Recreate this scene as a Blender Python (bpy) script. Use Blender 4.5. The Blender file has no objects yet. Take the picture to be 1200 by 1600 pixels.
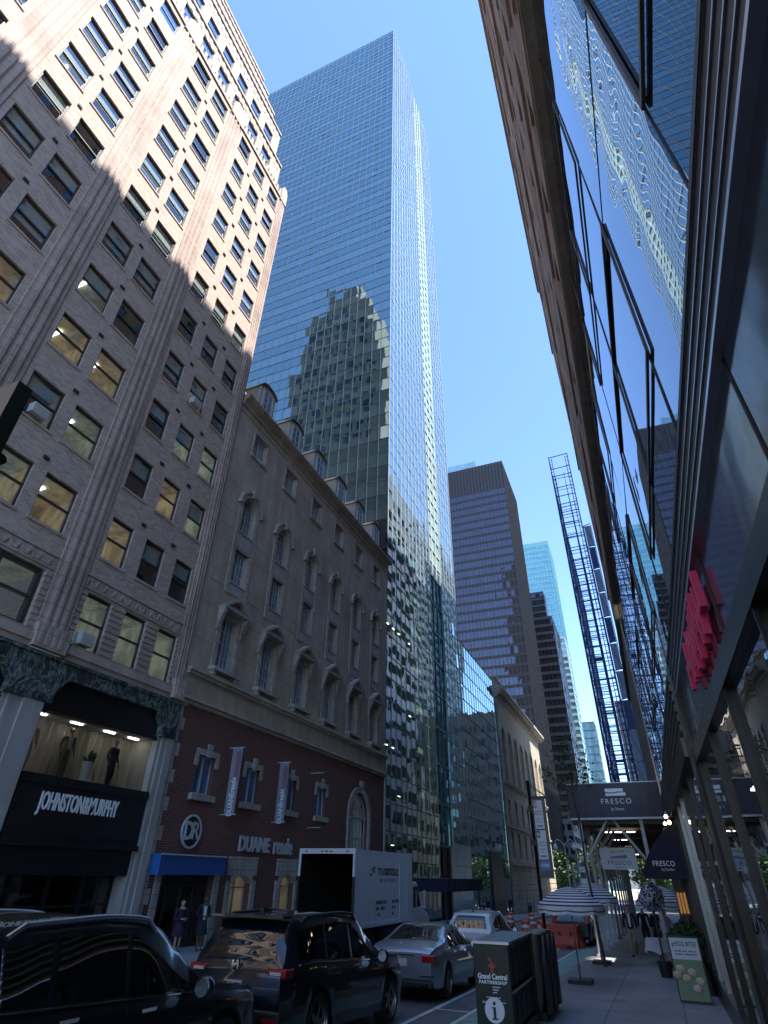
import bpy, bmesh, math, random
from mathutils import Vector, Matrix
R = math.radians
random.seed(7)
sc = bpy.context.scene
COL = sc.collection
def gz(y):                      # the street falls gently away from the camera
    return -0.023 * y

# ---------------------------------------------------------------- camera
cam_d = bpy.data.cameras.new('camera'); cam = bpy.data.objects.new('camera', cam_d); COL.objects.link(cam)
P_, RO_, YA_ = 5.82126246e-01, 1.64287482e-02, -3.98644822e-01
cp, sp, cy, sy, cr, sr = math.cos(P_), math.sin(P_), math.cos(YA_), math.sin(YA_), math.cos(RO_), math.sin(RO_)
fw = Vector((sy*cp, cy*cp, sp)); rt = Vector((cy, -sy, 0)); up = rt.cross(fw)
rt2 = cr*rt + sr*up; up2 = -sr*rt + cr*up
m = Matrix((rt2, up2, -fw)).transposed().to_4x4(); m.translation = Vector((0, 0, 2.0))
cam.matrix_world = m
cam_d.sensor_fit = 'VERTICAL'; cam_d.sensor_height = 24.0; cam_d.lens = 862.21/1600*24.0
cam_d.clip_start = 0.05; cam_d.clip_end = 6000
sc.camera = cam
# ---------------------------------------------------------------- light
SUN_EL, SUN_AZ = 61.0, 15.0     # azimuth: from +X turned towards -Y
sd = Vector((math.cos(R(SUN_EL))*math.cos(R(SUN_AZ)), -math.cos(R(SUN_EL))*math.sin(R(SUN_AZ)), math.sin(R(SUN_EL))))
w = bpy.data.worlds.new('World'); sc.world = w; w.use_nodes = True
nt = w.node_tree; nt.nodes.clear()
sky = nt.nodes.new('ShaderNodeTexSky'); sky.sky_type = 'NISHITA'; sky.sun_disc = False
sky.sun_elevation = R(SUN_EL); sky.sun_rotation = R(90+SUN_AZ); sky.altitude = 50; sky.air_density = 1.0; sky.dust_density = 0.0; sky.ozone_density = 6.0
bg = nt.nodes.new('ShaderNodeBackground'); bg.inputs[1].default_value = 0.087
wo = nt.nodes.new('ShaderNodeOutputWorld'); nt.links.new(sky.outputs[0], bg.inputs[0]); nt.links.new(bg.outputs[0], wo.inputs[0])
sl = bpy.data.lights.new('sun', 'SUN'); sl.energy = 2.55; sl.angle = R(0.5); sl.color = (1.0, 0.96, 0.91)
so = bpy.data.objects.new('sun', sl); COL.objects.link(so); so.rotation_euler = sd.to_track_quat('Z', 'Y').to_euler()
so.location = (40, -10, 120)
sc.view_settings.view_transform = 'Standard'; sc.view_settings.look = 'None'; sc.view_settings.gamma = 1.0
sc.view_settings.use_curve_mapping = False; sc.view_settings.exposure = 2.42
sc.render.engine = 'CYCLES'
sc.cycles.max_bounces = 9; sc.cycles.diffuse_bounces = 5; sc.cycles.glossy_bounces = 5; sc.cycles.transparent_max_bounces = 10
sc.cycles.use_denoising = True; sc.cycles.sample_clamp_indirect = 6.0; sc.cycles.caustics_reflective = False; sc.cycles.caustics_refractive = False
sc.cycles.use_adaptive_sampling = True

# ---------------------------------------------------------------- materials
class NT:
    def __init__(s, name):
        s.m = bpy.data.materials.new(name); s.m.use_nodes = True; s.t = s.m.node_tree; s.t.nodes.clear()
        s.out = s.n('ShaderNodeOutputMaterial')
    def n(s, typ, **kw):
        x = s.t.nodes.new(typ)
        for k, v in kw.items():
            if k.startswith('i_'):
                key = k[2:]; key = int(key) if key.isdigit() else key.replace('_', ' ')
                x.inputs[key].default_value = v
            else: setattr(x, k, v)
        return x
    def l(s, a, b): s.t.links.new(a, b)
    def noise(s, vec, scale, detail=4, rough=.55, dist=0):
        x = s.n('ShaderNodeTexNoise'); x.inputs['Scale'].default_value = scale; x.inputs['Detail'].default_value = detail
        x.inputs['Roughness'].default_value = rough; x.inputs['Distortion'].default_value = dist
        if vec: s.l(vec, x.inputs['Vector'])
        return x.outputs['Fac']
    def ramp(s, fac, stops):
        x = s.n('ShaderNodeValToRGB'); e = x.color_ramp.elements
        while len(e) < len(stops): e.new(0.5)
        for i, (p, c) in enumerate(stops):
            e[i].position = p; e[i].color = (*c, 1) if len(c) == 3 else c
        s.l(fac, x.inputs[0]); return x.outputs[0]
    def mix(s, fac, a, b, mode='MIX'):
        x = s.n('ShaderNodeMix', data_type='RGBA', blend_type=mode)
        for sock, v in ((x.inputs[0], fac), (x.inputs[6], a), (x.inputs[7], b)):
            if hasattr(v, 'links'): s.l(v, sock)
            elif isinstance(v, (int, float)): sock.default_value = v
            else: sock.default_value = (*v, 1)
        return x.outputs[2]
    def bump(s, h, strength=.3, dist=.02):
        x = s.n('ShaderNodeBump'); x.inputs['Strength'].default_value = strength; x.inputs['Distance'].default_value = dist
        s.l(h, x.inputs['Height']); return x.outputs[0]
    def pos(s, scale=(1, 1, 1), rot=(0, 0, 0), obj=False):
        g = s.n('ShaderNodeTexCoord').outputs['Object'] if obj else s.n('ShaderNodeNewGeometry').outputs['Position']
        mp = s.n('ShaderNodeMapping'); mp.inputs['Scale'].default_value = scale; mp.inputs['Rotation'].default_value = rot
        s.l(g, mp.inputs[0]); return mp.outputs[0]
    def facade_uv(s):   # (x+y, z) so that courses run level on walls of either direction
        g = s.n('ShaderNodeNewGeometry').outputs['Position']; sx = s.n('ShaderNodeSeparateXYZ'); s.l(g, sx.inputs[0])
        a = s.n('ShaderNodeMath', operation='ADD'); s.l(sx.outputs[0], a.inputs[0]); s.l(sx.outputs[1], a.inputs[1])
        c = s.n('ShaderNodeCombineXYZ'); s.l(a.outputs[0], c.inputs[0]); s.l(sx.outputs[2], c.inputs[1]); return c.outputs[0]
    def bsdf(s, color, rough=.7, metal=0, spec=.5, normal=None, **kw):
        x = s.n('ShaderNodeBsdfPrincipled')
        for k, v in (('Base Color', color), ('Roughness', rough), ('Metallic', metal), ('Specular IOR Level', spec)):
            if hasattr(v, 'links'): s.l(v, x.inputs[k])
            elif isinstance(v, (int, float)): x.inputs[k].default_value = v
            else: x.inputs[k].default_value = (*v, 1)
        for k, v in kw.items(): x.inputs[k.replace('_', ' ')].default_value = v
        if normal: s.l(normal, x.inputs['Normal'])
        s.l(x.outputs[0], s.out.inputs[0]); return x
MATS = {}
def plain(name, c, rough=.6, metal=0, spec=.5, var=.12, scale=6, **kw):
    t = NT(name); f = t.noise(t.pos(obj=True), scale, 5)
    col = t.mix(f, tuple(max(0, v*(1-var)) for v in c), tuple(min(1, v*(1+var)) for v in c))
    t.bsdf(col, rough, metal, spec, **kw); MATS[name] = t.m; return t.m
def emit(name, c, s):
    t = NT(name); e = t.n('ShaderNodeEmission'); e.inputs[0].default_value = (*c, 1); e.inputs[1].default_value = s
    t.l(e.outputs[0], t.out.inputs[0]); MATS[name] = t.m; return t.m
def glow_room(name, c, s):
    """office walls whose own patchy glow and colour stand in for lamp light further in"""
    t = NT(name); f = t.noise(t.pos(scale=(.5, .5, 1.2)), 1.1, 3); col = t.ramp(t.noise(t.pos(scale=(1, 1, .3)), 2.6, 3), [(.38, tuple(v*.35 for v in c)), (.62, c)])
    x = t.bsdf(col, .9, Emission_Strength=s); t.l(t.ramp(f, [(.3, tuple(v*.3 for v in c)), (.7, c)]), x.inputs['Emission Color']); MATS[name] = t.m; return t.m  # patchy emission and base colour imitate uneven lamp light on the walls
def brick(name, c1, c2, mortar, bw=.2, bh=.065, ms=.012, stain=.25, stainc=(.12, .1, .09), rough=.85, bumps=.5, mottled=False):
    t = NT(name); uv = t.facade_uv()
    b = t.n('ShaderNodeTexBrick'); t.l(uv, b.inputs[0])
    for k, v in (('Color1', (*c1, 1)), ('Color2', (*c2, 1)), ('Mortar', (*mortar, 1)), ('Scale', 1.0), ('Mortar Size', ms), ('Brick Width', bw), ('Row Height', bh), ('Bias', 0.0)):
        b.inputs[k].default_value = v
    p = t.pos()
    n1 = t.noise(p, .35, 6, .6); n2 = t.noise(p, 9, 3)
    r = t.ramp(n1, [(.42, (0, 0, 0)), (.75, (1, 1, 1))])
    mf = t.n('ShaderNodeMath', operation='MULTIPLY'); t.l(r, mf.inputs[0]); mf.inputs[1].default_value = stain
    col = t.mix(mf.outputs[0], b.outputs[0], stainc)
    col = t.mix(.28, col, t.ramp(n2, [(.3, tuple(v*.55 for v in c1)), (.7, tuple(min(1, v*1.35) for v in c2))]))
    t.bsdf(col, rough, 0, .3, t.bump(b.outputs['Fac'], -bumps, .01)); MATS[name] = t.m; return t.m
def stone(name, c, dark, s1=.5, s2=6, amt=.55, streak=True, rough=.8, joint=None):
    t = NT(name); p = t.pos(); ps = t.pos(scale=(1, 1, .16) if streak else (1, 1, 1))
    a = t.noise(p, s1, 7, .65); b = t.noise(ps, s1*3.2, 5, .6); d = t.noise(p, s2*4, 4)
    f = t.n('ShaderNodeMath', operation='MULTIPLY'); t.l(a, f.inputs[0]); t.l(b, f.inputs[1])
    col = t.ramp(f.outputs[0], [(.14, dark), (.14+.34*amt, c)])
    col = t.mix(.25, col, t.ramp(d, [(.3, tuple(v*.7 for v in c)), (.7, tuple(min(1, v*1.2) for v in c))]))
    nrm = t.bump(d, .25, .01)
    if joint:
        k = t.n('ShaderNodeTexBrick'); t.l(t.facade_uv(), k.inputs[0]); k.inputs['Scale'].default_value = 1
        k.inputs['Color1'].default_value = (1, 1, 1, 1); k.inputs['Color2'].default_value = (.9, .9, .9, 1); k.inputs['Mortar'].default_value = (.45, .43, .4, 1)
        k.inputs['Mortar Size'].default_value = .012; k.inputs['Brick Width'].default_value = joint[0]; k.inputs['Row Height'].default_value = joint[1]
        col = t.mix(1.0, col, k.outputs[0], 'MULTIPLY')
    t.bsdf(col, rough, 0, .35, nrm); MATS[name] = t.m; return t.m
def glass_clear(name, tint=(.55, .6, .62), ior=1.7, base=.04, wav=.02, wscale=1.0, rough=.01):
    """window glass: partly clear, partly mirror; slightly wavy so reflections bend"""
    t = NT(name); p = t.pos(); nrm = t.bump(t.noise(p, wscale, 2), wav, .5)
    fr = t.n('ShaderNodeFresnel'); fr.inputs[0].default_value = ior; t.l(nrm, fr.inputs[1])
    ad = t.n('ShaderNodeMath', operation='ADD', use_clamp=True); t.l(fr.outputs[0], ad.inputs[0]); ad.inputs[1].default_value = base
    bf = t.n('ShaderNodeMath', operation='SUBTRACT'); bf.inputs[0].default_value = 1; t.l(t.n('ShaderNodeNewGeometry').outputs['Backfacing'], bf.inputs[1])
    mu = t.n('ShaderNodeMath', operation='MULTIPLY'); t.l(ad.outputs[0], mu.inputs[0]); t.l(bf.outputs[0], mu.inputs[1]); ad = mu     # only the outer face mirrors
    g = t.n('ShaderNodeBsdfGlossy'); g.inputs['Roughness'].default_value = rough; t.l(nrm, g.inputs['Normal']); g.inputs[0].default_value = (.95, .97, 1, 1)
    tr = t.n('ShaderNodeBsdfTransparent'); tr.inputs[0].default_value = (*tint, 1)
    mx = t.n('ShaderNodeMixShader'); t.l(ad.outputs[0], mx.inputs[0]); t.l(tr.outputs[0], mx.inputs[1]); t.l(g.outputs[0], mx.inputs[2])
    t.l(mx.outputs[0], t.out.inputs[0]); MATS[name] = t.m; return t.m
def glass_mirror(name, refl, dark, ior=1.6, base=.25, wav=.04, wscale=.35, dist=1.0, rough=.015, vary=0, rows=None):
    """coated curtain-wall glass: dark body colour under a strong tinted reflection; rows=(floor height, spandrel share, colour)"""
    t = NT(name); p = t.pos(); nrm = t.bump(t.noise(p, wscale, 2), wav, dist)
    fr = t.n('ShaderNodeFresnel'); fr.inputs[0].default_value = ior; t.l(nrm, fr.inputs[1])
    ad = t.n('ShaderNodeMath', operation='ADD', use_clamp=True); t.l(fr.outputs[0], ad.inputs[0]); ad.inputs[1].default_value = base
    g = t.n('ShaderNodeBsdfGlossy'); g.inputs['Roughness'].default_value = rough; t.l(nrm, g.inputs['Normal']); g.inputs[0].default_value = (*refl, 1)
    d = t.n('ShaderNodeBsdfDiffuse'); dc = t.mix(t.noise(t.pos(scale=(.3, .3, .28)), 1.0, 1), tuple(v*.5 for v in dark), tuple(v*1.5 for v in dark)); t.l(dc, d.inputs[0])
    mx = t.n('ShaderNodeMixShader'); t.l(ad.outputs[0], mx.inputs[0]); t.l(d.outputs[0], mx.inputs[1]); t.l(g.outputs[0], mx.inputs[2])
    t.l(mx.outputs[0], t.out.inputs[0]); MATS[name] = t.m; return t.m

brick('tan_brick', (.64, .50, .41), (.34, .24, .19), (.52, .45, .39), bw=.28, bh=.10, ms=.018, stain=.15, stainc=(.3, .24, .2), bumps=.6)
brick('brown_brick', (.36, .26, .21), (.26, .18, .145), (.3, .26, .22), stain=.3, stainc=(.07, .055, .05))
brick('red_brick', (.19, .065, .052), (.11, .036, .03), (.24, .17, .15), bw=.24, bh=.085, ms=.016, stain=.2, stainc=(.06, .02, .02))
stone('terracotta', (.52, .41, .35), (.33, .235, .20), amt=.5, joint=(3, .55))
stone('crown_stone', (.55, .45, .37), (.36, .28, .22), s1=1.2, amt=.5, joint=(.9, .35))
stone('limestone', (.60, .51, .41), (.29, .23, .175), s1=.45, amt=.95, joint=(3.8, 1.9))
stone('trim_stone', (.52, .47, .41), (.27, .235, .20), s1=.9, amt=.8, joint=(.7, .42))
stone('club_stone', (.50, .43, .33), (.30, .25, .18), amt=.5, joint=(1.4, .55))
stone('pale_stone', (.42, .39, .36), (.28, .26, .24), amt=.5)
stone('plinth_granite', (.16, .15, .15), (.09, .085, .085), s1=2, amt=.5, streak=False, rough=.5)
stone('concrete', (.36, .35, .33), (.24, .23, .22), s1=.7, amt=.6)
def marble():
    t = NT('marble'); p = t.pos(scale=(1, .9, .5), rot=(.5, .2, .3)); a = t.noise(p, 1.6, 9, .62, 1.6); b = t.noise(p, 5, 6, .6, .8)
    v = t.ramp(a, [(.40, (.018, .026, .024)), (.485, (.05, .07, .065)), (.505, (.30, .34, .32)), (.53, (.06, .085, .08)), (.62, (.03, .04, .04))])
    col = t.mix(t.ramp(b, [(.5, (0, 0, 0)), (.66, (.6, .6, .6))]), v, (.14, .17, .16)); t.bsdf(col, .25, 0, .5); MATS['marble'] = t.m
marble()
def asphalt():
    t = NT('asphalt'); p = t.pos(); a = t.noise(p, .4, 6, .6); b = t.noise(p, 60, 3)
    k = t.noise(p, .18, 9, .8, 1.2)
    col = t.mix(t.ramp(b, [(.35, (0, 0, 0)), (.7, (1, 1, 1))]), t.ramp(a, [(.3, (.06, .062, .066)), (.7, (.105, .108, .114))]), (.15, .15, .155)); col = t.mix(t.ramp(k, [(.47, (0, 0, 0)), (.5, (.55,)*3), (.53, (0, 0, 0))]), col, (.03, .03, .032)); t.bsdf(col, t.ramp(a, [(.3, (.45,)*3), (.7, (.8,)*3)]), 0, .4, t.bump(b, .4, .01)); MATS['asphalt'] = t.m
asphalt()
def pavement():
    t = NT('pavement'); g = t.pos(); a = t.noise(g, .7, 6, .65); c = t.noise(g, 25, 4)
    k = t.n('ShaderNodeTexBrick'); t.l(g, k.inputs[0]); k.offset = 0; k.inputs['Scale'].default_value = 1
    for q, v in (('Color1', (1, 1, 1, 1)), ('Color2', (.82, .82, .84, 1)), ('Mortar', (.3, .3, .3, 1)), ('Mortar Size', .012), ('Brick Width', 1.5), ('Row Height', 1.5)): k.inputs[q].default_value = v
    col = t.mix(1.0, t.ramp(a, [(.3, (.24, .242, .25)), (.7, (.36, .36, .36))]), k.outputs[0], 'MULTIPLY')
    col = t.mix(.2, col, t.ramp(c, [(.3, (.14,)*3), (.7, (.45,)*3)]))
    vo = t.n('ShaderNodeTexVoronoi'); vo.inputs['Scale'].default_value = 2.6; t.l(g, vo.inputs['Vector']); col = t.mix(t.ramp(vo.outputs['Distance'], [(.045, (.75,)*3), (.075, (0, 0, 0))]), col, (.05, .05, .05))
    big = t.noise(g, .9, 8, .75, .5); col = t.mix(t.ramp(big, [(.55, (0, 0, 0)), (.72, (.45,)*3)]), col, (.10, .10, .105)); t.bsdf(col, .7, 0, .35, t.bump(k.outputs['Fac'], -.4, .01)); MATS['pavement'] = t.m
pavement()
def worn_paint(name, c, under=(.06, .06, .065), lo=.38, hi=.5):
    t = NT(name); p = t.pos(); a = t.noise(p, 3.5, 8, .7); col = t.mix(t.ramp(a, [(lo, (0, 0, 0)), (hi, (1, 1, 1))]), under, c); t.bsdf(col, .7); MATS[name] = t.m
worn_paint('road_white', (.62, .62, .60), lo=.34, hi=.44); worn_paint('bike_green', (.22, .35, .31), under=(.13, .17, .17))

glass_clear('window_glass', tint=(.80, .84, .84), ior=1.6, base=.10, wav=.012, wscale=.8)
glass_mirror('sky_tinted_window_glass', (.85, .93, 1), (.07, .15, .33), ior=1.8, base=.10, wav=.01, wscale=.8)  # blue body colour stands in for sky mirrored in the panes
glass_clear('shop_glass', tint=(.7, .72, .72), ior=1.45, base=.01, wav=.004)
glass_clear('car_glass', tint=(.10, .11, .12), ior=1.5, base=.03, wav=0.0)
glass_mirror('tower_glass_front', (.42, .60, .64), (.014, .030, .036), ior=1.8, base=.36, wav=.012, wscale=.30, dist=1.0)
glass_mirror('tower_glass_side', (.72, .85, .84), (.022, .032, .034), ior=1.8, base=.48, wav=.012, wscale=.3, dist=1.0)
glass_mirror('teal_glass', (.72, .90, .86), (.30, .46, .42), ior=1.5, base=.2, wav=.02, wscale=.4)
glass_mirror('bronze_glass', (.40, .40, .50), (.03, .022, .02), ior=1.7, base=.18, wav=.05, wscale=.25)
glass_mirror('near_glass', (.80, .87, .95), (.008, .009, .012), ior=2.2, base=.10, wav=.010, wscale=.5, dist=1.0, rough=.004)
glass_mirror('grey_panel_glass', (.62, .66, .70), (.02, .021, .025), ior=1.9, base=.10, wav=.012, wscale=1.2, rough=.11)
glass_mirror('pale_glass', (.75, .9, .95), (.16, .26, .30), ior=1.5, base=.28, wav=.02, wscale=.3)
glass_mirror('far_dark_glass', (.5, .55, .65), (.012, .014, .022), ior=1.5, base=.12, wav=.02)
glass_mirror('band_glass', (.4, .45, .5), (.02, .03, .04), ior=1.4, base=.06, wav=.01)
plain('dark_frame', (.045, .038, .034), .5, .0)
plain('black_metal', (.012, .012, .013), .35, .6)
plain('shop_black', (.006, .006, .010), .4, .0, var=.3)
plain('steel', (.45, .46, .48), .28, 1.0, var=.1, scale=3)
plain('brushed_steel', (.22, .21, .20), .35, 1.0, var=.15, scale=2)
plain('bronze_metal', (.035, .030, .027), .32, .8, var=.15)
plain('seagram_metal', (.040, .038, .040), .45, .5, var=.2)
plain('white_mullion', (.62, .66, .66), .4, .1, var=.05)
plain('green_mullion', (.30, .42, .38), .4, .2, var=.05)
plain('dark_mullion', (.10, .14, .14), .4, .3, var=.1)
plain('pale_mullion', (.07, .095, .115), .75, 0, var=.05)
plain('window_white', (.50, .50, .48), .5)
plain('blind', (.72, .71, .66), .8, var=.08)
plain('room_grey', (.22, .22, .22), .9); plain('room_pale', (.5, .5, .48), .9)
plain('white_paint', (.62, .63, .65), .45, var=.06, scale=1.2)
plain('worn_white', (.68, .70, .74), .5, var=.12, scale=1.5)
plain('blue_paint', (.015, .05, .22), .5, var=.3)
plain('blue_netting', (.035, .13, .42), .7, var=.4, scale=2)
plain('scaffold_blue', (.025, .08, .28), .5, .2, var=.3)
plain('awning_blue', (.02, .075, .26), .6, var=.15)
plain('awning_blue_bright', (.025, .13, .40), .6, var=.1)
plain('navy_canvas', (.010, .012, .035), .8, var=.2)
plain('grey_canvas', (.075, .072, .085), .75, var=.12, scale=1.2)
plain('canvas_white', (.74, .74, .74), .8); plain('cloth_white', (.66, .66, .70), .85)
plain('barrier_orange', (.50, .06, .025), .5, var=.2, scale=2)
plain('barrel_orange', (.62, .10, .03), .5, var=.12); plain('reflective_white', (.75, .75, .72), .35)
plain('rubber', (.012, .012, .012), .85); plain('plastic_black', (.015, .015, .016), .5)
plain('kiosk_green', (.022, .032, .028), .32, .3, var=.25, scale=3)
plain('letter_white', (.8, .8, .8), .5, var=.02); plain('letter_red', (.5, .05, .04), .5, var=.02)
plain('letter_grey', (.62, .62, .64), .4, .3, var=.05); plain('letter_dark', (.02, .03, .06), .5)
plain('sign_pink', (.62, .022, .10), .35, var=.05); plain('poster_green', (.17, .24, .13), .5, var=.1); plain('poster_white', (.6, .64, .66), .5, var=.04)
plain('egg', (.55, .47, .30), .6, var=.35, scale=22); plain('egg_pink', (.62, .45, .40), .6, var=.3, scale=22); plain('wood_orange', (.40, .12, .03), .5)
plain('skin', (.45, .27, .19), .6, var=.06); plain('skin_dark', (.10, .055, .035), .6); plain('hair_dark', (.015, .011, .010), .6, var=.3)
plain('mannequin_white', (.5, .5, .5), .5)
plain('bark', (.06, .05, .042), .9, var=.4, scale=12); plain('leaf', (.05, .11, .025), .6, var=.35, scale=2, Subsurface_Weight=0.0); plain('leaf_dark', (.018, .042, .015), .6, var=.4, scale=2)
plain('leaf_light', (.08, .15, .035), .6, var=.3, scale=2)
plain('flower_white', (.55, .58, .68), .8, var=.15); plain('tail_red', (.35, .012, .015), .2, var=.05); plain('tail_clear', (.6, .55, .55), .15)
plain('chrome', (.75, .76, .8), .12, 1.0, var=.02); plain('plate', (.55, .55, .5), .5, var=.1, scale=14)
plain('yellow_paint', (.6, .36, .04), .5); plain('logo_blue', (.10, .20, .42), .5); plain('logo_yellow', (.55, .42, .12), .5)
plain('slate_roof', (.12, .115, .11), .6, var=.3); plain('lead_roof', (.07, .068, .066), .6, var=.25)
plain('banner_grey', (.26, .26, .31), .8); plain('banner_pink', (.22, .13, .17), .8)
plain('curtain', (.34, .32, .28), .9, var=.15, scale=5); plain('suit_navy', (.012, .014, .03), .85); plain('suit_tan', (.16, .115, .08), .85)
plain('shop_shirt', (.30, .34, .42), .8, var=.25); emit('display_fill_lamp', (1, .92, .8), 5.0); emit('lamp_white', (1, .96, .88), 1.6); emit('lamp_warm', (1, .72, .38), 2.0); glow_room('warm_glow_room', (.62, .50, .32), .055); glow_room('grey_glow_room', (.55, .58, .48), .04)
emit('shop_interior', (.85, .75, .58), .5)
def paint(name, c, rough=.28, metal=.3, coat=1.0):
    t = NT(name); t.bsdf(c, rough, metal, .5, Coat_Weight=coat, Coat_Roughness=.03); MATS[name] = t.m
paint('car_black', (.004, .006, .012)); paint('car_navy', (.006, .009, .016)); paint('car_silver', (.34, .37, .44), .32, .7); paint('car_white', (.62, .64, .68), .4, 0)

# ---------------------------------------------------------------- geometry helpers
class Fr:
    def __init__(s, O, U, V, N): s.O, s.U, s.V, s.N = Vector(O), Vector(U), Vector(V), Vector(N)
    def p(s, u, v, n): return s.O + s.U*u + s.V*v + s.N*n
FW = Fr((0, 0, 0), (1, 0, 0), (0, 1, 0), (0, 0, 1))
def left_frame(x): return Fr((x, 0, 0), (0, 1, 0), (0, 0, 1), (1, 0, 0))       # u=Y v=Z n=+X
def right_frame(x): return Fr((x, 0, 0), (0, -1, 0), (0, 0, 1), (-1, 0, 0))     # u=-Y v=Z n=-X
def front_frame(y): return Fr((0, y, 0), (1, 0, 0), (0, 0, 1), (0, -1, 0))      # u=X v=Z n=-Y
class MB:
    def __init__(s): s.v = []; s.f = []; s.mi = []; s.cur = 0
    def face(s, pts):
        i = len(s.v); s.v += [Vector(p) for p in pts]; s.f.append(tuple(range(i, i+len(pts)))); s.mi.append(s.cur); return s
    def fbox(s, F, u0, u1, v0, v1, n0, n1):
        i = len(s.v)
        for n in (n0, n1):
            for (u, v) in ((u0, v0), (u1, v0), (u1, v1), (u0, v1)): s.v.append(F.p(u, v, n))
        for q in ((3, 2, 1, 0), (4, 5, 6, 7), (0, 1, 5, 4), (1, 2, 6, 5), (2, 3, 7, 6), (3, 0, 4, 7)):
            s.f.append(tuple(i+k for k in q)); s.mi.append(s.cur)
        return s
    def box(s, x0, x1, y0, y1, z0, z1): return s.fbox(FW, x0, x1, y0, y1, z0, z1)
    def prism(s, F, poly, n0, n1):      # poly ccw in (u,v)
        i = len(s.v); k = len(poly)
        for n in (n0, n1): s.v += [F.p(u, v, n) for u, v in poly]
        s.f.append(tuple(i+j for j in reversed(range(k)))); s.f.append(tuple(i+k+j for j in range(k))); s.mi += [s.cur]*2
        for j in range(k):
            a, b = j, (j+1) % k; s.f.append((i+a, i+b, i+k+b, i+k+a)); s.mi.append(s.cur)
        return s
    def tube(s, a, b, r, r2=None, seg=6, cap=True):
        a, b = Vector(a), Vector(b); d = (b-a)
        if d.length < 1e-6: return s
        d.normalize(); x = d.orthogonal().normalized(); y = d.cross(x); r2 = r if r2 is None else r2; i = len(s.v)
        for c, rr in ((a, r), (b, r2)):
            for k in range(seg):
                t = 2*math.pi*k/seg; s.v.append(c + (x*math.cos(t)+y*math.sin(t))*rr)
        for k in range(seg):
            j = (k+1) % seg; s.f.append((i+k, i+j, i+seg+j, i+seg+k)); s.mi.append(s.cur)
        if cap:
            s.f.append(tuple(i+k for k in reversed(range(seg)))); s.f.append(tuple(i+seg+k for k in range(seg))); s.mi += [s.cur]*2
        return s
    def path(s, pts, r, seg=6):
        for a, b in zip(pts[:-1], pts[1:]): s.tube(a, b, r, seg=seg)
        return s
    def lathe(s, F, prof, seg=16, arc=2*math.pi, flip=False):   # prof: [(r, n)] around F.N through F.O
        i = len(s.v); k = len(prof)
        for q in range(seg+1 if arc < 6.28 else seg):
            t = arc*q/seg
            for r, n in prof: s.v.append(F.p(math.cos(t)*r, math.sin(t)*r, n))
        for q in range(seg):
            q2 = q+1 if arc < 6.28 else (q+1) % seg
            for j in range(k-1):
                fc = (i+q*k+j, i+q2*k+j, i+q2*k+j+1, i+q*k+j+1)
                s.f.append(fc if not flip else fc[::-1]); s.mi.append(s.cur)
        return s
    def wall(s, F, u0, u1, v0, v1, holes, depth=.25, n=0.0):
        """flat wall with rectangular holes [(ua,ub,va,vb)] and their reveals"""
        us = sorted({u0, u1, *[min(max(h[0], u0), u1) for h in holes], *[min(max(h[1], u0), u1) for h in holes]})
        vs = sorted({v0, v1, *[min(max(h[2], v0), v1) for h in holes], *[min(max(h[3], v0), v1) for h in holes]})
        for a, b in zip(us[:-1], us[1:]):
            run = None
            for c, d in zip(vs[:-1], vs[1:]):
                mu, mv = (a+b)/2, (c+d)/2
                inside = any(h[0] < mu < h[1] and h[2] < mv < h[3] for h in holes)
                if inside:
                    if run is not None: s.face([F.p(a, run, n), F.p(b, run, n), F.p(b, c, n), F.p(a, c, n)]); run = None
                elif run is None: run = c
            if run is not None: s.face([F.p(a, run, n), F.p(b, run, n), F.p(b, vs[-1], n), F.p(a, vs[-1], n)])
        for a, b, c, d in holes:
            q = n-depth
            s.face([F.p(a, c, n), F.p(a, c, q), F.p(a, d, q), F.p(a, d, n)][::-1]); s.face([F.p(b, c, n), F.p(b, c, q), F.p(b, d, q), F.p(b, d, n)])
            s.face([F.p(a, c, n), F.p(b, c, n), F.p(b, c, q), F.p(a, c, q)][::-1]); s.face([F.p(a, d, n), F.p(b, d, n), F.p(b, d, q), F.p(a, d, q)])
        return s
    def text(s, F, txt, size, depth=.02, off=0.0, sx=1.0, align='CENTER', shear=0.0, space=1.0):
        cu = bpy.data.curves.new('t', 'FONT'); cu.body = txt; cu.size = size; cu.extrude = depth/2; cu.offset = off
        cu.align_x = align; cu.align_y = 'CENTER'; cu.shear = shear; cu.resolution_u = 3; cu.space_character = space
        o = bpy.data.objects.new('t', cu); me = o.to_mesh(); i = len(s.v)
        for v in me.vertices: s.v.append(F.p(v.co.x*sx, v.co.y, v.co.z+depth/2))
        for p in me.polygons: s.f.append(tuple(i+k for k in p.vertices)); s.mi.append(s.cur)
        o.to_mesh_clear(); bpy.data.objects.remove(o); bpy.data.curves.remove(cu); return s
    def mesh(s, name, mats, smooth=None):
        me = bpy.data.meshes.new(name); me.from_pydata([tuple(v) for v in s.v], [], s.f); 
        if isinstance(mats, str): mats = [mats]
        for q in mats: me.materials.append(MATS[q])
        if len(mats) > 1: me.polygons.foreach_set('material_index', s.mi)
        if smooth is not None:
            me.polygons.foreach_set('use_smooth', [True]*len(me.polygons)); me.set_sharp_from_angle(angle=R(smooth))
        me.update(); return me
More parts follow.
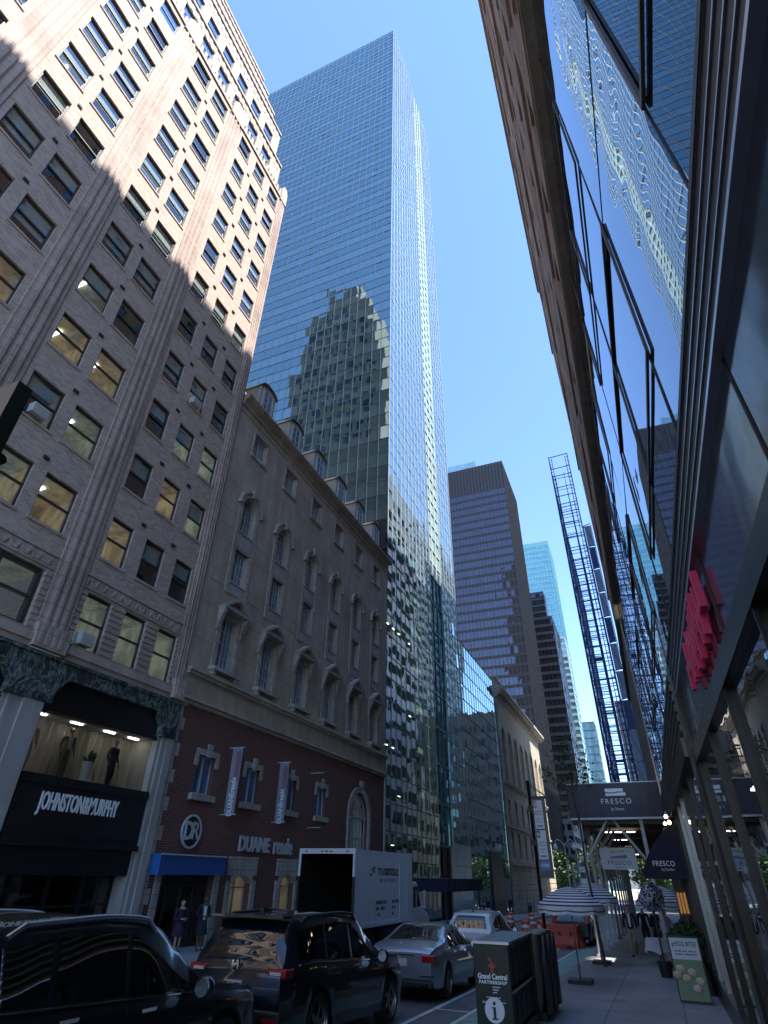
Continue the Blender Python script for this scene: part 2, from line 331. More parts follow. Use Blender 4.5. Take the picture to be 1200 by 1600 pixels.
    def build(s, name, mats, parent=None, smooth=None, loc=None, merge=False):
        me = s.mesh(name, mats, None if merge else smooth)
        if merge:
            bm = bmesh.new(); bm.from_mesh(me); bmesh.ops.remove_doubles(bm, verts=bm.verts, dist=1e-4); bmesh.ops.recalc_face_normals(bm, faces=bm.faces); bm.to_mesh(me); bm.free()
            if smooth is not None:
                me.polygons.foreach_set('use_smooth', [True]*len(me.polygons)); me.set_sharp_from_angle(angle=R(smooth))
        o = bpy.data.objects.new(name, me); COL.objects.link(o)
        if loc is not None: o.location = loc
        if parent: o.parent = parent
        return o
def tag(o, label=None, cat=None, group=None, kind=None):
    if label: o['label'] = label
    if cat: o['category'] = cat
    if group: o['group'] = group
    if kind: o['kind'] = kind
    return o
def thing(name, label, cat, loc=(0, 0, 0), rz=0.0, group=None, rx=0.0):
    o = bpy.data.objects.new(name, None); COL.objects.link(o); o.location = loc; o.rotation_euler = (rx, 0, rz)
    return tag(o, label, cat, group)
KIDS = {}
def children(o): return [c for c in bpy.data.objects if c.parent == o]
def copy_tree(o, parent=None, kids=None):
    c = o.copy(); COL.objects.link(c); c.parent = parent
    for ch in (kids or children)(o): copy_tree(ch, c, kids)
    return c
class Proto:
    """a part (or thing) held as a small tree; .put() links a copy of it and of each child"""
    def __init__(s, o): s.o = o; s.tree = s.grab(o); s.used = False
    def grab(s, o): return (o, [s.grab(c) for c in children(o)])
    def put(s, loc, parent=None, rz=0.0, rx=0.0, scale=None):
        if not s.used:
            s.used = True; o = s.o
        else:
            def cp(t, par):
                c = t[0].copy(); COL.objects.link(c)
                if par is not None: c.parent = par
                for k in t[1]: cp(k, c)
                return c
            o = cp(s.tree, None)
        o.parent = parent; o.location = loc; o.rotation_euler = (rx, 0, rz)
        if scale: o.scale = scale
        return o
def base_at(root, b):
    b = Vector(b)
    for c in children(root): c.location = Vector(c.location) - b
    root.location = b
# ---------------------------------------------------------------- ground
def sheet(name, x0, x1, y0, y1, dz, mat, step=12):
    b = MB(); b.face([(x0, y0, gz(y0)+dz), (x1, y0, gz(y0)+dz), (x1, y1, gz(y1)+dz), (x0, y1, gz(y1)+dz)])
    return tag(b.build(name, mat), kind='structure')
sheet('ground', -1500, 1500, -600, 2500, -.13, 'asphalt')
sheet('road', -60, 40, -200, 900, -.15, 'asphalt') if False else None
KL, KR = -13.6, -3.3            # kerb faces of the side street
def slab(name, x0, x1, y0, y1, mat='pavement', top=0.0):
    b = MB(); Z = lambda y, d: gz(y)+d
    p = [(x0, y0), (x1, y0), (x1, y1), (x0, y1)]
    b.face([(x, y, Z(y, top)) for x, y in p])
    for i in range(4):
        (a, c), (d, e) = p[i], p[(i+1) % 4]; b.face([(a, c, Z(c, -.3)), (d, e, Z(e, -.3)), (d, e, Z(e, top)), (a, c, Z(c, top))])
    return tag(b.build(name, mat), kind='structure')
slab('pavement', KR+.15, 30, -6, 132); slab('pavement', -60, KL-.15, -22, 132)
slab('kerb', KR, KR+.146, -6, 132, 'concrete', .004); slab('kerb', KL-.146, KL, -22, 132, 'concrete', .004)
slab('pavement', -60, -14, 172, 420); slab('pavement', -3, 60, 172, 420)
b = MB()
def stripe(b, x0, x1, y0, y1, dz=-.121): b.face([(x0, y0, gz(y0)+dz), (x1, y0, gz(y0)+dz), (x1, y1, gz(y1)+dz), (x0, y1, gz(y1)+dz)])
stripe(b, -5.22, -5.10, 4, 60); stripe(b, -4.36, -4.26, 4, 13); stripe(b, -4.36, -4.26, 14, 60)
for y in (15.6, 22.5, 29.5, 36.5): stripe(b, -5.1, -4.36, y, y+.12)
tag(b.build('road_marking', 'road_white'), kind='structure')
b = MB(); stripe(b, -4.24, -3.4, 8, 62, -.122); tag(b.build('bike_lane', 'bike_green'), kind='structure')
b = MB()
for k in range(6): stripe(b, KL+1+k*1.6, KL+1.8+k*1.6, 126, 129.5)
tag(b.build('crosswalk', 'road_white'), kind='structure')
b = MB(); b.lathe(Fr((-4.75, 13.2, gz(13.2)-.125), (1, 0, 0), (0, 1, -.023), (0, .023, 1)), [(0, .012), (.34, .012), (.36, 0)], 26)
for k in range(4): b.lathe(Fr((-4.75, 13.2, gz(13.2)-.125), (1, 0, 0), (0, 1, -.023), (0, .023, 1)), [(.06+k*.075, .012), (.07+k*.075, .017), (.095+k*.075, .017), (.105+k*.075, .012)], 26)
tag(b.build('manhole_cover', 'plinth_granite'), 'round iron manhole cover between the white road line and the green bike lane', 'manhole cover')

# ---------------------------------------------------------------- window prototypes
def sash_window(F, w, h, kind, depth=.13, blind=0.0, frame='dark_frame', fw=.07, glass='window_glass', bars=1):
    """a double-hung window (> glass, sill, room ...), centred on F.O, set back in its reveal"""
    b = MB(); n0, n1 = -depth-.06, -depth+.03
    b.fbox(F, -w/2, -w/2+fw, -h/2, h/2, n0, n1); b.fbox(F, w/2-fw, w/2, -h/2, h/2, n0, n1)
    b.fbox(F, -w/2+fw, w/2-fw, h/2-fw, h/2, n0, n1); b.fbox(F, -w/2+fw, w/2-fw, -h/2, -h/2+fw, n0, n1)
    b.fbox(F, -w/2+fw, w/2-fw, -.035, .035, n0+.01, n1+.015)
    b.fbox(F, -w/2+fw, w/2-fw, h/2-fw-.04, h/2-fw, n0, n1-.03)
    o = b.build('window', frame)
    g = MB(); g.fbox(F, -w/2+fw, w/2-fw, .035, h/2-fw-.04, n0+.05, n0+.06); g.fbox(F, -w/2+fw, w/2-fw, -h/2+fw, -.035, n0+.015, n0+.025); g.build('pane', glass, o)
    s = MB(); s.fbox(F, -w/2-.08, w/2+.08, -h/2-.11, -h/2-.005, -depth+.03, .05); s.build('sill', 'terracotta' if frame == 'dark_frame' else 'trim_stone', o)
    rm = {'dark': 'room_grey', 'warm': 'warm_glow_room', 'grey': 'grey_glow_room'}[kind]
    r = MB(); D = -depth-.12
    a, c, d, e = -w/2-.35, w/2+.35, -h/2-.5, h/2+.02
    q = D-2.4
    P = F.p
    r.face([P(a, d, q), P(c, d, q), P(c, e, q), P(a, e, q)]); r.face([P(a, e, q), P(c, e, q), P(c, e, D), P(a, e, D)]); r.face([P(a, d, D), P(c, d, D), P(c, d, q), P(a, d, q)])
    r.face([P(a, d, D), P(a, d, q), P(a, e, q), P(a, e, D)]); r.face([P(c, d, q), P(c, d, D), P(c, e, D), P(c, e, q)])
    r.build('room', rm, o)
    if kind != 'dark':
        l = MB(); l.fbox(F, -.12, .0, e-.09, e-.04, D-1.7, D-.7); l.build('ceiling_lamp', 'lamp_white', o)
    if blind:
        l = MB(); l.fbox(F, -w/2+fw+.01, w/2-fw-.01, h/2-fw-.04-(h*blind), h/2-fw-.05, n0-.04, n0-.025); l.build('blind', 'blind', o)
    return Proto(o)
FL0 = left_frame(0)
# ================================================================ TAN BRICK OFFICE BUILDING
def tan_building():
    T = thing('office_building', 'tall tan brick office building with fluted terracotta piers and dark marble over its shopfronts', 'building')
    F = left_frame(-18.0); YE = 19.72
    piers = [12.65, 7.4, 2.15] + [2.15-5.25*k for k in range(1, 2)]
    cols3 = [14.2, 16.15, 18.12]
    cols2 = [c for p in piers for c in (p-1.6, p-3.6)]
    flo = [13.45+3.47*k for k in range(11)]   # 13.45 ... 48.15
    holes = []; spots = []
    for z in flo:
        top = z > 47.0
        for c in cols3: holes.append((c-.6, c+.6, z-.97, z+.97)); spots.append((c, z, 'n'))
        for c in cols2: holes.append((c-.73, c+.73, z-.97, z+.97)); spots.append((c, z, 'w'))
    for c in cols3: holes.append((c-.62, c+.62, 8.85, 10.95)); spots.append((c, 9.9, 'g'))
    holes2 = [(p-4.35, p-.95, 8.85, 10.95) for p in piers]
    wall = MB(); wall.wall(F, -9, YE, 8.7, 50.3, holes+holes2, .22)
    wall.face([(-18, YE, 8.7), (-52, YE, 8.7), (-52, YE, 50.3), (-18, YE, 50.3)])
    wall.face([(-52, -9, 0), (-18, -9, 0), (-18, -9, 50.3), (-52, -9, 50.3)])
    wall.build('wall', 'tan_brick', T)
    # fluted piers
    pm = MB()
    def pier(y, w, z0, z1, mb=pm):
        mb.fbox(F, y-w/2, y+w/2, z0, z1, .002, .06); n = 3; s = w/(n*2+1)
        for k in range(n):
            u = y-w/2+s*(2*k+1)
            mb.prism(F, [(u-.04, z0), (u+s+.04, z0), (u+s+.04, z1), (u-.04, z1)], .06, .09)
            mb.prism(F, [(u+.02, z0), (u+s-.02, z0), (u+s-.02, z1), (u+.02, z1)], .09, .14)
        mb.fbox(F, y-w/2-.05, y-w/2, z0, z1, .002, .07); mb.fbox(F, y+w/2, y+w/2+.05, z0, z1, .002, .07)
    for p in piers+[19.25]: pm = MB(); pier(p, 1.15 if p < 19 else .62, 9.1, 49.6, pm); pm.build('fluted_pier', 'terracotta', T)
    # bulging pier bases
    q = MB()
    for p in piers+[19.3]:
        w_ = 1.3 if p < 19 else .7
        q.prism(F, [(p-w_/2, 8.3), (p+w_/2, 8.3), (p+w_/2+.04, 9.1), (p-w_/2-.04, 9.1)], .06, .30)
        for k in range(4): q.fbox(F, p-w_/2+.1+k*(w_-.2)/4, p-w_/2+.1+(k+.5)*(w_-.2)/4, 8.4, 9.0, .30, .33)
    # zigzag bands
    for (a, c) in [(13.3, 18.9)]+[(p-4.6, p-.65) for p in piers]:
        q.fbox(F, a, c, 11.05, 11.13, .002, .06); q.fbox(F, a, c, 11.55, 11.62, .002, .05)
        n = int((c-a)/.42)
        for k in range(n):
            u = a+k*(c-a)/n; s = (c-a)/n
            q.prism(F, [(u, 11.16), (u+.1, 11.16), (u+s/2+.05, 11.5), (u+s/2-.05, 11.5)], .002, .045)
            q.prism(F, [(u+s/2-.05, 11.5), (u+s-.1, 11.16), (u+s, 11.16), (u+s/2+.05, 11.5)], .002, .04)
        q.fbox(F, a, c, 8.7, 8.84, .002, .12); q.fbox(F, a, c, 8.45, 8.70, .002, .2); q.fbox(F, a, c, 8.22, 8.45, .002, .12)
        for k in range(9):      # rusticated courses between the second-storey windows
            z = 8.9+k*.235; hs = [h for h in holes+holes2 if h[3] < 11.5 and h[0] > a-.2 and h[1] < c+.4]
            hs.sort(); edges = [a]+[e for h in hs for e in (h[0], h[1])]+[c]
            for e0, e1 in zip(edges[0::2], edges[1::2]):
                if e1-e0 > .1: q.fbox(F, e0+.01, e1-.01, z, z+.13, .002, .05)
    q.build('ornament', 'terracotta', T)
    v = MB(); v.fbox(FL0, -.12, .12, -.075, .075, .002, .06); [v.fbox(FL0, -.1, .1, -.05+.04*k, -.03+.04*k, .06, .07) for k in range(3)]
    vp = Proto(v.build('wall_vent', 'dark_frame'))
    for c in [15.15, 17.1]+[p-2.6 for p in piers[:3]]:
        for z in flo[:-1]: vp.put((-18, c, z+1.42), T)
    # crown: stepped masses
    cr = MB()
    def mass(x, y1, z0, z1, zc, yb=-9):
        FF = left_frame(x)
        hs = []
        if zc:
            c = 16.6
            while c > -8: hs.append((c-.6, c+.6, zc-1.0, zc+1.0)); c -= 1.95
        cr.wall(FF, yb, y1, z0, z1, hs, .3)
        cr.face([(x, y1, z0), (-52, y1, z0), (-52, y1, z1), (x, y1, z1)]); cr.face([(x, yb, z1), (x, y1, z1), (-52, y1, z1), (-52, yb, z1)])
        k = yb
        while k < y1-.3:
            cr.fbox(FF, k, k+.26, z1-1.2, z1-.35, .002, .03); k += .52
        cr.fbox(FF, yb, y1, z1-.25, z1, .002, .12)
        return hs
    cr.fbox(F, -9, YE, 49.7, 50.0, .0, .10)
    for a in range(66):
        u = YE-.5-a*.42
        cr.fbox(F, u-.11, u+.11, 49.95, 50.9, -.3, .03)
    cr.face([(-18, -9, 50.29), (-18, YE, 50.29), (-52, YE, 50.29), (-52, -9, 50.29)])
    for p in piers+[19.25]:
        w_ = 1.35 if p < 19 else .75
        cr.prism(F, [(p-w_/2, 49.4), (p+w_/2, 49.4), (p+w_/2, 51.0), (p+w_/4, 51.6), (p-w_/4, 51.6), (p-w_/2, 51.0)], -.3, .17)
    w1 = mass(-18.35, 18.6, 50.3, 54.6, 52.3)
    w2 = mass(-18.8, 18.1, 54.6, 60.0, 57.0)
    w3 = mass(-19.5, 17.3, 60.0, 63.2, None)
    w4 = mass(-20.2, 16.6, 63.2, 66.6, None)
    w5 = mass(-21.0, 16.2, 66.6, 70.0, None)
    # tower behind the street front (seen only in the reflections)
    for (x0, x1, y0, y1, z0, z1) in ((-54, -31, -8, 15, 70, 96), (-52, -33, -7, 14.6, 96, 108), (-51, -36, -6, 14.2, 108, 117), (-47, -38.5, -5, 13.8, 117, 124)): cr.box(x0, x1, y0, y1, z0, z1)
    cr.build('crown', 'crown_stone', T)
    tw = MB()
    for (x0, x1, y, z0, z1) in ((-53, -32, 15, 71, 95), (-51, -34, 14.6, 97, 107), (-50, -37, 14.2, 109, 116), (-51, -22, 19.72, 30, 49)):
        z = z0+.8
        while z < z1-1.5:
            x = x0+.8
            while x < x1-1.2: tw.box(x, x+1.3, y+.004, y+.05, z, z+1.9); x += 2.2
            z += 3.47
    tw.build('tower_windows', 'far_dark_glass', T)
    # windows as parts
    pr = {}
    for key, w_ in (('n', 1.2), ('w', 1.46)):
        for kind, bl in (('dark', 0), ('dark', .46), ('dark', .3), ('warm', 0), ('grey', 0), ('grey', .4), ('dark', .62)):
            pr[key, kind, bl] = sash_window(FL0, w_, 1.94, kind, blind=bl)
    pr['g'] = sash_window(FL0, 1.24, 2.1, 'grey', blind=0)
    rnd = random.Random(3)
    allw = sorted([s for s in spots], key=lambda s: (s[1] > 46, s[0] < -2, s[1]))
    cnt = 0; rest = MB()
    for (c, z, k) in allw:
        if k == 'g': pr['g'].put((-18, c, z), T); cnt += 1; continue
        low = z < 21
        opts = [('warm', 0)]*4+[('grey', 0)]*3+[('grey', .4), ('dark', .3), ('dark', .46)] if low else [('dark', 0)]*3+[('dark', .46)]*4+[('dark', .3)]*2+[('dark', .62)]*3+[('grey', .4)]*1
        kd = rnd.choice(opts)
        if cnt < 98 and c > -3.5: pr[k, kd[0], kd[1]].put((-18, c, z), T); cnt += 1
        else: rest_win(rest, F, c, z, 1.2 if k == 'n' else 1.46, 1.94)
    for hs, x in ((w1, -18.35), (w2, -18.8)):
        for h in hs: rest_win(rest, left_frame(x), (h[0]+h[1])/2, (h[2]+h[3])/2, 1.2, 2.0)
    o = rest.build('upper_windows', ['dark_frame', 'sky_tinted_window_glass', 'room_grey'], T); tag(o, kind='stuff')
    for key, p in pr.items():
        if not p.used: kill(p)
    # paired window at the second storey left of the pier
    for i, p in enumerate(piers[:2]):
        for s in (-1, 1):
            g = MB(); G = Fr(F.p(p-2.65+s*.83, 9.9, 0), F.U, F.V, F.N); b = MB(); w_ = 1.6
            b.fbox(G, -w_/2, -w_/2+.12, -1.03, 1.03, -.3, -.1); b.fbox(G, w_/2-.12, w_/2, -1.03, 1.03, -.3, -.1); b.fbox(G, -w_/2+.12, w_/2-.12, .92, 1.03, -.3, -.1); b.fbox(G, -w_/2+.12, w_/2-.12, -1.03, -.93, -.3, -.1); b.fbox(G, -w_/2+.12, w_/2-.12, -.04, .04, -.28, -.12)
            o = b.build('window', 'dark_frame', T); g.fbox(G, -w_/2+.12, w_/2-.12, -.93, .92, -.24, -.23); g.build('pane', 'window_glass', o)
            r = MB(); P = G.p; r.face([P(-1, -1.5, -2.6), P(1, -1.5, -2.6), P(1, 1.0, -2.6), P(-1, 1.0, -2.6)]); r.face([P(-1, 1.0, -2.6), P(1, 1.0, -2.6), P(1, 1.0, -.4), P(-1, 1.0, -.4)]); r.build('room', 'grey_glow_room', o)
    # window air conditioner
    a = MB(); a.fbox(F, 13.75, 14.35, 8.95, 9.4, -.15, .22); 
    for k in range(6): a.fbox(F, 13.8, 14.3, 9.0+k*.06, 9.03+k*.06, .22, .235)
    a.build('air_conditioner', 'room_pale', T)
    for (u, z) in ((8.75, 16.1), (15.75, 22.95), (3.5, 19.5)):
        a = MB(); a.fbox(F, u, u+.62, z, z+.42, -.1, .24); [a.fbox(F, u+.05, u+.57, z+.05+k*.06, z+.08+k*.06, .24, .255) for k in range(6)]; a.build('air_conditioner', 'room_pale', T)
    # ---- base: stone piers, marble, shopfront
    for y, w_ in ((19.42, .62), (12.62, 1.25), (7.4, 1.25), (2.15, 1.25), (-3.1, 1.25)):
        st = MB()
        st.fbox(F, y-w_/2, y+w_/2, -.6, 6.7, -1.2, .10); st.fbox(F, y-w_/2-.14, y-w_/2, -.6, 6.7, -1.2, -.02)
        st.fbox(F, y-w_*.12, y+w_/2-.02, -.6, 6.7, .10, .17); st.fbox(F, y+w_/2, y+w_/2+.12, -.6, 6.7, -1.2, -.02) if w_ > 1 else None
        st.build('stone_pier', 'pale_stone', T)
    mb = MB()
    mb.fbox(F, -9, YE, 7.62, 8.22, -.6, .16); mb.fbox(F, -9, YE, 8.1, 8.22, .16, .22)
    for y, w_ in ((19.3, .84), (12.62, 1.7), (7.4, 1.7), (2.15, 1.7), (-3.1, 1.7)):
        mb.fbox(F, y-w_/2, y+w_/2, 6.7, 7.62, -.6, .2); mb.prism(F, [(y-w_/2-.42, 7.62), (y-w_/2, 7.1), (y-w_/2, 7.62)], -.6, .18)
        if w_ > 1: mb.prism(F, [(y+w_/2, 7.62), (y+w_/2, 7.1), (y+w_/2+.42, 7.62)], -.6, .18)
    for k in range(19): mb.fbox(F, -8.5+k*1.45, -7.7+k*1.45, 7.72, 8.02, .16, .175)
    mb.build('marble_band', 'marble', T)
    bays = [(13.35, 19.0), (8.12, 11.9), (2.87, 6.65), (-2.38, 1.4)]
    for i, (a, c) in enumerate(bays):
        s = MB(); s.fbox(F, a, c, 6.62, 7.62, -.45, -.12); s.fbox(F, a, c, 6.55, 6.62, -.4, -.05)
        s.fbox(F, a, c, 4.35, 4.62, -.35, .12); s.fbox(F, a, c, 2.80, 4.62, -.35, .05); s.fbox(F, a, c, 2.62, 2.80, -.35, .16)
        s.fbox(F, a, c, 1.85, 2.62, -.7, -.05)
        for k in range(int((c-a)/.3)): s.fbox(F, a+k*.3, a+.15+k*.3, 2.86, 2.98, .05, .09)
        o = s.build('shop_fascia', 'shop_black', T)
        s = MB(); s.fbox(F, a, c, 4.62, 6.55, -.30, -.29); s.build('display_window', 'shop_glass', T)
        r = MB(); P = F.p; q = -1.7
        r.face([P(a, 4.62, q), P(c, 4.62, q), P(c, 6.6, q), P(a, 6.6, q)]); r.face([P(a, 4.66, -.35), P(c, 4.66, -.35), P(c, 4.66, q), P(a, 4.66, q)][::-1]); r.face([P(a, 6.6, -.35), P(c, 6.6, -.35), P(c, 6.6, q), P(a, 6.6, q)])
        r.face([P(c, 4.6, -.35), P(c, 4.6, q), P(c, 6.6, q), P(c, 6.6, -.35)])
        r.build('display_room', 'room_pale', T)
        g = MB(); g.fbox(F, a, c, -.45, 1.85, -.75, -.74); g.build('shop_window', 'shop_glass', T)
        g = MB(); P = F.p; g.face([P(a, -.45, -4), P(c, -.45, -4), P(c, 2.6, -4), P(a, 2.6, -4)]); g.face([P(a, -.4, -.8), P(c, -.4, -.8), P(c, -.4, -4), P(a, -.4, -4)]); [g.face([P(e, -.45, -.8), P(e, -.45, -4), P(e, 2.6, -4), P(e, 2.6, -.8)]) for e in (a, c)]; g.face([P(a, 1.9, -.8), P(c, 1.9, -.8), P(c, 2.6, -4), P(a, 2.6, -4)]); g.build('shop_room', 'shop_black', T)
        m_ = MB(); n = 4 if i == 0 else 3
        for k in range(n+1): u = a+(c-a)*k/n; m_.fbox(F, max(a, u-.06), min(c, u+.06), -.45, 1.85, -.8, -.62)
        m_.fbox(F, a, c, .95, 1.02, -.8, -.66); m_.build('shop_frame', 'shop_black', T)
    cu = MB(); pts = []
    u = 14.6
    while u < 18.95: pts.append((u, -1.5+.07*math.sin(u*21)+.03*math.sin(u*9))); u += .05
    for (u0, n0), (u1, n1) in zip(pts[:-1], pts[1:]): cu.face([F.p(u0, 4.66, n0), F.p(u1, 4.66, n1), F.p(u1, 6.6, n1), F.p(u0, 6.6, n0)])
    cu.build('curtain', 'curtain', T)
    for u in (13.7, 15.3, 16.9, 18.2): l = MB(); l.fbox(F, u, u+.5, 6.56, 6.585, -.9, -.8); l.build('display_fill_lamp', 'display_fill_lamp', T)  # ceiling strip repeated: extra strips added to brighten the mannequins
    # sign lettering
    s = MB(); G = Fr(F.p(15.95, 3.86, .055), F.U, F.V, F.N)
    s.text(G, 'JOHNSTON&MURPHY', .74, .05, off=.006, sx=.46, space=1.0); s.build('lettering', 'letter_white', T)
    # window poster at street level
    s = MB(); s.fbox(F, 13.4, 15.35, -.1, 1.8, -.86, -.85); o = s.build('window_poster', 'suit_tan', T)
    s = MB(); s.prism(F, [(14.25, .15), (15.0, .15), (14.98, .75), (14.95, 1.15), (14.75, 1.25), (14.5, 1.1), (14.3, .6)], -.845, -.842); s.build('poster_shirt', 'shop_shirt', o)
    s = MB(); s.lathe(Fr(F.p(14.75, 1.42, -.845), F.U, F.V*1.25, F.N), [(0, .003), (.12, .003), (.12, 0)], 16); s.prism(F, [(14.2, .3), (14.36, .3), (14.4, .5), (14.24, .48)], -.841, -.838); s.build('poster_head', 'skin', o)
    s = MB(); s.prism(F, [(14.3, -.1), (15.3, -.1), (15.3, .2), (14.6, .32), (14.25, .12)], -.841, -.838); s.build('poster_chair', 'suit_navy', o)
    s = MB(); s.text(Fr(F.p(13.75, 1.35, -.84), F.U, F.V, F.N), 'DAY', .5, .01, sx=.7); s.text(Fr(F.p(13.75, .8, -.84), F.U, F.V, F.N), 'DAY', .5, .01, sx=.7); s.build('lettering', 'letter_white', o)
    base_at(T, (-18, 0, 0)); return T
def kill(p):
    def rec(t):
        for c in t[1]: rec(c)
        bpy.data.objects.remove(t[0])
    rec(p.tree)
def rest_win(b, F, c, z, w_, h):
    G = Fr(F.p(c, z, 0), F.U, F.V, F.N); n0, n1 = -.20, -.12; fw = .07
    b.cur = 0
    b.fbox(G, -w_/2, -w_/2+fw, -h/2, h/2, n0, n1); b.fbox(G, w_/2-fw, w_/2, -h/2, h/2, n0, n1); b.fbox(G, -w_/2+fw, w_/2-fw, h/2-fw, h/2, n0, n1); b.fbox(G, -w_/2+fw, w_/2-fw, -h/2, -h/2+fw, n0, n1); b.fbox(G, -w_/2+fw, w_/2-fw, -.035, .035, n0+.01, n1+.01)
    b.cur = 1; b.fbox(G, -w_/2+fw, w_/2-fw, -h/2+fw, h/2-fw, n0+.03, n0+.04)
    b.cur = 2; b.face([G.p(-w_/2-.1, -h/2-.1, -.6), G.p(w_/2+.1, -h/2-.1, -.6), G.p(w_/2+.1, h/2+.1, -.6), G.p(-w_/2-.1, h/2+.1, -.6)]); b.cur = 0
tan_building()

# ================================================================ STONE BUILDING OVER A RED BRICK BASE
def arch_poly(cu, r, v0, vs, n=14):     # opening outline with a semicircular head, ccw
    return [(cu-r, v0), (cu+r, v0)] + [(cu+r*math.cos(math.pi*k/n), vs+r*math.sin(math.pi*k/n)) for k in range(n+1)]
def arch_wall(b, F, c, r, v0, vs, vt, u0, u1, n=0., depth=.3, seg=14):
    """wall cell u0..u1 x v0..vt with an arched hole of radius r springing at vs"""
    b.face([F.p(u0, v0, n), F.p(c-r, v0, n), F.p(c-r, vs, n), F.p(u0, vs, n)]); b.face([F.p(c+r, v0, n), F.p(u1, v0, n), F.p(u1, vs, n), F.p(c+r, vs, n)])
    pts = [(c-r*math.cos(math.pi*k/seg), vs+r*math.sin(math.pi*k/seg)) for k in range(seg+1)]
    b.face([F.p(u0, vs, n), F.p(c-r, vs, n), F.p(c-r, vt, n), F.p(u0, vt, n)]); b.face([F.p(c+r, vs, n), F.p(u1, vs, n), F.p(u1, vt, n), F.p(c+r, vt, n)])
    for k in range(seg):
        (a, d), (e, f) = pts[k], pts[k+1]
        b.face([F.p(a, d, n), F.p(e, f, n), F.p(e, vt, n), F.p(a, vt, n)])
        b.face([F.p(a, d, n), F.p(a, d, n-depth), F.p(e, f, n-depth), F.p(e, f, n)])
    b.face([F.p(c-r, v0, n), F.p(c-r, v0, n-depth), F.p(c-r, vs, n-depth), F.p(c-r, vs, n)][::-1]); b.face([F.p(c+r, v0, n), F.p(c+r, v0, n-depth), F.p(c+r, vs, n-depth), F.p(c+r, vs, n)])
    b.face([F.p(c-r, v0, n), F.p(c+r, v0, n), F.p(c+r, v0, n-depth), F.p(c-r, v0, n-depth)][::-1])
def arch_ring(b, F, c, r0, r1, vs, n0, n1, seg=14, a0=0, a1=math.pi):
    for k in range(seg):
        t0, t1 = a0+(a1-a0)*k/seg, a0+(a1-a0)*(k+1)/seg
        b.prism(F, [(c+r0*math.cos(t0), vs+r0*math.sin(t0)), (c+r1*math.cos(t0), vs+r1*math.sin(t0)), (c+r1*math.cos(t1), vs+r1*math.sin(t1)), (c+r0*math.cos(t1), vs+r0*math.sin(t1))], n0, n1)
def casement(F, w_, h, depth, arched=False, glass='sky_tinted_window_glass', muntins=(2, 3)):
    b = MB(); fw = .055; n0, n1 = -depth-.03, -depth+.04
    hh = h/2
    b.fbox(F, -w_/2, -w_/2+fw, -hh, hh, n0, n1); b.fbox(F, w_/2-fw, w_/2, -hh, hh, n0, n1); b.fbox(F, -w_/2+fw, w_/2-fw, -hh, -hh+fw, n0, n1)
    b.fbox(F, -.05, .05, -hh+fw, hh-(0 if arched else fw), n0, n1+.01)
    b.fbox(F, -w_/2+fw, w_/2-fw, hh-fw, hh, n0, n1)
    nu, nv = muntins
    for s in (-1, 1):
        for k in range(1, nu): u = s*(.05+(w_/2-fw-.05)*k/nu); b.fbox(F, u-.012, u+.012, -hh+fw, hh-fw, n0+.02, n1-.01)
    for k in range(1, nv): v = -hh+h*k/nv; b.fbox(F, -w_/2+fw, w_/2-fw, v-.012, v+.012, n0+.02, n1-.012)
    if arched:
        arch_ring(b, F, 0, w_/2-.06, w_/2, hh, n0, n1, 10)
        arch_ring(b, F, 0, w_/4-.015, w_/4+.015, hh, n0+.02, n1-.02, 8)
        for t in (.25, .5, .75): b.prism(F, [(-.015+w_/4*math.cos(math.pi*t), hh+w_/4*math.sin(math.pi*t)), (.015+w_/4*math.cos(math.pi*t), hh+w_/4*math.sin(math.pi*t)), (.015+(w_/2-.05)*math.cos(math.pi*t), hh+(w_/2-.05)*math.sin(math.pi*t)), (-.015+(w_/2-.05)*math.cos(math.pi*t), hh+(w_/2-.05)*math.sin(math.pi*t))], n0+.02, n1-.02)
    o = b.build('window', 'window_white')
    g = MB(); q = n0+.02
    g.face([F.p(-w_/2+.02, -hh, q), F.p(w_/2-.02, -hh, q), F.p(w_/2-.02, hh, q), F.p(-w_/2+.02, hh, q)])
    if arched: g.face([F.p((w_/2-.02)*math.cos(math.pi*k/12), hh+(w_/2-.02)*math.sin(math.pi*k/12), q) for k in range(13)])
    g.build('pane', glass, o)
    r = MB(); top = hh+(w_/2 if arched else 0)+.05
    q = -depth-.9; P = F.p; e0, e1, d = -w_/2-.1, w_/2+.1, -depth-.06
    r.face([P(e0, -hh-.1, q), P(e1, -hh-.1, q), P(e1, top, q), P(e0, top, q)]); [r.face([P(e, -hh-.1, d), P(e, -hh-.1, q), P(e, top, q), P(e, top, d)]) for e in (e0, e1)]; [r.face([P(e0, e, d), P(e1, e, d), P(e1, e, q), P(e0, e, q)]) for e in (-hh-.1, top)]
    r.build('room', 'room_grey', o)
    return Proto(o)
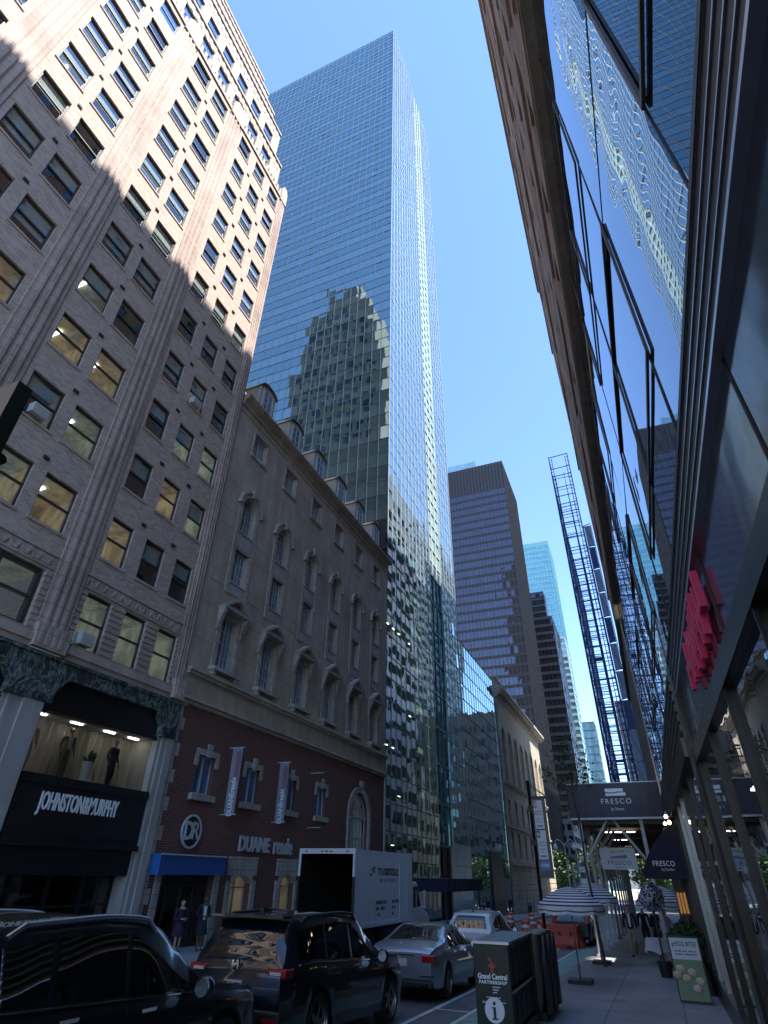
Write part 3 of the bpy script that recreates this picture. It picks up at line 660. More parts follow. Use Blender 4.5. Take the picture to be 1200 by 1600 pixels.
def stone_building():
    T = thing('mansion_building', 'grey limestone building with arched windows and dormers above a dark red brick base', 'building')
    F = left_frame(-18.0); Y0, Y1 = 19.724, 43.72
    bays = [22.2+3.8*k for k in range(6)]
    # upper wall z 9.9..26.7
    up_ = MB(); edges = [Y0]+[(a+c)/2 for a, c in zip(bays[:-1], bays[1:])]+[Y1]
    H1 = [(c-.66, c+.66, 10.5, 13.1) for c in bays]+[(c-.62, c+.62, 15.1, 17.1) for c in bays]
    up_.wall(F, Y0, Y1, 9.9, 17.9, H1, .34)
    for i, c in enumerate(bays): arch_wall(up_, F, c, .64, 17.9+.35, 20.05, 22.6, edges[i], edges[i+1], depth=.38)
    for i, c in enumerate(bays): up_.face([F.p(edges[i], 17.9, 0), F.p(edges[i+1], 17.9, 0), F.p(edges[i+1], 18.25, 0), F.p(edges[i], 18.25, 0)])
    up_.wall(F, Y0, Y1, 22.6, 26.7, [(c-.68, c+.68, 23.75, 25.45) for c in bays], .34)
    up_.face([(-18, Y1, 0), (-34, Y1, 0), (-34, Y1, 26.7), (-18, Y1, 26.7)])
    up_.build('wall', 'limestone', T)
    # cornices
    co = MB()
    for z0, z1, p in ((26.5, 26.75, .12), (26.75, 26.9, .2), (26.9, 27.02, .36), (27.02, 27.14, .44), (27.14, 27.26, .5)): co.fbox(F, Y0, Y1, z0, z1, -.4, p)
    co.fbox(F, Y0, Y1, 26.05, 26.12, .002, .05)
    for z0, z1, p in ((8.35, 8.5, .10), (8.5, 8.62, .28), (8.62, 8.72, .18), (8.72, 9.62, .06), (9.62, 9.76, .22), (9.76, 9.92, .34)): co.fbox(F, Y0, Y1, z0, z1, -.3, p)
    for z in (14.6, 18.05): co.fbox(F, Y0, Y1, z, z+.03, .001, .012)
    co.build('cornice', 'limestone', T)
    # surrounds
    su = MB(); pn = MB(); F0 = F; F = FL0
    for c in (0.0,):
        for s in (-1, 1):
            a, d = sorted((c+s*.68, c+s*.98)); su.fbox(F, a, d, 14.35, 20.05, .002, .06)
            a, d = sorted((c+s*.68, c+s*.96)); su.fbox(F, a, d, 10.35, 13.15, .002, .08)
            for k in range(7):
                if k % 2: a, d = sorted((c+s*.70, c+s*1.08)); su.fbox(F, a, d, 10.4+k*.39, 10.4+(k+.9)*.39, .08, .11)
            a, d = sorted((c+s*.72, c+s*.9)); su.fbox(F, a, d, 23.6, 25.6, .002, .05)
            # console brackets
            a, d = sorted((c+s*.86, c+s*1.08)); su.prism(Fr(F.p(a, 0, 0), F.N, F.V, -F.U), [(.0, 12.2), (.12, 12.3), (.2, 12.75), (.42, 13.2), (.45, 13.35), (.0, 13.35)], -(d-a), 0)
        su.fbox(F, c-.9, c+.9, 25.45, 25.65, .002, .07); su.fbox(F, c-.85, c+.85, 23.58, 23.74, .002, .12)
        arch_ring(su, F, c, .70, .98, 20.05, .002, .10, 14); arch_ring(su, F, c, .98, 1.12, 20.05, .002, .18, 14)
        for s in (-1, 1): a, d = sorted((c+s*.95, c+s*1.2)); su.fbox(F, a, d, 19.92, 20.12, .002, .22)
        su.prism(F, [(c-.12, 20.8), (c+.12, 20.8), (c+.17, 21.3), (c-.17, 21.3)], .1, .24)
        # pediment
        su.fbox(F, c-1.12, c+1.12, 13.35, 13.5, .002, .5)
        su.prism(F, [(c-1.14, 13.5), (c-.9, 13.5), (c, 14.02), (c, 14.22)], .05, .5); su.prism(F, [(c+1.14, 13.5), (c, 14.22), (c, 14.02), (c+.9, 13.5)], .05, .5)
        su.prism(F, [(c-.9, 13.5), (c+.9, 13.5), (c, 14.02)], .002, .22)
        su.fbox(F, c-1.08, c+1.08, 10.17, 10.35, .002, .42)
        for s in (-1, 1): a, d = sorted((c+s*.8, c+s*1.0)); su.fbox(F, a, d, 9.95, 10.17, .002, .34)
        pn.fbox(F, c-.6, c+.6, 13.25, 15.05, -.12, -.06) if False else None
        pn.fbox(F, c-.66, c+.66, 14.38, 15.06, .002, .03); pn.fbox(F, c-.58, c+.58, 14.46, 14.98, .03, .05); pn.fbox(F, c-.66, c+.66, 17.14, 18.22, .002, .03); pn.fbox(F, c-.56, c+.56, 17.28, 18.02, .03, .05)
        pn.fbox(F, c-.72, c+.72, 15.02, 15.1, .03, .1); pn.fbox(F, c-.72, c+.72, 18.16, 18.24, .03, .1)
    o = su.build('window_surround', 'trim_stone'); pn.build('spandrel_panel', 'pale_stone', o); F = F0; o = Proto(o)
    for c in bays: o.put((-18, c, 0), T)
    protos = [(casement(FL0, 1.3, 2.6, .28, muntins=(2, 4)), 11.8), (casement(FL0, 1.22, 2.0, .28, muntins=(2, 3)), 16.1), (casement(FL0, 1.26, 1.8, .32, True, muntins=(2, 3)), 19.15), (casement(FL0, 1.34, 1.7, .28, muntins=(3, 2)), 24.6)]
    for pr, z in protos:
        for c in bays: pr.put((-18, c, z), T)
    # mansard roof and dormers
    rf = MB(); rf.face([(-18.1, Y0, 27.2), (-18.1, Y1, 27.2), (-20.2, Y1, 31.0), (-20.2, Y0, 31.0)]); rf.face([(-20.2, Y0, 31), (-20.2, Y1, 31), (-34, Y1, 31), (-34, Y0, 31)]); rf.face([(-18.1, Y1, 27.2), (-34, Y1, 27.2), (-34, Y1, 31), (-20.2, Y1, 31)])
    rf.build('roof', 'slate_roof', T)
    FD = left_frame(-18.15)
    dr = MB(); prof = [(0.95*math.cos(math.pi*k/10), 29.75+.55*math.sin(math.pi*k/10)) for k in range(11)]
    b = MB(); body = [(-.85, 27.6), (.85, 27.6), (.85, 29.75)]+[(.85*math.cos(math.pi*k/10), 29.75+.42*math.sin(math.pi*k/10)) for k in range(1, 10)]+[(-.85, 29.75)]
    G0 = left_frame(0)
    b.prism(G0, body, -2.2, 0); o = b.build('dormer', 'pale_stone')
    b = MB()
    for k in range(10):
        a, c = prof[k], prof[k+1]; a2 = (a[0]*.9, 29.75+(a[1]-29.75)*.78); c2 = (c[0]*.9, 29.75+(c[1]-29.75)*.78)
        b.prism(G0, [a2, a, c, c2], -2.3, .14)
    b.build('dormer_roof', 'lead_roof', o)
    b = MB(); b.fbox(G0, -.45, .45, 27.95, 29.7, .003, .03); b.build('dormer_glass', 'sky_tinted_window_glass', o)
    b = MB()
    for u in (-.45, -.02, .41): b.fbox(G0, u, u+.05, 27.95, 29.7, .03, .06)
    for v in (27.95, 28.5, 29.1, 29.65): b.fbox(G0, -.45, .46, v, v+.04, .03, .055)
    for s in (-.62, .5): b.fbox(G0, s, s+.12, 27.7, 29.75, .003, .07)
    b.build('dormer_frame', 'window_white', o)
    pd = Proto(o)
    for c in bays: pd.put((-18.15, c, 0), T)
    # ---- red brick base
    rb = MB(); zb = -1.1
    reds = [22.25, 26.0, 29.8, 33.5]
    doors = [(20.7, 24.1, zb, 2.0), (25.35, 27.0, zb, 1.9), (29.5, 31.1, zb, 1.9)]
    rb.wall(F, Y0, 36.9, zb, 8.35, [(c-.62, c+.62, 4.9, 6.45) for c in reds]+doors, .3)
    arch_wall(rb, F, 39.1, 1.55, zb, 5.3, 8.35, 36.9, 41.3, depth=.45, seg=18)
    rb.wall(F, 41.3, Y1, zb, 8.35, [], .3)
    rb.build('brick_base', 'red_brick', T)
    q = MB()
    for k in range(18): z = zb+.5+k*.52; q.fbox(F, Y0, Y0+(.52 if k % 2 else .30), z, z+.5, .002, .07)
    q.build('quoins', 'trim_stone', T)
    for c in reds:
        q = MB(); q.fbox(F, c-.82, c+.82, 4.62, 4.88, .002, .2); q.fbox(F, c-.8, c+.8, 6.45, 6.72, .002, .08); q.prism(F, [(c-.14, 6.4), (c+.14, 6.4), (c+.2, 6.95), (c-.2, 6.95)], .08, .14)
        for s in (-1, 1): a, d = sorted((c+s*.62, c+s*.84)); q.fbox(F, a, d, 6.0, 6.45, .002, .08)
        q.build('window_surround', 'trim_stone', T)
    for (a, d, _, zt) in doors[1:]:
        q = MB(); q.fbox(F, a-.32, a, zb, zt-.2, .002, .1); q.fbox(F, d, d+.32, zb, zt-.2, .002, .1); q.fbox(F, a-.32, d+.32, zt, zt+.75, .002, .1)
        m_ = (a+d)/2
        for k in range(8):
            u0, u1 = a+(d-a)*k/8, a+(d-a)*(k+1)/8; f = lambda u: zt-.32*((u-m_)/((d-a)/2))**2
            q.prism(F, [(u0, f(u0)), (u1, f(u1)), (u1, zt+.01), (u0, zt+.01)], -.3, .1)
        q.build('door_surround', 'trim_stone', T)
    a, d = 20.7, 24.1; q = MB()
    q.fbox(F, a-.3, a, zb, 1.9, .002, .09); q.fbox(F, d, d+.34, zb, 1.9, .002, .09)
    q.build('door_surround', 'trim_stone', T); q = MB()
    arch_ring(q, F, 39.1, 1.5, 1.85, 5.3, .002, .12, 18); q.prism(F, [(38.9, 7.1), (39.3, 7.1), (39.4, 7.5), (38.8, 7.5)], .1, .26)
    for s in (-1, 1): u0, u1 = sorted((39.1+s*1.5, 39.1+s*1.85)); q.fbox(F, u0, u1, zb, 5.3, .002, .12)
    q.fbox(F, Y1-.14, Y1, zb, 8.35, .002, .12)
    q.build('arch_surround', 'trim_stone', T)
    for a, d in ((Y0, 20.4), (24.44, 25.03), (27.32, 29.18), (31.42, 37.2), (40.95, Y1)):
        pl_ = MB(); pl_.fbox(F, a, d, zb-.3, .42, .002, .16); pl_.build('plinth', 'plinth_granite', T)
    pr = casement(FL0, 1.22, 1.54, .2, muntins=(1, 1))
    for c in reds: pr.put((-18, c, 5.675), T)
    # fanlight
    fl = MB(); c, vs = 39.1, 5.3
    arch_ring(fl, F, c, 1.42, 1.5, vs, -.3, -.2, 18); arch_ring(fl, F, c, .98, 1.02, vs, -.28, -.22, 16); arch_ring(fl, F, c, .52, .57, vs, -.28, -.22, 14)
    for k in range(1, 12):
        t = math.pi*k/12; r0 = .57; ct, st_ = math.cos(t), math.sin(t); px_, py_ = -st_*.018, ct*.018
        fl.prism(F, [(c+r0*ct-px_, vs+r0*st_-py_), (c+1.42*ct-px_, vs+1.42*st_-py_), (c+1.42*ct+px_, vs+1.42*st_+py_), (c+r0*ct+px_, vs+r0*st_+py_)][::1], -.28, -.23)
    fl.fbox(F, c-1.5, c+1.5, vs-.1, vs+.02, -.3, -.15); fl.fbox(F, c-1.5, c+1.5, 4.0, 4.08, -.3, -.2)
    for k in range(7): u = c-1.5+3.0*k/6; fl.fbox(F, max(c-1.5, u-.03), min(c+1.5, u+.03), zb, vs-.1, -.3, -.2)
    o = fl.build('arched_window', 'window_white', T)
    g = MB(); g.face([F.p(c+1.5*math.cos(math.pi*k/18), vs+1.5*math.sin(math.pi*k/18), -.33) for k in range(19)]); g.face([F.p(c-1.5, zb, -.33), F.p(c+1.5, zb, -.33), F.p(c+1.5, vs, -.33), F.p(c-1.5, vs, -.33)]); g.build('pane', 'shop_glass', o)
    g = MB(); g.face([F.p(c-1.7, zb, -1.2), F.p(c+1.7, zb, -1.2), F.p(c+1.7, 7.2, -1.2), F.p(c-1.7, 7.2, -1.2)]); g.build('room', 'room_grey', o)
    # shop doors
    for i, (a, d, z0, z1) in enumerate(doors):
        g = MB(); n = 4 if i == 0 else 2
        for k in range(n+1): u = a+(d-a)*k/n; g.fbox(F, max(a, u-.04), min(d, u+.04), z0, z1, -.4, -.3)
        g.fbox(F, a, d, z1-.5, z1-.44, -.4, -.3); g.fbox(F, a, d, z0, z0+.7, -.4, -.32)
        o = g.build('door', 'dark_frame' if i == 0 else 'window_white', T)
        p_ = MB(); p_.fbox(F, a, d, z0, z1, -.36, -.355); p_.build('pane', 'shop_glass', o)
        r = MB(); P = F.p; q_ = -2.5; r.face([P(a-.3, z0, q_), P(d+.3, z0, q_), P(d+.3, z1+.2, q_), P(a-.3, z1+.2, q_)]); r.face([P(a, z0, -.4), P(d, z0, -.4), P(d, z0, q_), P(a, z0, q_)]); [r.face([P(e, z0, -.4), P(e, z0, q_), P(e, z1+.2, q_), P(e, z1+.2, -.4)]) for e in (a-.3, d+.3)]; r.face([P(a-.3, z1+.2, -.4), P(d+.3, z1+.2, -.4), P(d+.3, z1+.2, q_), P(a-.3, z1+.2, q_)])
        r.build('room', 'room_grey' if i == 0 else 'warm_glow_room', o)
        if i: l = MB(); [l.fbox(F, u, u+.09, 1.18, 1.27, -1.2, -1.1) for u in (a+.5, d-.6)]; l.build('ceiling_lamp', 'lamp_white', o)
    g = MB(); g.fbox(F, 25.5, 25.9, -.6, .9, -.7, -.66); g.build('window_poster', 'poster_white', T)
    # blue awning
    aw = MB(); y0, y1 = 19.95, 24.15
    aw.cur = 0; aw.face([F.p(y0, 2.62, .02), F.p(y1, 2.62, .02), F.p(y1, 2.55, .5), F.p(y0, 2.55, .5)]); aw.face([F.p(y0, 1.9, .52), F.p(y1, 1.9, .52), F.p(y1, 2.55, .5), F.p(y0, 2.55, .5)])
    aw.face([F.p(y1, 1.9, .52), F.p(y1, 1.9, .02), F.p(y1, 2.62, .02), F.p(y1, 2.55, .5)]); aw.face([F.p(y0, 1.92, .04), F.p(y1, 1.92, .04), F.p(y1, 1.92, .5), F.p(y0, 1.92, .5)])
    aw.cur = 1; aw.face([F.p(y0, 1.9, .02), F.p(y0, 1.9, .52), F.p(y0, 2.55, .5), F.p(y0, 2.62, .02)])
    aw.cur = 2; aw.fbox(F, y0, y1, 2.55, 2.60, .48, .54)
    aw.build('awning', ['awning_blue', 'awning_blue_bright', 'letter_grey'], T)
    # lettering and round emblem
    s = MB(); s.text(Fr(F.p(26.75, 3.14, .12), F.U, F.V, F.N), 'DUANE', .86, .08, off=.022, sx=.92, space=1.0)
    s.text(Fr(F.p(29.4, 3.17, .12), F.U, F.V, F.N), 'reade', 1.05, .08, off=.016, sx=.80); s.build('lettering', 'letter_grey', T)
    e = MB(); G = Fr(F.p(21.95, 3.45, .06), F.U, F.V, F.N); e.lathe(G, [(0, .03), (.58, .03), (.58, .0)], 28); o = e.build('emblem', 'plastic_black', T)
    e = MB(); e.lathe(G, [(.56, 0), (.56, .08), (.64, .08), (.64, 0)], 28); e.text(Fr(G.p(-.2, -.02, .04), G.U, G.V, G.N), 'D', .95, .05, off=.02, sx=.9); e.text(Fr(G.p(.24, .0, .04), G.U, G.V, G.N), 'R', .95, .05, off=.0, sx=.9); e.build('emblem_letters', 'letter_grey', o)
    base_at(T, (-18, Y0, gz(Y0)))
    # banners hang from the facade on brackets
    for i, c in enumerate((23.8, 28.15)):
        lb = ('grey street banner on the red brick wall, nearer the blue awning', 'grey street banner on the red brick wall, nearer the white truck')[i]
        B = thing('wall_banner', lb, 'banner', group='banners on the red brick wall')
        b = MB(); b.prism(Fr((0, 0, 0), (1, 0, 0), (0, 0, 1), (0, -1, 0)), [(-17.75, 4.25), (-17.2, 4.25), (-17.2, 7.05), (-17.75, 7.05)], -c-.015, -c+.015); b.build('cloth', 'banner_grey', B)
        b = MB(); b.fbox(front_frame(c-.016), -17.5, -17.24, 5.6, 6.9, 0, .004); b.build('band', 'banner_pink', B)
        b = MB(); b.fbox(front_frame(c), -17.95, -17.1, 7.05, 7.09, -.03, .03); b.fbox(front_frame(c), -17.95, -17.1, 4.20, 4.24, -.03, .03); b.build('bracket', 'letter_grey', B)
        b = MB(); Ft = Fr((-17.46, c-.018, 4.95), (0, 0, 1), (-1, 0, 0), (0, -1, 0)); b.text(Ft, 'DUANEreade', .38, .004, off=.008, sx=.75); b.build('lettering', 'letter_white', B)
        base_at(B, (-17.5, c, 4.2))
    B = MB(); c = 32.0; B.fbox(front_frame(c), -17.95, -17.1, 7.05, 7.09, -.03, .03); B.fbox(front_frame(c), -17.95, -17.1, 4.20, 4.24, -.03, .03)
    tag(B.build('banner_bracket', 'letter_grey'), 'bare pair of banner brackets on the red brick wall above the truck', 'bracket')
stone_building()
glass_mirror('pale_teal_far', (.5, .8, .9), (.10, .26, .30), ior=1.5, base=.25, wav=.02); plain('teal_far_metal', (.16, .36, .42), .5, var=.1)
plain('band_white', (.42, .52, .52), .5, var=.1)
# ================================================================ GLASS TOWER
def panes(b, F, us, vs, rnd, tilt=.004, n=0.0, pick=None):
    for a, c in zip(us[:-1], us[1:]):
        for d, e in zip(vs[:-1], vs[1:]):
            if pick: b.cur = pick(a, d)
            t = [rnd.gauss(0, tilt)*(c-a), rnd.gauss(0, tilt)*(e-d)]
            b.face([F.p(a, d, n-t[0]-t[1]), F.p(c, d, n+t[0]-t[1]), F.p(c, e, n+t[0]+t[1]), F.p(a, e, n-t[0]+t[1])])
def lin(a, b, n): return [a+(b-a)*k/n for k in range(n+1)]
def glass_tower():
    T = thing('office_tower', 'very tall blue-green mirror glass office tower with pale fins, behind the limestone building', 'tower')
    rnd = random.Random(5); FA = front_frame(43.8); FB = left_frame(-18.0); H = 172.4
    us = lin(-53, -18.02, 28); vs = lin(26, H, 76)
    b = MB(); lit = {}
    panes(b, FA, us, vs, rnd, .0035, -.02, lambda u, v: (int(round((v-26)/((H-26)/76)))) % 2)
    b.build('glass_front', ['tower_glass_front', 'tower_glass_front_band'], T)
    b = MB()
    for u in us: b.fbox(FA, u-.022, u+.022, 26, H+.3, .005, .05)
    for i, v in enumerate(vs): b.fbox(FA, us[0], us[-1], v-.02, v+.02, .006, .03)
    b.build('mullions_front', 'pale_mullion', T)
    # side facing the street: two glass planes and a recessed strip between
    y0, y1, y2, y3 = 43.82, 57.4, 62.2, 68.5
    b = MB()
    vs2 = lin(29.9, H, 73); vs1 = lin(-1, 29.9, 16)
    for a, c, n_ in ((y0, y1, 11), (y2, y3, 5)):
        panes(b, FB, lin(a, c, n_), vs2, rnd, .0026, -.02)
    panes(b, FB, lin(y2, y3, 5), [v for v in vs1 if v > 3.9], rnd, .004, -.02)
    b.build('glass_side', 'tower_glass_side', T)
    fin = MB(); 
    for a, c, n_ in ((y0, y1, 11), (y2, y3, 5)):
        for u in lin(a, c, n_): fin.fbox(FB, u-.03, u+.03, 29.9, H+.9, .005, .05)
        for v in vs2[::1]: fin.fbox(FB, a, c, v-.025, v+.025, .006, .035)
    fin.build('fins_side', 'white_mullion', T)
    fin = MB()
    for a, c, n_ in ((y2, y3, 5),):
        for u in lin(a, c, n_): fin.fbox(FB, u-.03, u+.03, 4, 29.9, .005, .035)
        for v in vs1: fin.fbox(FB, a, c, v-.03, v+.03, .006, .03)
    fin.build('fins_base', 'dark_mullion', T)
    b = MB(); q = -.25
    panes(b, FB, lin(y1, y2, 3), lin(4.4, H+.5, 84), rnd, .003, q, lambda u, v: (0 if v > 33 else 1))
    b.face([FB.p(y1, 4.4, 0), FB.p(y1, 4.4, q), FB.p(y1, H, q), FB.p(y1, H, 0)][::-1]); b.face([FB.p(y2, 4.4, 0), FB.p(y2, 4.4, q), FB.p(y2, H, q), FB.p(y2, H, 0)])
    b.build('recessed_glass', ['teal_glass', 'deep_teal_glass'], T)
    b = MB()
    for u in lin(y1, y2, 3): b.fbox(FB, u-.09, u+.09, 33, H+.6, q+.01, q+.16)
    for v in lin(33, H, 72): b.fbox(FB, y1, y2, v-.06, v+.06, q+.01, q+.12)
    b.build('recess_frame', 'white_mullion', T)
    b = MB()
    for u in lin(y1, y2, 3): b.fbox(FB, u-.05, u+.05, 4.4, 33, q+.01, q+.1)
    for v in lin(4.4, 33, 8): b.fbox(FB, y1, y2, v-.09, v+.09, q+.01, q+.1)
    b.build('recess_frame_base', 'dark_mullion', T)
    # body caps
    b = MB(); b.box(-53, -18.4, 44.2, 68.3, H-.6, H-.1); b.face([(-53, 43.9, 20), (-53, 68.4, 20), (-53, 68.4, H), (-53, 43.9, H)][::-1]); b.face([(-53, 68.5, 0), (-18, 68.5, 0), (-18, 68.5, H), (-53, 68.5, H)][::-1]); b.build('roof', 'concrete', T)
    b = MB(); b.fbox(FA, -53, -18, 20, 32.4, .08, .12); b.build('base_panel', 'far_dark_glass', T)
    # atrium: clear green glass with lit floors behind
    b = MB(); panes(b, FB, lin(y0, y1, 11), vs1, rnd, .0022, -.02); b.build('atrium_glass', 'atrium_glass', T)
    b = MB()
    for u in lin(y0, y1, 11): b.fbox(FB, u-.03, u+.03, -1, 29.9, .005, .03)
    for v in vs1: b.fbox(FB, y0, y1, v-.028, v+.028, .006, .028)
    b.build('atrium_frame', 'dark_mullion', T)
    b = MB(); 
    for k in range(7): z = 4.2+k*3.9; b.fbox(FB, y0, y1-.1, z, z+.5, -9, -.9)
    b.fbox(FB, y0, y1-.1, -1, 30, -9.2, -9); b.fbox(FB, y1-.2, y1-.1, -1, 30, -9, -.1); b.build('atrium_floors', 'atrium_slab', T)
    l = MB(); rr = random.Random(4)
    for k in range(7):
        z = 4.17+k*3.9
        for i in range(8):
            if rr.random() < (.5 if k in (2, 5) else .12): u = y0+.9+i*1.6; l.fbox(FB, u, u+.5, z-.03, z, -2.4, -2.3)
    l.build('ceiling_lamp', 'lamp_white', T)
    # low wing
    b = MB(); pa, pb, ph = 68.5, 88.3, 28.2
    panes(b, FB, lin(pa+.1, pb, 15), lin(-1.8, ph, 16), rnd, .003, -.02); b.face([(-18, pb, -2), (-40, pb, -2), (-40, pb, ph), (-18, pb, ph)]); b.face([(-18, pa, ph), (-18, pb, ph), (-40, pb, ph), (-40, pa, ph)])
    b.build('wing_glass', 'tower_glass_side', T)
    b = MB()
    for u in lin(pa+.1, pb, 15): b.fbox(FB, u-.03, u+.03, -1.8, ph+.2, .005, .035)
    for v in lin(-1.8, ph, 16): b.fbox(FB, pa, pb, v-.03, v+.03, .006, .03)
    b.build('wing_frame', 'pale_mullion', T)
    # entrances
    b = MB(); b.fbox(FB, y1+.1, y2+2.0, -2, 4.4, -1.2, -.95); b.fbox(FB, 77.5, 83.5, -2.2, 4.6, .02, .16)
    for u in (58.4, 59.6, 60.8, 63.0): b.fbox(FB, u, u+.12, -2, 4.4, -.95, -.8)
    b.build('entrance', 'shop_black', T)
    base_at(T, (-18, 43.8, gz(43.8)))
    C = MB(); C.box(-18.2, -13.9, 46.2, 56.2, 1.05, 1.85)
    for y in (46.5, 55.9): C.tube((-14.2, y, gz(y)), (-14.2, y, 1.1), .06)
    for k in range(8): C.box(-13.9, -13.87, 46.4+k*1.2, 47.3+k*1.2, 1.15, 1.75)
    tag(C.build('entrance_canopy', 'navy_canvas'), 'flat dark canopy over the pavement before the glass tower', 'canopy')
glass_mirror('tower_glass_front_band', (.50, .68, .72), (.035, .055, .07), ior=1.8, base=.32, wav=.012, wscale=.30, dist=1.0)
glass_mirror('deep_teal_glass', (.45, .7, .75), (.012, .05, .06), ior=1.5, base=.12, wav=.01, wscale=.4)
glass_clear('atrium_glass', tint=(.50, .66, .56), ior=1.6, base=.20, wav=.012, wscale=.4)
plain('atrium_slab', (.30, .33, .26), .8, var=.3, scale=.5)
glass_tower()

# ================================================================ CLUB BUILDING (Renaissance, pale stone)
def club():
    T = thing('club_building', 'pale stone building with tall arches and deep cornice, half in sunlight, beyond the glass tower', 'building')
    F = left_frame(-18.0); a, c = 90.2, 131.2
    W_ = MB(); n = 8; st = (c-a)/n; cs = [a+st*(k+.5) for k in range(n)]
    W_.wall(F, a, c, -3.2, 13.6, [(u-.7, u+.7, 9.0, 11.6) for u in cs]+[(u-.75, u+.75, 4.3, 7.6) for u in cs], .35)
    for i, u in enumerate(cs): arch_wall(W_, F, u, 1.25, 14.4, 20.8, 24.6, a+st*i, a+st*(i+1), depth=.5, seg=12)
    W_.wall(F, a, c, 13.6, 14.4, [], .3); W_.wall(F, a, c, 24.6, 26.4, [], .2)
    W_.face([(-45, a, -3), (-18, a, -3), (-18, a, 26.4), (-45, a, 26.4)]); W_.face([(-18, c, -3), (-45, c, -3), (-45, c, 26.4), (-18, c, 26.4)]); W_.face([(-18, a, 29), (-18, c, 29), (-45, c, 29), (-45, a, 29)])
    W_.build('wall', 'club_stone', T)
    q = MB()
    for z0, z1, p in ((26.2, 26.6, .2), (26.6, 27.0, .5), (27.0, 27.4, 1.0), (27.4, 27.8, 1.3), (27.8, 28.0, .8), (28.0, 28.3, .1), (29.3, 29.6, .15), (13.6, 13.95, .3), (13.95, 14.1, .45), (8.0, 8.25, .25), (3.4, 3.7, .3)): q.fbox(F, a-.1, c+(p if p > .9 else .1), z0, z1, -.5, p)
    k = a
    while k < c: q.fbox(F, k, k+.28, 28.3, 29.3, -.3, .0); k += .56
    k = a
    while k < c: q.fbox(F, k, k+.35, 26.62, 26.98, .5, .92); k += .8
    for z in [-2.8+.8*k for k in range(8)]: q.fbox(F, a, c, z, z+.68, .002, .07)
    q.build('cornice', 'club_stone', T)
    for u in cs:
        s = MB(); arch_ring(s, F, u, 1.25, 1.6, 20.8, .002, .12, 12)
        for sg in (-1, 1): e, f = sorted((u+sg*1.25, u+sg*1.6)); s.fbox(F, e, f, 14.4, 20.8, .002, .12)
        s.fbox(F, u-1.0, u+1.0, 11.6, 11.85, .002, .25); s.fbox(F, u-.95, u+.95, 8.8, 9.0, .002, .2)
        s.build('window_surround', 'club_stone', T)
        g = MB(); g.face([F.p(u-1.25, 14.4, -.48), F.p(u+1.25, 14.4, -.48), F.p(u+1.25, 20.8, -.48), F.p(u-1.25, 20.8, -.48)]); g.face([F.p(u+1.25*math.cos(math.pi*k/12), 20.8+1.25*math.sin(math.pi*k/12), -.48) for k in range(13)])
        g.build('arched_panel', 'club_stone', T)
        g = MB(); g.fbox(F, u-.7, u+.7, 9, 11.6, -.34, -.3); g.fbox(F, u-.75, u+.75, 4.3, 7.6, -.34, -.3); g.build('window', 'far_dark_glass', T)
    base_at(T, (-18, a, gz(a)))
club()

# ================================================================ BRONZE TOWER and the far towers
def slab_tower(name, label, x0, x1, y0, y1, H, glass, metal, fl=3.9, sp=1.5, band=1.0, top=0, z0=-4, dark_top=None, fins=True, finp=.22, side=True, tilt=.006, pane_h=None):
    T = thing(name, label, 'tower'); rnd = random.Random(hash(name) % 99 + int(H))
    FA = front_frame(y0); FB = left_frame(x1); FC = right_frame(x0)
    n = max(2, int((x1-x0)/sp)); m_ = max(2, int((y1-y0)/sp)); nf = int((H-top-z0)/fl)
    vs = [H-top-fl*k for k in range(nf+1)][::-1]; us = lin(x0, x1, n); ys = lin(y0, y1, m_)
    g = MB(); panes(g, FA, us, vs, rnd, tilt, -.02); panes(g, FB, ys, vs, rnd, tilt, -.02)
    g.face([(x0, y0, z0), (x0, y1, z0), (x0, y1, H), (x0, y0, H)][::-1]); g.face([(x0, y1, z0), (x1, y1, z0), (x1, y1, H), (x0, y1, H)][::-1])
    g.build('glass', glass, T)
    s = MB()
    for v in vs: s.fbox(FA, x0, x1, v-band, v, .0, .05); s.fbox(FB, y0, y1, v-band, v, .0, .05)
    if top: s.fbox(FA, x0, x1, H-top, H, -.3, .03); s.fbox(FB, y0, y1, H-top, H, -.3, .03)
    s.build('spandrels', dark_top or metal, T)
    if fins:
        f = MB()
        for u in us: f.fbox(FA, u-.05, u+.05, z0, H, .05, finp)
        for u in ys: f.fbox(FB, u-.05, u+.05, z0, H, .05, finp)
        f.build('mullions', metal, T)
    r = MB(); r.box(x0+.2, x1-.2, y0+.2, y1-.2, H-.5, H-.02); r.build('roof', metal, T)
    base_at(T, (x1, y0, gz(y0))); return T
T = slab_tower('bronze_tower', 'dark bronze slab tower with close vertical mullions, across the avenue', -75, -27.2, 200, 234, 159, 'bronze_glass', 'seagram_metal', fl=3.75, sp=1.42, band=1.1, top=13.5, finp=.24, tilt=.006)
b = MB(); b.box(-56, -40, 206, 226, 159, 167)
for k in range(12): b.box(-55.5+k*1.3, -55.2+k*1.3, 205.9, 206, 159, 167)
o = b.build('roof_plant', 'pale_glass', T); o.location = (27.2, -200, -gz(200))
slab_tower('dark_tower', 'narrow black glass tower just right of the bronze slab tower', -60, -21.6, 262, 290, 108, 'far_dark_glass', 'plastic_black', fl=3.8, sp=1.9, band=1.3, finp=.1)
slab_tower('stepped_dark_tower', 'black tower top peeping over the edge of the bronze slab tower', -60, -26.5, 292, 300, 135, 'far_dark_glass', 'plastic_black', fl=3.8, sp=2.2, band=1.0, finp=.1)
slab_tower('teal_tower', 'turquoise glass tower with a fine grid, standing far behind the dark towers', -60, -23.2, 345, 372, 196, 'pale_teal_far', 'teal_far_metal', fl=3.9, sp=2.0, band=1.5, finp=.16, top=2, tilt=.012)
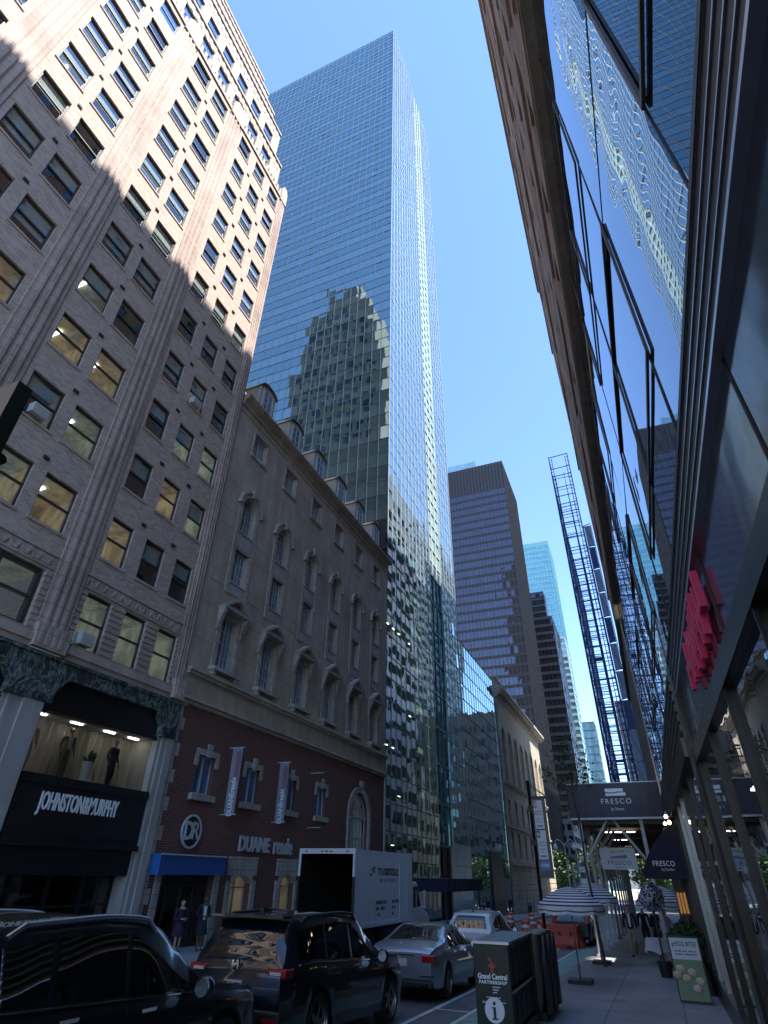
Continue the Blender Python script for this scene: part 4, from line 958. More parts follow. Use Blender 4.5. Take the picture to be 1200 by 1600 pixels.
T = slab_tower('banded_tower', 'pale banded tower with white floor strips, at the foot of the turquoise tower', -50, -21.6, 325, 342, 120, 'pale_teal_far', 'band_white', fl=3.6, sp=2.4, band=1.5, finp=.1, tilt=.01)
slab_tower('slim_tower', 'small pale blue glass block at the far end of the street', -27.5, -17.6, 410, 430, 90, 'pale_glass', 'pale_mullion', fl=5.0, sp=2.6, band=.5, finp=.08, tilt=.004)

# ================================================================ RIGHT SIDE: brick building over a glass shopfront
def brown_building():
    T = thing('brick_loft_building', 'tall brown brick building with mirror glass shopfront and stone ledge, facing the tan offices', 'building')
    XW = .9; F = right_frame(XW+.12); G = right_frame(XW)
    ya, yb = -5.0, 46.8     # u = -Y
    w = MB(); flo = [16.2+3.45*k for k in range(14)]; cs = [y for y in [-3.2+2.75*k for k in range(18)]]
    holes = [(-c-.62, -c+.62, z-1, z+1) for c in cs for z in flo]
    w.wall(F, -yb, -ya, 13.6, 64.6, holes, .3); w.face([(XW+.12, yb, 0), (32, yb, 0), (32, yb, 64.6), (XW+.12, yb, 64.6)]); w.face([(XW+.12, ya, 0), (32, ya, 0), (32, ya, 64.6), (XW+.12, ya, 64.6)][::-1])
    w.face([(XW+.12, ya, 64.6), (XW+.12, yb, 64.6), (32, yb, 64.6), (32, ya, 64.6)][::-1]); w.build('wall', 'brown_brick', T)
    for z0, z1, p in ((63.6, 64.0, .18), (64.0, 64.6, .22), (64.6, 65.8, .10), (52.2, 52.6, .14), (35.4, 35.7, .12), (21.6, 21.9, .10)):
        q = MB(); q.fbox(F, -yb, -ya, z0, z1, -.3, p); q.build('string_course', 'brown_brick', T)
    for c in cs[::3]:
        q = MB(); q.fbox(F, -c-1.6, -c-1.15, 14.2, 63.6, .002, .10); q.build('brick_pier', 'brown_brick', T)
    s = MB()
    for c in cs:
        for z in flo[:6]: s.fbox(F, -c-.72, -c+.72, z-1.14, z-1.0, .002, .09)
    r = MB()
    for c in cs:
        for z in flo: rest_win(r, F, -c, z, 1.24, 2.0)
    tag(r.build('upper_windows', ['dark_frame', 'sky_tinted_window_glass', 'room_grey'], T), kind='stuff')
    # ledge
    l = MB(); l.fbox(G, -yb, -ya, 13.3, 14.1, -.3, .17); l.fbox(G, -yb, -ya, 13.42, 13.5, .17, .20)
    k = -yb
    while k < -ya: l.fbox(G, k, k+.06, 13.285, 13.3, .10, .13); k += .32
    l.build('stone_ledge', 'ledge_stone', T)
    # mirror glass wall
    rnd = random.Random(8)
    g = MB(); ys = [-4.38+2.135*k for k in range(16)]; us = sorted(-y for y in ys)
    panes(g, G, us, [4.95, 8.15, 11.8, 13.3], rnd, .0012, -.01)
    g.build('mirror_glass', 'near_glass', T)
    j = MB()
    for u in us: j.fbox(G, u-.006, u+.006, 4.95, 13.3, -.012, .0)
    j.fbox(G, us[0], us[-1], 8.145, 8.155, -.012, .0); j.build('glass_joint', 'plastic_black', T)
    # window frames standing proud of the glass
    for (y0_, z0_, z1_) in ((-2.3, 6.05, 8.15), (4.05, 6.05, 8.15), (4.2, 9.9, 11.8), (-2.2, 9.9, 11.8), (10.45, 6.05, 8.15), (10.6, 9.9, 11.8), (16.8, 6.05, 8.15)):
        f = MB(); a, c = -(y0_+4.3), -y0_; t = .045; n1 = .024
        f.fbox(G, a, a+t, z0_, z1_, .0, n1); f.fbox(G, c-t, c, z0_, z1_, .0, n1); f.fbox(G, a+t, c-t, z1_-t, z1_, 0, n1); f.fbox(G, a+t, c-t, z0_, z0_+t, 0, n1); m_ = (a+c)/2; f.fbox(G, m_-.03, m_+.03, z0_+t, z1_-t, 0, n1)
        o = f.build('window_frame', 'dark_frame', T)
            # louvre band
    for (y0_, y1_) in ((-4.4, 10.0),):
        b = MB(); b.fbox(G, -y1_, -y0_, 4.42, 4.95, -.35, -.06); b.fbox(G, -y1_, -y0_, 4.90, 4.95, -.06, .05)
        for k in range(4): z = 4.45+k*.12; b.fbox(G, -y1_, -y0_, z, z+.085, -.06, .035)
        b.build('louvre_band', 'plastic_black', T)
        b = MB()
        for k in range(4): z = 4.535+k*.12; b.fbox(G, -y1_, -y0_, z, z+.012, -.05, .045)
        b.fbox(G, -y1_, -y0_, 4.40, 4.43, -.06, .05); b.build('louvre_edge', 'steel', T)
    # grey panel between louvre and shop window
    g = MB(); panes(g, G, [-9.6, -5.0, -2.62, -.3, 2, 4.3], [3.62, 4.40], rnd, .001, -.01); g.build('grey_panel', 'grey_panel_glass', T)
    j = MB(); [j.fbox(G, u-.008, u+.008, 3.62, 4.4, -.012, .002) for u in (-2.62, -5.0)]; j.build('panel_joint', 'plastic_black', T)
    h = MB(); h.fbox(G, -9.8, 4, 3.42, 3.62, -.2, .03); h.build('header_bar', 'bronze_metal', T)
    # shop window
    g = MB(); panes(g, G, [-9.6, -7.55, -5.7, -3.8, -1.9, 0, 2, 4.3], [.15, 3.42], rnd, .001, -.03); g.build('shop_glass', 'street_glass', T)
    for y in (9.6, 7.55, 5.7, 3.8, 1.9, 0, -2):
        m_ = MB(); m_.fbox(G, -y-.028, -y+.028, -.3, 3.42, -.1, .004); m_.fbox(G, -y-.015, -y+.015, -.3, 3.42, .004, .02); m_.build('mullion', 'bronze_metal', T)
    m_ = MB(); m_.fbox(G, -9.6, 4.3, -.3, .15, -.1, .02); m_.build('stall_riser', 'bronze_metal', T)
    r = MB(); r.face([(3.8, ya, -.5), (3.8, 10, -.5), (3.8, 10, 3.6), (3.8, ya, 3.6)]); r.face([(.95, ya+.1, -.5), (3.8, ya+.1, -.5), (3.8, ya+.1, 3.6), (.95, ya+.1, 3.6)]); r.face([(.95, -9, 3.44), (3.8, -9, 3.44), (3.8, 10, 3.44), (.95, 10, 3.44)]); r.face([(.95, -9, -.2), (.95, 10, -.3), (3.8, 10, -.3), (3.8, -9, -.2)]); r.build('shop_room', 'room_grey', T)
    l = MB(); [l.box(1.9, 2.0, y, y+.8, 3.36, 3.4) for y in (2, 6, 12)]; l.build('ceiling_lamp', 'lamp_white', T)
    # second shopfront 10..20
    p = MB(); p.fbox(G, -10.3, -9.8, -.4, 4.95, -.2, .05); p.build('bronze_pier', 'bronze_metal', T)
    b = MB()
    for k in range(6): b.fbox(G, -20, -10.45, 4.0+k*.16, 4.1+k*.16, -.1, .06)
    b.fbox(G, -29.5, -10.45, 3.62, 3.9, -.2, .1); b.fbox(G, -29.5, -20, 4.0, 4.95, -.2, .03); b.build('louvre_band', 'plastic_black', T)
    g = MB(); panes(g, G, [-29.5, -27.6, -25.7, -23.8, -21.9, -20, -18.1, -16.2, -14.3, -12.4, -10.45], [.1, 3.62], rnd, .0015, -.03); g.build('shop_glass', 'street_glass', T)
    for y in (12.4, 14.3, 16.2, 18.1, 20, 21.9, 23.8, 25.7, 27.6, 29.5):
        m_ = MB(); m_.fbox(G, -y-.025, -y+.025, -.8, 3.62, -.1, .006); m_.fbox(G, -y-.01, -y+.01, -.8, 3.62, .006, .02); m_.build('mullion', 'brushed_steel' if y in (16.2, 18.1) else 'bronze_metal', T)
    m_ = MB(); m_.fbox(G, -29.5, -10.45, -.8, .1, -.1, .05); m_.build('stall_riser', 'bronze_metal', T)
    r = MB(); r.face([(4.2, 10, -.8), (4.2, 46, -.8), (4.2, 46, 3.9), (4.2, 10, 3.9)]); r.face([(.95, 10, 3.66), (4.2, 10, 3.66), (4.2, 46, 3.66), (.95, 46, 3.66)]); r.build('shop_room', 'room_grey', T)
    m_ = MB(); m_.fbox(G, -46.8, -29.5, -1.3, 13.3, -.3, .0); m_.build('stone_base', 'plinth_granite', T)
    # pink sign strokes
    s = MB(); rr = random.Random(2)
    z0s = [(3.98, 4.32), (3.8, 4.25), (3.78, 4.1), (3.95, 4.35), (3.76, 4.3), (3.9, 4.28), (3.78, 4.22), (3.86, 4.2), (3.8, 4.3), (3.8, 4.0), (4.05, 4.3), (3.82, 4.1)]
    for k, (a, c) in enumerate(z0s): y = 5.15+k*.19; s.fbox(G, -y-.05, -y+.02, a, c, .02, .08)
    for k in range(4): y = 5.2+k*.55; s.fbox(G, -y-.34, -y, 3.98+.07*(k % 3), 4.06+.07*(k % 3), .02, .075)
    s.build('sign_letters', 'sign_pink', T)
    base_at(T, (XW, 0, 0))
stone('ledge_stone', (.34, .29, .23), (.18, .15, .115), s1=1.5, amt=.7)
glass_clear('street_glass', tint=(.40, .42, .42), ior=2.0, base=.08, wav=.010, wscale=.8)
brown_building()

def plain_block(name, label, x0, x1, y0, y1, H, mat, win, fl=3.6, sp=2.4, wh=(1.4, 1.9), z0=-4, faces='wn', strip=False):
    T = thing(name, label, 'building'); b = MB(); b.box(x0, x1, y0, y1, z0, H); b.build('wall', mat, T)
    g = MB(); f = []
    if 'w' in faces: f.append((right_frame(x0), -y1, -y0))
    if 'n' in faces: f.append((front_frame(y0), x0, x1))
    if 'e' in faces: f.append((left_frame(x1), y0, y1))
    for F, a, c in f:
        z = z0+6
        while z < H-3:
            if strip: g.fbox(F, a+.3, c-.3, z, z+wh[1], .003, .03)
            else:
                u = a+1.0
                while u < c-1.5: g.fbox(F, u, u+wh[0], z, z+wh[1], .003, .05); u += sp
            z += fl
    o = g.build('windows', win, T); tag(o, kind='stuff')
    if strip:
        g = MB()
        for F, a, c in f:
            u = a
            while u < c: g.fbox(F, u, u+.8, z0, H, .0, .12); u += 6.4
        g.build('wall_fin', mat, T)
    base_at(T, ((x0+x1)/2, y0, z0)); return T
plain('scaffold_wall', (.07, .08, .10), .8, var=.3)
plain_block('scaffolded_building', 'dark grey building wrapped in blue scaffold, beyond the brown brick building', 2.6, 28, 50, 90, 72, 'scaffold_wall', 'far_dark_glass')
plain_block('corner_block', 'white corner building with dark ribbon windows past the blue scaffold', 3.2, 32, 90.1, 112, 79, 'canvas_white', 'band_glass', strip=True, wh=(1, 1.9), fl=3.7)
plain_block('avenue_block', 'low stone building on the right of the avenue corner', 4, 30, 114, 132, 16, 'club_stone', 'far_dark_glass')
plain_block('white_banded_building', 'tall white building with dark ribbon windows, across the avenue on the right', 24, 64, 146, 236, 122, 'canvas_white', 'band_glass', strip=True, wh=(1, 1.9), fl=3.7)
plain_block('beige_tower', 'tall beige stone tower rising behind the white banded building', 64, 110, 190, 300, 182, 'club_stone', 'band_glass', sp=3.4, wh=(1.6, 2.0), fl=3.9)
plain_block('brick_block', 'brick building behind the camera on the left, at the near corner', -60, -19, -70, -32, 48, 'tan_brick', 'far_dark_glass', faces='e')
plain_block('far_block', 'grey building closing the right side of the far street', -3+2, 40, 172, 260, 44, 'plinth_granite', 'far_dark_glass')
plain_block('stone_row', 'low stone building beyond the bronze tower plaza', -70, -24, 236, 258, 20, 'pale_stone', 'far_dark_glass', faces='ne')
plain_block('street_end_block', 'pale blocks closing the far end of the street', -60, 60, 520, 560, 60, 'pale_stone', 'band_glass', faces='n')
plain('shed_timber', (.16, .13, .10), .8, var=.3); plain('shed_white', (.52, .52, .50), .6, var=.15, scale=4); plain('shed_grey', (.16, .16, .16), .6, var=.2)
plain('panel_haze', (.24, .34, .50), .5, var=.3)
plain('barrel_yellow', (.5, .35, .03), .5); emit('lamp_menu', (1, .50, .16), .05)
# ================================================================ VEHICLES
def interp(tab, y):
    if y <= tab[0][0]: return tab[0][1]
    for (a, b), (c, d) in zip(tab[:-1], tab[1:]):
        if y <= c:
            t = (y-a)/(c-a); return b+(d-b)*t
    return tab[-1][1]
def sm(tab, y, h=.09):
    return (interp(tab, y-h)+interp(tab, y-h/2)+interp(tab, y)*2+interp(tab, y+h/2)+interp(tab, y+h))/6
class Car:
    """body lofted from profile tables; every window, lamp and wheel is a part fitted to that surface"""
    def __init__(s, name, label, S, loc, heading, paint_, cat='car'):
        s.S = S; s.T = thing(name, label, cat); L = S['L']/2
        ys = sorted(set([round(-L+S['L']*k/64, 3) for k in range(65)]+[-L+.02, L-.02]))
        b = MB(); rings = []
        for y in ys: rings.append(s.ring(y))
        n = len(rings[0])
        for a, c in zip(rings[:-1], rings[1:]):
            for k in range(n):
                j = (k+1) % n; b.face([a[k], a[j], c[j], c[k]])
        b.face(rings[0][::-1]); b.face(rings[-1])
        s.body = b.build('body', paint_, s.T, smooth=32, merge=True)
        for (y0, y1, t0, t1, t2, t3) in S['side_glass']:
            for sd in (-1, 1):
                g = MB(); N = 8
                for k in range(N):
                    ya, yb = y0+(y1-y0)*k/N, y0+(y1-y0)*(k+1)/N; fa, fb = k/N, (k+1)/N
                    ta, tb = t1+(t3-t1)*fa, t1+(t3-t1)*fb; ba, bb = t0+(t2-t0)*fa, t0+(t2-t0)*fb
                    ta = min(ta, .93); tb = min(tb, .93)
                    q = [s.side(ya, ba, sd), s.side(yb, bb, sd), s.side(yb, tb, sd), s.side(ya, ta, sd)]
                    g.face(q if sd > 0 else q[::-1])
                g.build('side_window', 'car_window', s.T, merge=True, smooth=60)
            # bright trim under the glass
        for sd in (-1, 1):
            y0, y1 = S['trim']; t = MB(); N = 14
            for k in range(N):
                ya, yb = y0+(y1-y0)*k/N, y0+(y1-y0)*(k+1)/N
                t.tube(s.side(ya, .015, sd, .012), s.side(yb, .015, sd, .012), .011, seg=5)
            t.build('window_trim', S.get('trim_mat', 'chrome'), s.T)
        for nm, (y0, y1, w0, w1, m0, m1) in S['glass'].items():
            g = MB(); N, K = 8, 8
            for k in range(N):
                ya, yb = y0+(y1-y0)*k/N, y0+(y1-y0)*(k+1)/N
                for i in range(K):
                    u0, u1 = -1+2*i/K, -1+2*(i+1)/K
                    wa, wb = w0+(w1-w0)*k/N, w0+(w1-w0)*(k+1)/N
                    P = lambda y, u, w_: s.top(y, u*w_)
                    g.face([P(ya, u0, wa), P(ya, u1, wa), P(yb, u1, wb), P(yb, u0, wb)])
            g.build(nm, 'car_window', s.T, merge=True, smooth=60)
        # wheels
        r = S['r']; wp = MB(); F = Fr((0, 0, 0), (0, 1, 0), (0, 0, 1), (1, 0, 0))
        wp.lathe(F, [(r*.66, .10), (r*.72, .12), (r*.96, .11), (r, .06), (r, -.10), (r*.7, -.12), (r*.6, -.12)], 28); o = wp.build('wheel', 'rubber', smooth=40)
        rim = MB(); rim.lathe(F, [(r*.60, .05), (r*.68, .10), (r*.70, .125)], 28); rim.lathe(F, [(0, .075), (r*.14, .075), (r*.17, .05)], 12); 
        for k in range(S.get('spokes', 5)):
            t = 2*math.pi*k/S.get('spokes', 5); c_, n_ = math.cos(t), math.sin(t)
            G = Fr((0, 0, 0), (0, c_, n_), (0, -n_, c_), (1, 0, 0)); rim.prism(G, [(r*.1, -.045), (r*.66, -.03), (r*.66, .03), (r*.1, .045)], .035, .08)
        rim.build('rim', 'brushed_steel', o, smooth=40)
        d = MB(); d.lathe(F, [(0, .0), (r*.62, .0)], 20); d.build('brake_disc', 'plastic_black', o)
        pw = Proto(o)
        for yy in S['axles']:
            for sd in (-1, 1): pw.put((sd*(S['W']/2-.15), yy, r), s.T, rz=0 if sd > 0 else math.pi)
        # mirrors
        ym = S['mirror'][0]
        for sd in (-1, 1):
            m_ = MB(); x0 = sd*(S['W']/2+.01); z = S['mirror'][1]; G = Fr((x0+sd*.10, ym, z), (sd, 0, 0), (0, 0, 1), (0, -1, 0))
            m_.lathe(Fr((x0+sd*.11, ym, z), (sd, 0, 0), (0, 0, 1), (0, 1, 0)), [(0, -.05), (.09, -.045), (.115, -.02), (.11, .04), (.07, .10), (0, .12)], 12)
            m_.tube((x0-sd*.09, ym+.02, z-.07), (x0+sd*.05, ym+.02, z-.03), .025); mo = m_.build('wing_mirror', S.get('mirror_mat', paint_), s.T, smooth=50)
            q = MB(); q.lathe(Fr((x0+sd*.11, ym-.054, z), (1, 0, 0), (0, 0, 1), (0, -1, 0)), [(0, 0), (.085, 0)], 12); q.build('mirror_glass', 'steel', mo)
        for y in S['handles']:
            for sd in (-1, 1):
                h = MB(); p = s.side(y, -.14, sd, .03); h.prism(Fr(p, (0, 1, 0), (0, 0, 1), (sd, 0, 0)) if sd > 0 else Fr(p, (0, -1, 0), (0, 0, 1), (-1, 0, 0)), [(-.1, -.018), (.1, -.018), (.11, .012), (-.11, .012)], -.012, .016); h.build('door_handle', 'chrome', s.T)
        for y in S['seams']:
            for sd in (-1, 1):
                h = MB(); N = 8
                for k in range(N):
                    t0, t1 = -1+.98*k/N, -1+.98*(k+1)/N
                    h.tube(s.side(y, t0*.9, sd, .0015), s.side(y, t1*.9, sd, .0015), .004, seg=4, cap=False)
                h.build('door_seam', 'plastic_black', s.T)
        if S.get('rails'):
            for sd in (-1, 1):
                y0, y1 = S['rails']; pts = []
                for k in range(13):
                    y = y0+(y1-y0)*k/12; f = min(1, min(k, 12-k)/1.0); p = s.side(y, .985, sd); pts.append((p[0]-sd*.02, y, p[2]+.02+.085*f))
                h = MB(); h.path(pts, .026, 8); h.build('roof_rail', S.get('rail_mat', 'steel'), s.T, smooth=60)
        for nm, mat, parts in S.get('boxes', []):
            for (x0, x1, y0, y1, z0, z1) in parts:
                h = MB(); h.box(x0, x1, y0, y1, z0, z1); o = h.build(nm, mat, s.T)
                if nm in ('tail_lamp', 'headlamp', 'bumper_trim'):
                    md = o.modifiers.new('bevel', 'BEVEL'); md.width = .03; md.segments = 3
        s.T.location = (loc[0], loc[1], gz(loc[1])-.12); s.T.rotation_euler = (-.023*math.cos(heading), 0, -heading)
    def hw(s, y):
        return s.S['W']/2*sm(s.S['plan'], y)
    def levels(s, y):
        S = s.S; top = sm(S['topl'], y, S.get('smooth', .09)); belt = min(sm(S['belt'], y), top-.03); low = interp(S['low'], y)
        R_ = S['r']+.055
        for ya in S['axles']:
            if abs(y-ya) < R_: low = max(low, S['r']+math.sqrt(R_*R_-(y-ya)**2))
        return low, belt, top
    def ring(s, y):
        low, belt, top = s.levels(y); hw = s.hw(y); gh = max(0, min(1, (top-belt-.05)/.4))
        wr = hw-.03-(s.S['tumble'])*gh; mid = max(low+.03, belt*.62)
        e = .012+.05*gh
        half = [(0, low+.0), (hw-.26, low), (hw-.03, low+.005), (hw*1.0, mid), (hw-.008, (mid+belt)/2), (hw-.035, belt-.03), (hw-.055, belt), (wr+.0, top-e-.03*gh-.01), (wr-.06, top-.018), (wr*.55, top-.002), (0, top)]
        pts = [Vector((x, y, z)) for x, z in half]; pts += [Vector((-x, y, z)) for x, z in reversed(half[1:-1])]
        return pts
    def side(s, y, t, sd, off=.006):
        low, belt, top = s.levels(y); r = s.ring(y)
        if t >= 0: a, b = r[6], r[7]; p = a.lerp(b, t)
        else:
            a, b = r[5], r[3]; p = a.lerp(b, min(1, -t))
        return Vector((sd*(p.x+off), p.y, p.z))
    def top(s, y, x):
        r = s.ring(y); hw = max(.01, r[8].x); f = abs(x); wr = r[8].x
        X = x*wr; z0 = r[10].z; z1 = r[9].z; z2 = r[8].z
        z = z0+(z1-z0)*min(1, f/.55) if f < .55 else z1+(z2-z1)*(f-.55)/.45
        e = 1e-2; za = s.ring(y+e)[10].z; zb = s.ring(y-e)[10].z; n = Vector((0, -(za-zb)/(2*e), 1)).normalized()
        return Vector((X, y, z))+n*.006
t = NT('car_window'); t.bsdf((.004, .005, .006), .02, 0, .9, Coat_Weight=.3, Coat_Roughness=.0); MATS['car_window'] = t.m
SUV = dict(smooth=.17, L=4.95, W=1.98, r=.38, tumble=.17, axles=(-1.40, 1.45), plan=[(-2.48, .86), (-2.3, .95), (-1.8, .995), (1.6, .99), (2.1, .93), (2.35, .84), (2.47, .70)],
    topl=[(-2.475, .98), (-2.42, 1.12), (-2.18, 1.60), (-2.0, 1.72), (-.6, 1.79), (-.05, 1.765), (.25, 1.69), (.55, 1.50), (.95, 1.16), (1.3, 1.10), (2.0, 1.02), (2.35, .90), (2.47, .70)],
    belt=[(-2.48, 1.12), (-1.6, 1.14), (0, 1.07), (1.0, 1.03), (2.1, .93), (2.47, .6)], low=[(-2.48, .42), (-2.3, .27), (2.2, .25), (2.47, .36)],
    side_glass=[(-2.05, -1.22, .12, .86, .07, .93), (-1.14, -.30, .07, .93, .07, .93), (-.22, .86, .07, .93, .02, .30)],
    trim=(-2.05, .85), glass={'rear_window': (-2.40, -2.14, .84, .84, 0, 0), 'windscreen': (.24, .92, .90, .96, 0, 0)},
    mirror=(.72, 1.10), handles=(-1.0, .02), seams=(-1.18, -.26, .86), rails=(-1.7, .15))
honda = dict(SUV); honda['topl'] = [(-2.475, .92), (-2.44, 1.08), (-2.26, 1.62), (-2.16, 1.74), (-.6, 1.80), (-.05, 1.775), (.25, 1.70), (.55, 1.51), (.95, 1.17), (1.3, 1.13), (2.1, 1.07), (2.38, .97), (2.47, .72)]
honda['glass'] = {'rear_window': (-2.425, -2.25, .86, .82, 0, 0), 'windscreen': (.24, .92, .90, .96, 0, 0)}
honda['boxes'] = [('tail_lamp', 'tail_red', [(.58, .925, -2.475, -2.22, .99, 1.11), (-.925, -.58, -2.475, -2.22, .99, 1.11)]), ('reversing_lamp', 'tail_clear', [(.64, .84, -2.482, -2.3, 1.03, 1.07), (-.84, -.64, -2.482, -2.3, 1.03, 1.07)]),
    ('bumper_trim', 'plastic_black', [(-.9, .9, -2.53, -2.3, .36, .62)]), ('number_plate', 'plate', [(-.17, .17, -2.515, -2.46, .78, .94)]), ('spoiler', 'car_navy', [(-.72, .72, -2.38, -2.1, 1.725, 1.76)]), ('roof_aerial', 'plastic_black', [(-.03, .03, -1.95, -1.8, 1.79, 1.85)]),
    ('reflector', 'tail_red', [(.62, .86, -2.54, -2.5, .5, .54), (-.86, -.62, -2.54, -2.5, .5, .54)])]
honda['rails'] = None; honda['rails'] = (-1.9, .1); honda['rail_mat'] = 'plastic_black'
h_ = Car('parked_suv', 'dark navy family SUV seen from behind, between the black SUV and the silver sedan', honda, (-6.35, 12.0), R(2), 'car_navy')
b = MB(); G = Fr((0, -2.50, 1.13), (1, 0, 0), (0, 0, 1), (0, -1, 0))
b.prism(G, [(-.075, -.055), (-.045, -.055), (-.03, -.01), (.03, -.01), (.045, -.055), (.075, -.055), (.055, .055), (.03, .055), (.035, .015), (-.035, .015), (-.03, .055), (-.055, .055)], -.03, .02); b.build('badge', 'chrome', h_.T)
blk = dict(SUV); blk['rail_mat'] = 'steel'; blk['boxes'] = [('headlamp', 'tail_clear', [(.52, .80, 2.05, 2.31, .72, .82), (-.80, -.52, 2.05, 2.31, .72, .82)]), ('grille', 'plastic_black', [(-.5, .5, 2.36, 2.49, .5, .8)])]
Car('parked_suv', 'glossy black SUV with silver roof rails, waiting behind the navy SUV in the same lane', blk, (-6.45, 6.35), R(-1), 'car_black').T.scale = (1.09, 1.09, 1.03)
sed = dict(L=4.92, W=1.86, r=.34, tumble=.20, axles=(-1.42, 1.5), smooth=.12, plan=[(-2.46, .80), (-2.36, .90), (-2.0, .97), (-1.2, 1.0), (1.4, 1.0), (2.0, .93), (2.3, .82), (2.46, .62)],
    topl=[(-2.46, .88), (-2.40, 1.02), (-1.85, 1.10), (-1.55, 1.12), (-.75, 1.41), (-.2, 1.46), (.4, 1.43), (1.15, 1.0), (1.4, .97), (2.1, .86), (2.4, .7), (2.46, .6)],
    belt=[(-2.46, .9), (-2.2, .96), (-1.4, .98), (.8, .93), (2.0, .78), (2.46, .55)], low=[(-2.46, .44), (-2.3, .25), (2.2, .22), (2.46, .3)],
    side_glass=[(-1.12, -.26, .12, .80, .07, .92), (-.18, .95, .07, .93, .03, .25)], trim=(-1.2, .95), glass={'rear_window': (-1.58, -.74, .88, .86, 0, 0), 'windscreen': (.44, 1.1, .88, .93, 0, 0)},
    mirror=(.78, .98), handles=(-.9, .1), seams=(-1.22, -.22, .95), spokes=10,
    boxes=[('tail_lamp', 'tail_red', [(.52, .845, -2.475, -2.28, .74, .89), (-.845, -.52, -2.475, -2.28, .74, .89)]), ('number_plate', 'plate', [(-.16, .16, -2.485, -2.42, .66, .80)]), ('bumper_trim', 'plastic_black', [(-.78, .78, -2.475, -2.2, .27, .40)]),
           ('boot_trim', 'chrome', [(-.36, .36, -2.485, -2.4, .865, .895)]), ('exhaust', 'chrome', [(.45, .68, -2.49, -2.3, .29, .36), (-.68, -.45, -2.49, -2.3, .29, .36)]), ('bumper_line', 'plastic_black', [(.48, .8, -2.47, -2.3, .47, .50), (-.8, -.48, -2.47, -2.3, .47, .50)])])
Car('parked_sedan', 'silver sedan with red tail lamps, parked ahead of the navy SUV', sed, (-6.2, 18.6), R(-1), 'car_silver')
ws = dict(SUV); ws.update(L=4.5, W=1.86, r=.35, axles=(-1.3, 1.32), plan=[(-2.25, .84), (-2.1, .94), (-1.7, 1.0), (1.5, .99), (1.95, .92), (2.24, .72)],
    topl=[(-2.25, .95), (-2.18, 1.10), (-1.95, 1.42), (-1.75, 1.56), (-.5, 1.66), (.2, 1.60), (.95, 1.08), (1.3, 1.04), (1.9, .95), (2.24, .7)], belt=[(-2.25, 1.05), (-1.4, 1.08), (0, 1.0), (1.0, .97), (2.24, .6)], low=[(-2.25, .4), (-2.1, .26), (2.05, .25), (2.25, .36)],
    side_glass=[(-1.75, -1.12, .25, .62, .1, .92), (-1.05, -.22, .07, .93, .07, .93), (-.14, .85, .07, .93, .02, .26)], trim=(-1.75, .85), trim_mat='plastic_black', rails=None, mirror=(.7, 1.03), mirror_mat='plastic_black', seams=(-1.1, -.18, .84),
    glass={'rear_window': (-2.15, -1.82, .86, .78, 0, 0), 'windscreen': (.24, .9, .9, .96, 0, 0)},
    boxes=[('tail_lamp', 'plastic_black', [(.50, .90, -2.24, -1.98, .93, 1.03), (-.90, -.50, -2.24, -1.98, .93, 1.03)]), ('lamp_glow', 'tail_red', [(.52, .8, -2.25, -2.2, .965, .98), (-.8, -.52, -2.25, -2.2, .965, .98)]), ('number_plate', 'plate', [(-.17, .17, -2.275, -2.2, .72, .86)]), ('bumper_trim', 'plastic_black', [(-.82, .82, -2.28, -2.1, .33, .50)]), ('roof_aerial', 'plastic_black', [(-.02, .02, -1.5, -1.4, 1.6, 1.68)]), ('bumper_strip', 'chrome', [(-.7, .7, -2.285, -2.27, .42, .44)])])
Car('parked_crossover', 'white crossover car with black tail lamps, parked beyond the silver sedan', ws, (-6.5, 26.0), R(0), 'car_white')
van = dict(SUV); van['boxes'] = [('tail_lamp', 'tail_red', [(.75, .97, -2.5, -2.3, .95, 1.3), (-.97, -.75, -2.5, -2.3, .95, 1.3)])]; van['rails'] = None
Car('parked_suv', 'black SUV half hidden behind the orange plastic barrier', van, (-4.72, 40.4), R(0), 'car_black')

# box truck
T = thing('box_truck', 'white box truck with its rear shutter open, parked before the red brick base', 'truck')
X0, X1, Y0_, Y1_ = -12.95, -10.5, 22.7, 29.0; gb = gz(25)-.15; z0, z1 = 1.05+gb, 3.56+gb
b = MB(); b.box(X1-.04, X1, Y0_, Y1_, z0, z1); b.box(X0, X0+.04, Y0_, Y1_, z0, z1); b.box(X0+.04, X1-.04, Y0_, Y1_, z1-.05, z1); b.box(X0+.04, X1-.04, Y1_-.04, Y1_, z0, z1-.05); b.box(X0+.04, X1-.04, Y0_, Y1_, z0-.02, z0+.08)
b.box(X1, X1+.03, Y0_, Y1_, z0, z0+.14); b.box(X1, X1+.02, Y0_, Y1_, z1-.08, z1); b.build('cargo_box', 'worn_white', T)
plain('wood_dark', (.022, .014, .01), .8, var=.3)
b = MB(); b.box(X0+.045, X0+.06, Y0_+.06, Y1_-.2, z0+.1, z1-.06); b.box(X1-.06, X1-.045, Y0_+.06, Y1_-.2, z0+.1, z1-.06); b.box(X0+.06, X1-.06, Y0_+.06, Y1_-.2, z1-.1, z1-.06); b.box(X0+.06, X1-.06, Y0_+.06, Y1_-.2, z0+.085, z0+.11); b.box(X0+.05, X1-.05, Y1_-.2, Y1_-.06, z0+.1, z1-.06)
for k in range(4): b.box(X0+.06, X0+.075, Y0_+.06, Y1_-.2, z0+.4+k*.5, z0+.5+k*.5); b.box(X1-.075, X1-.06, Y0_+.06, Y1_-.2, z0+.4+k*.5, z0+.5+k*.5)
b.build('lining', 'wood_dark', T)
b = MB(); b.box(X0, X1, Y0_-.05, Y0_, z1-.16, z1+.02); b.box(X0, X0+.09, Y0_-.05, Y0_, z1-.9, z1-.16); b.box(X1-.09, X1, Y0_-.05, Y0_, z1-.9, z1-.16); b.build('rear_frame', 'white_paint', T)
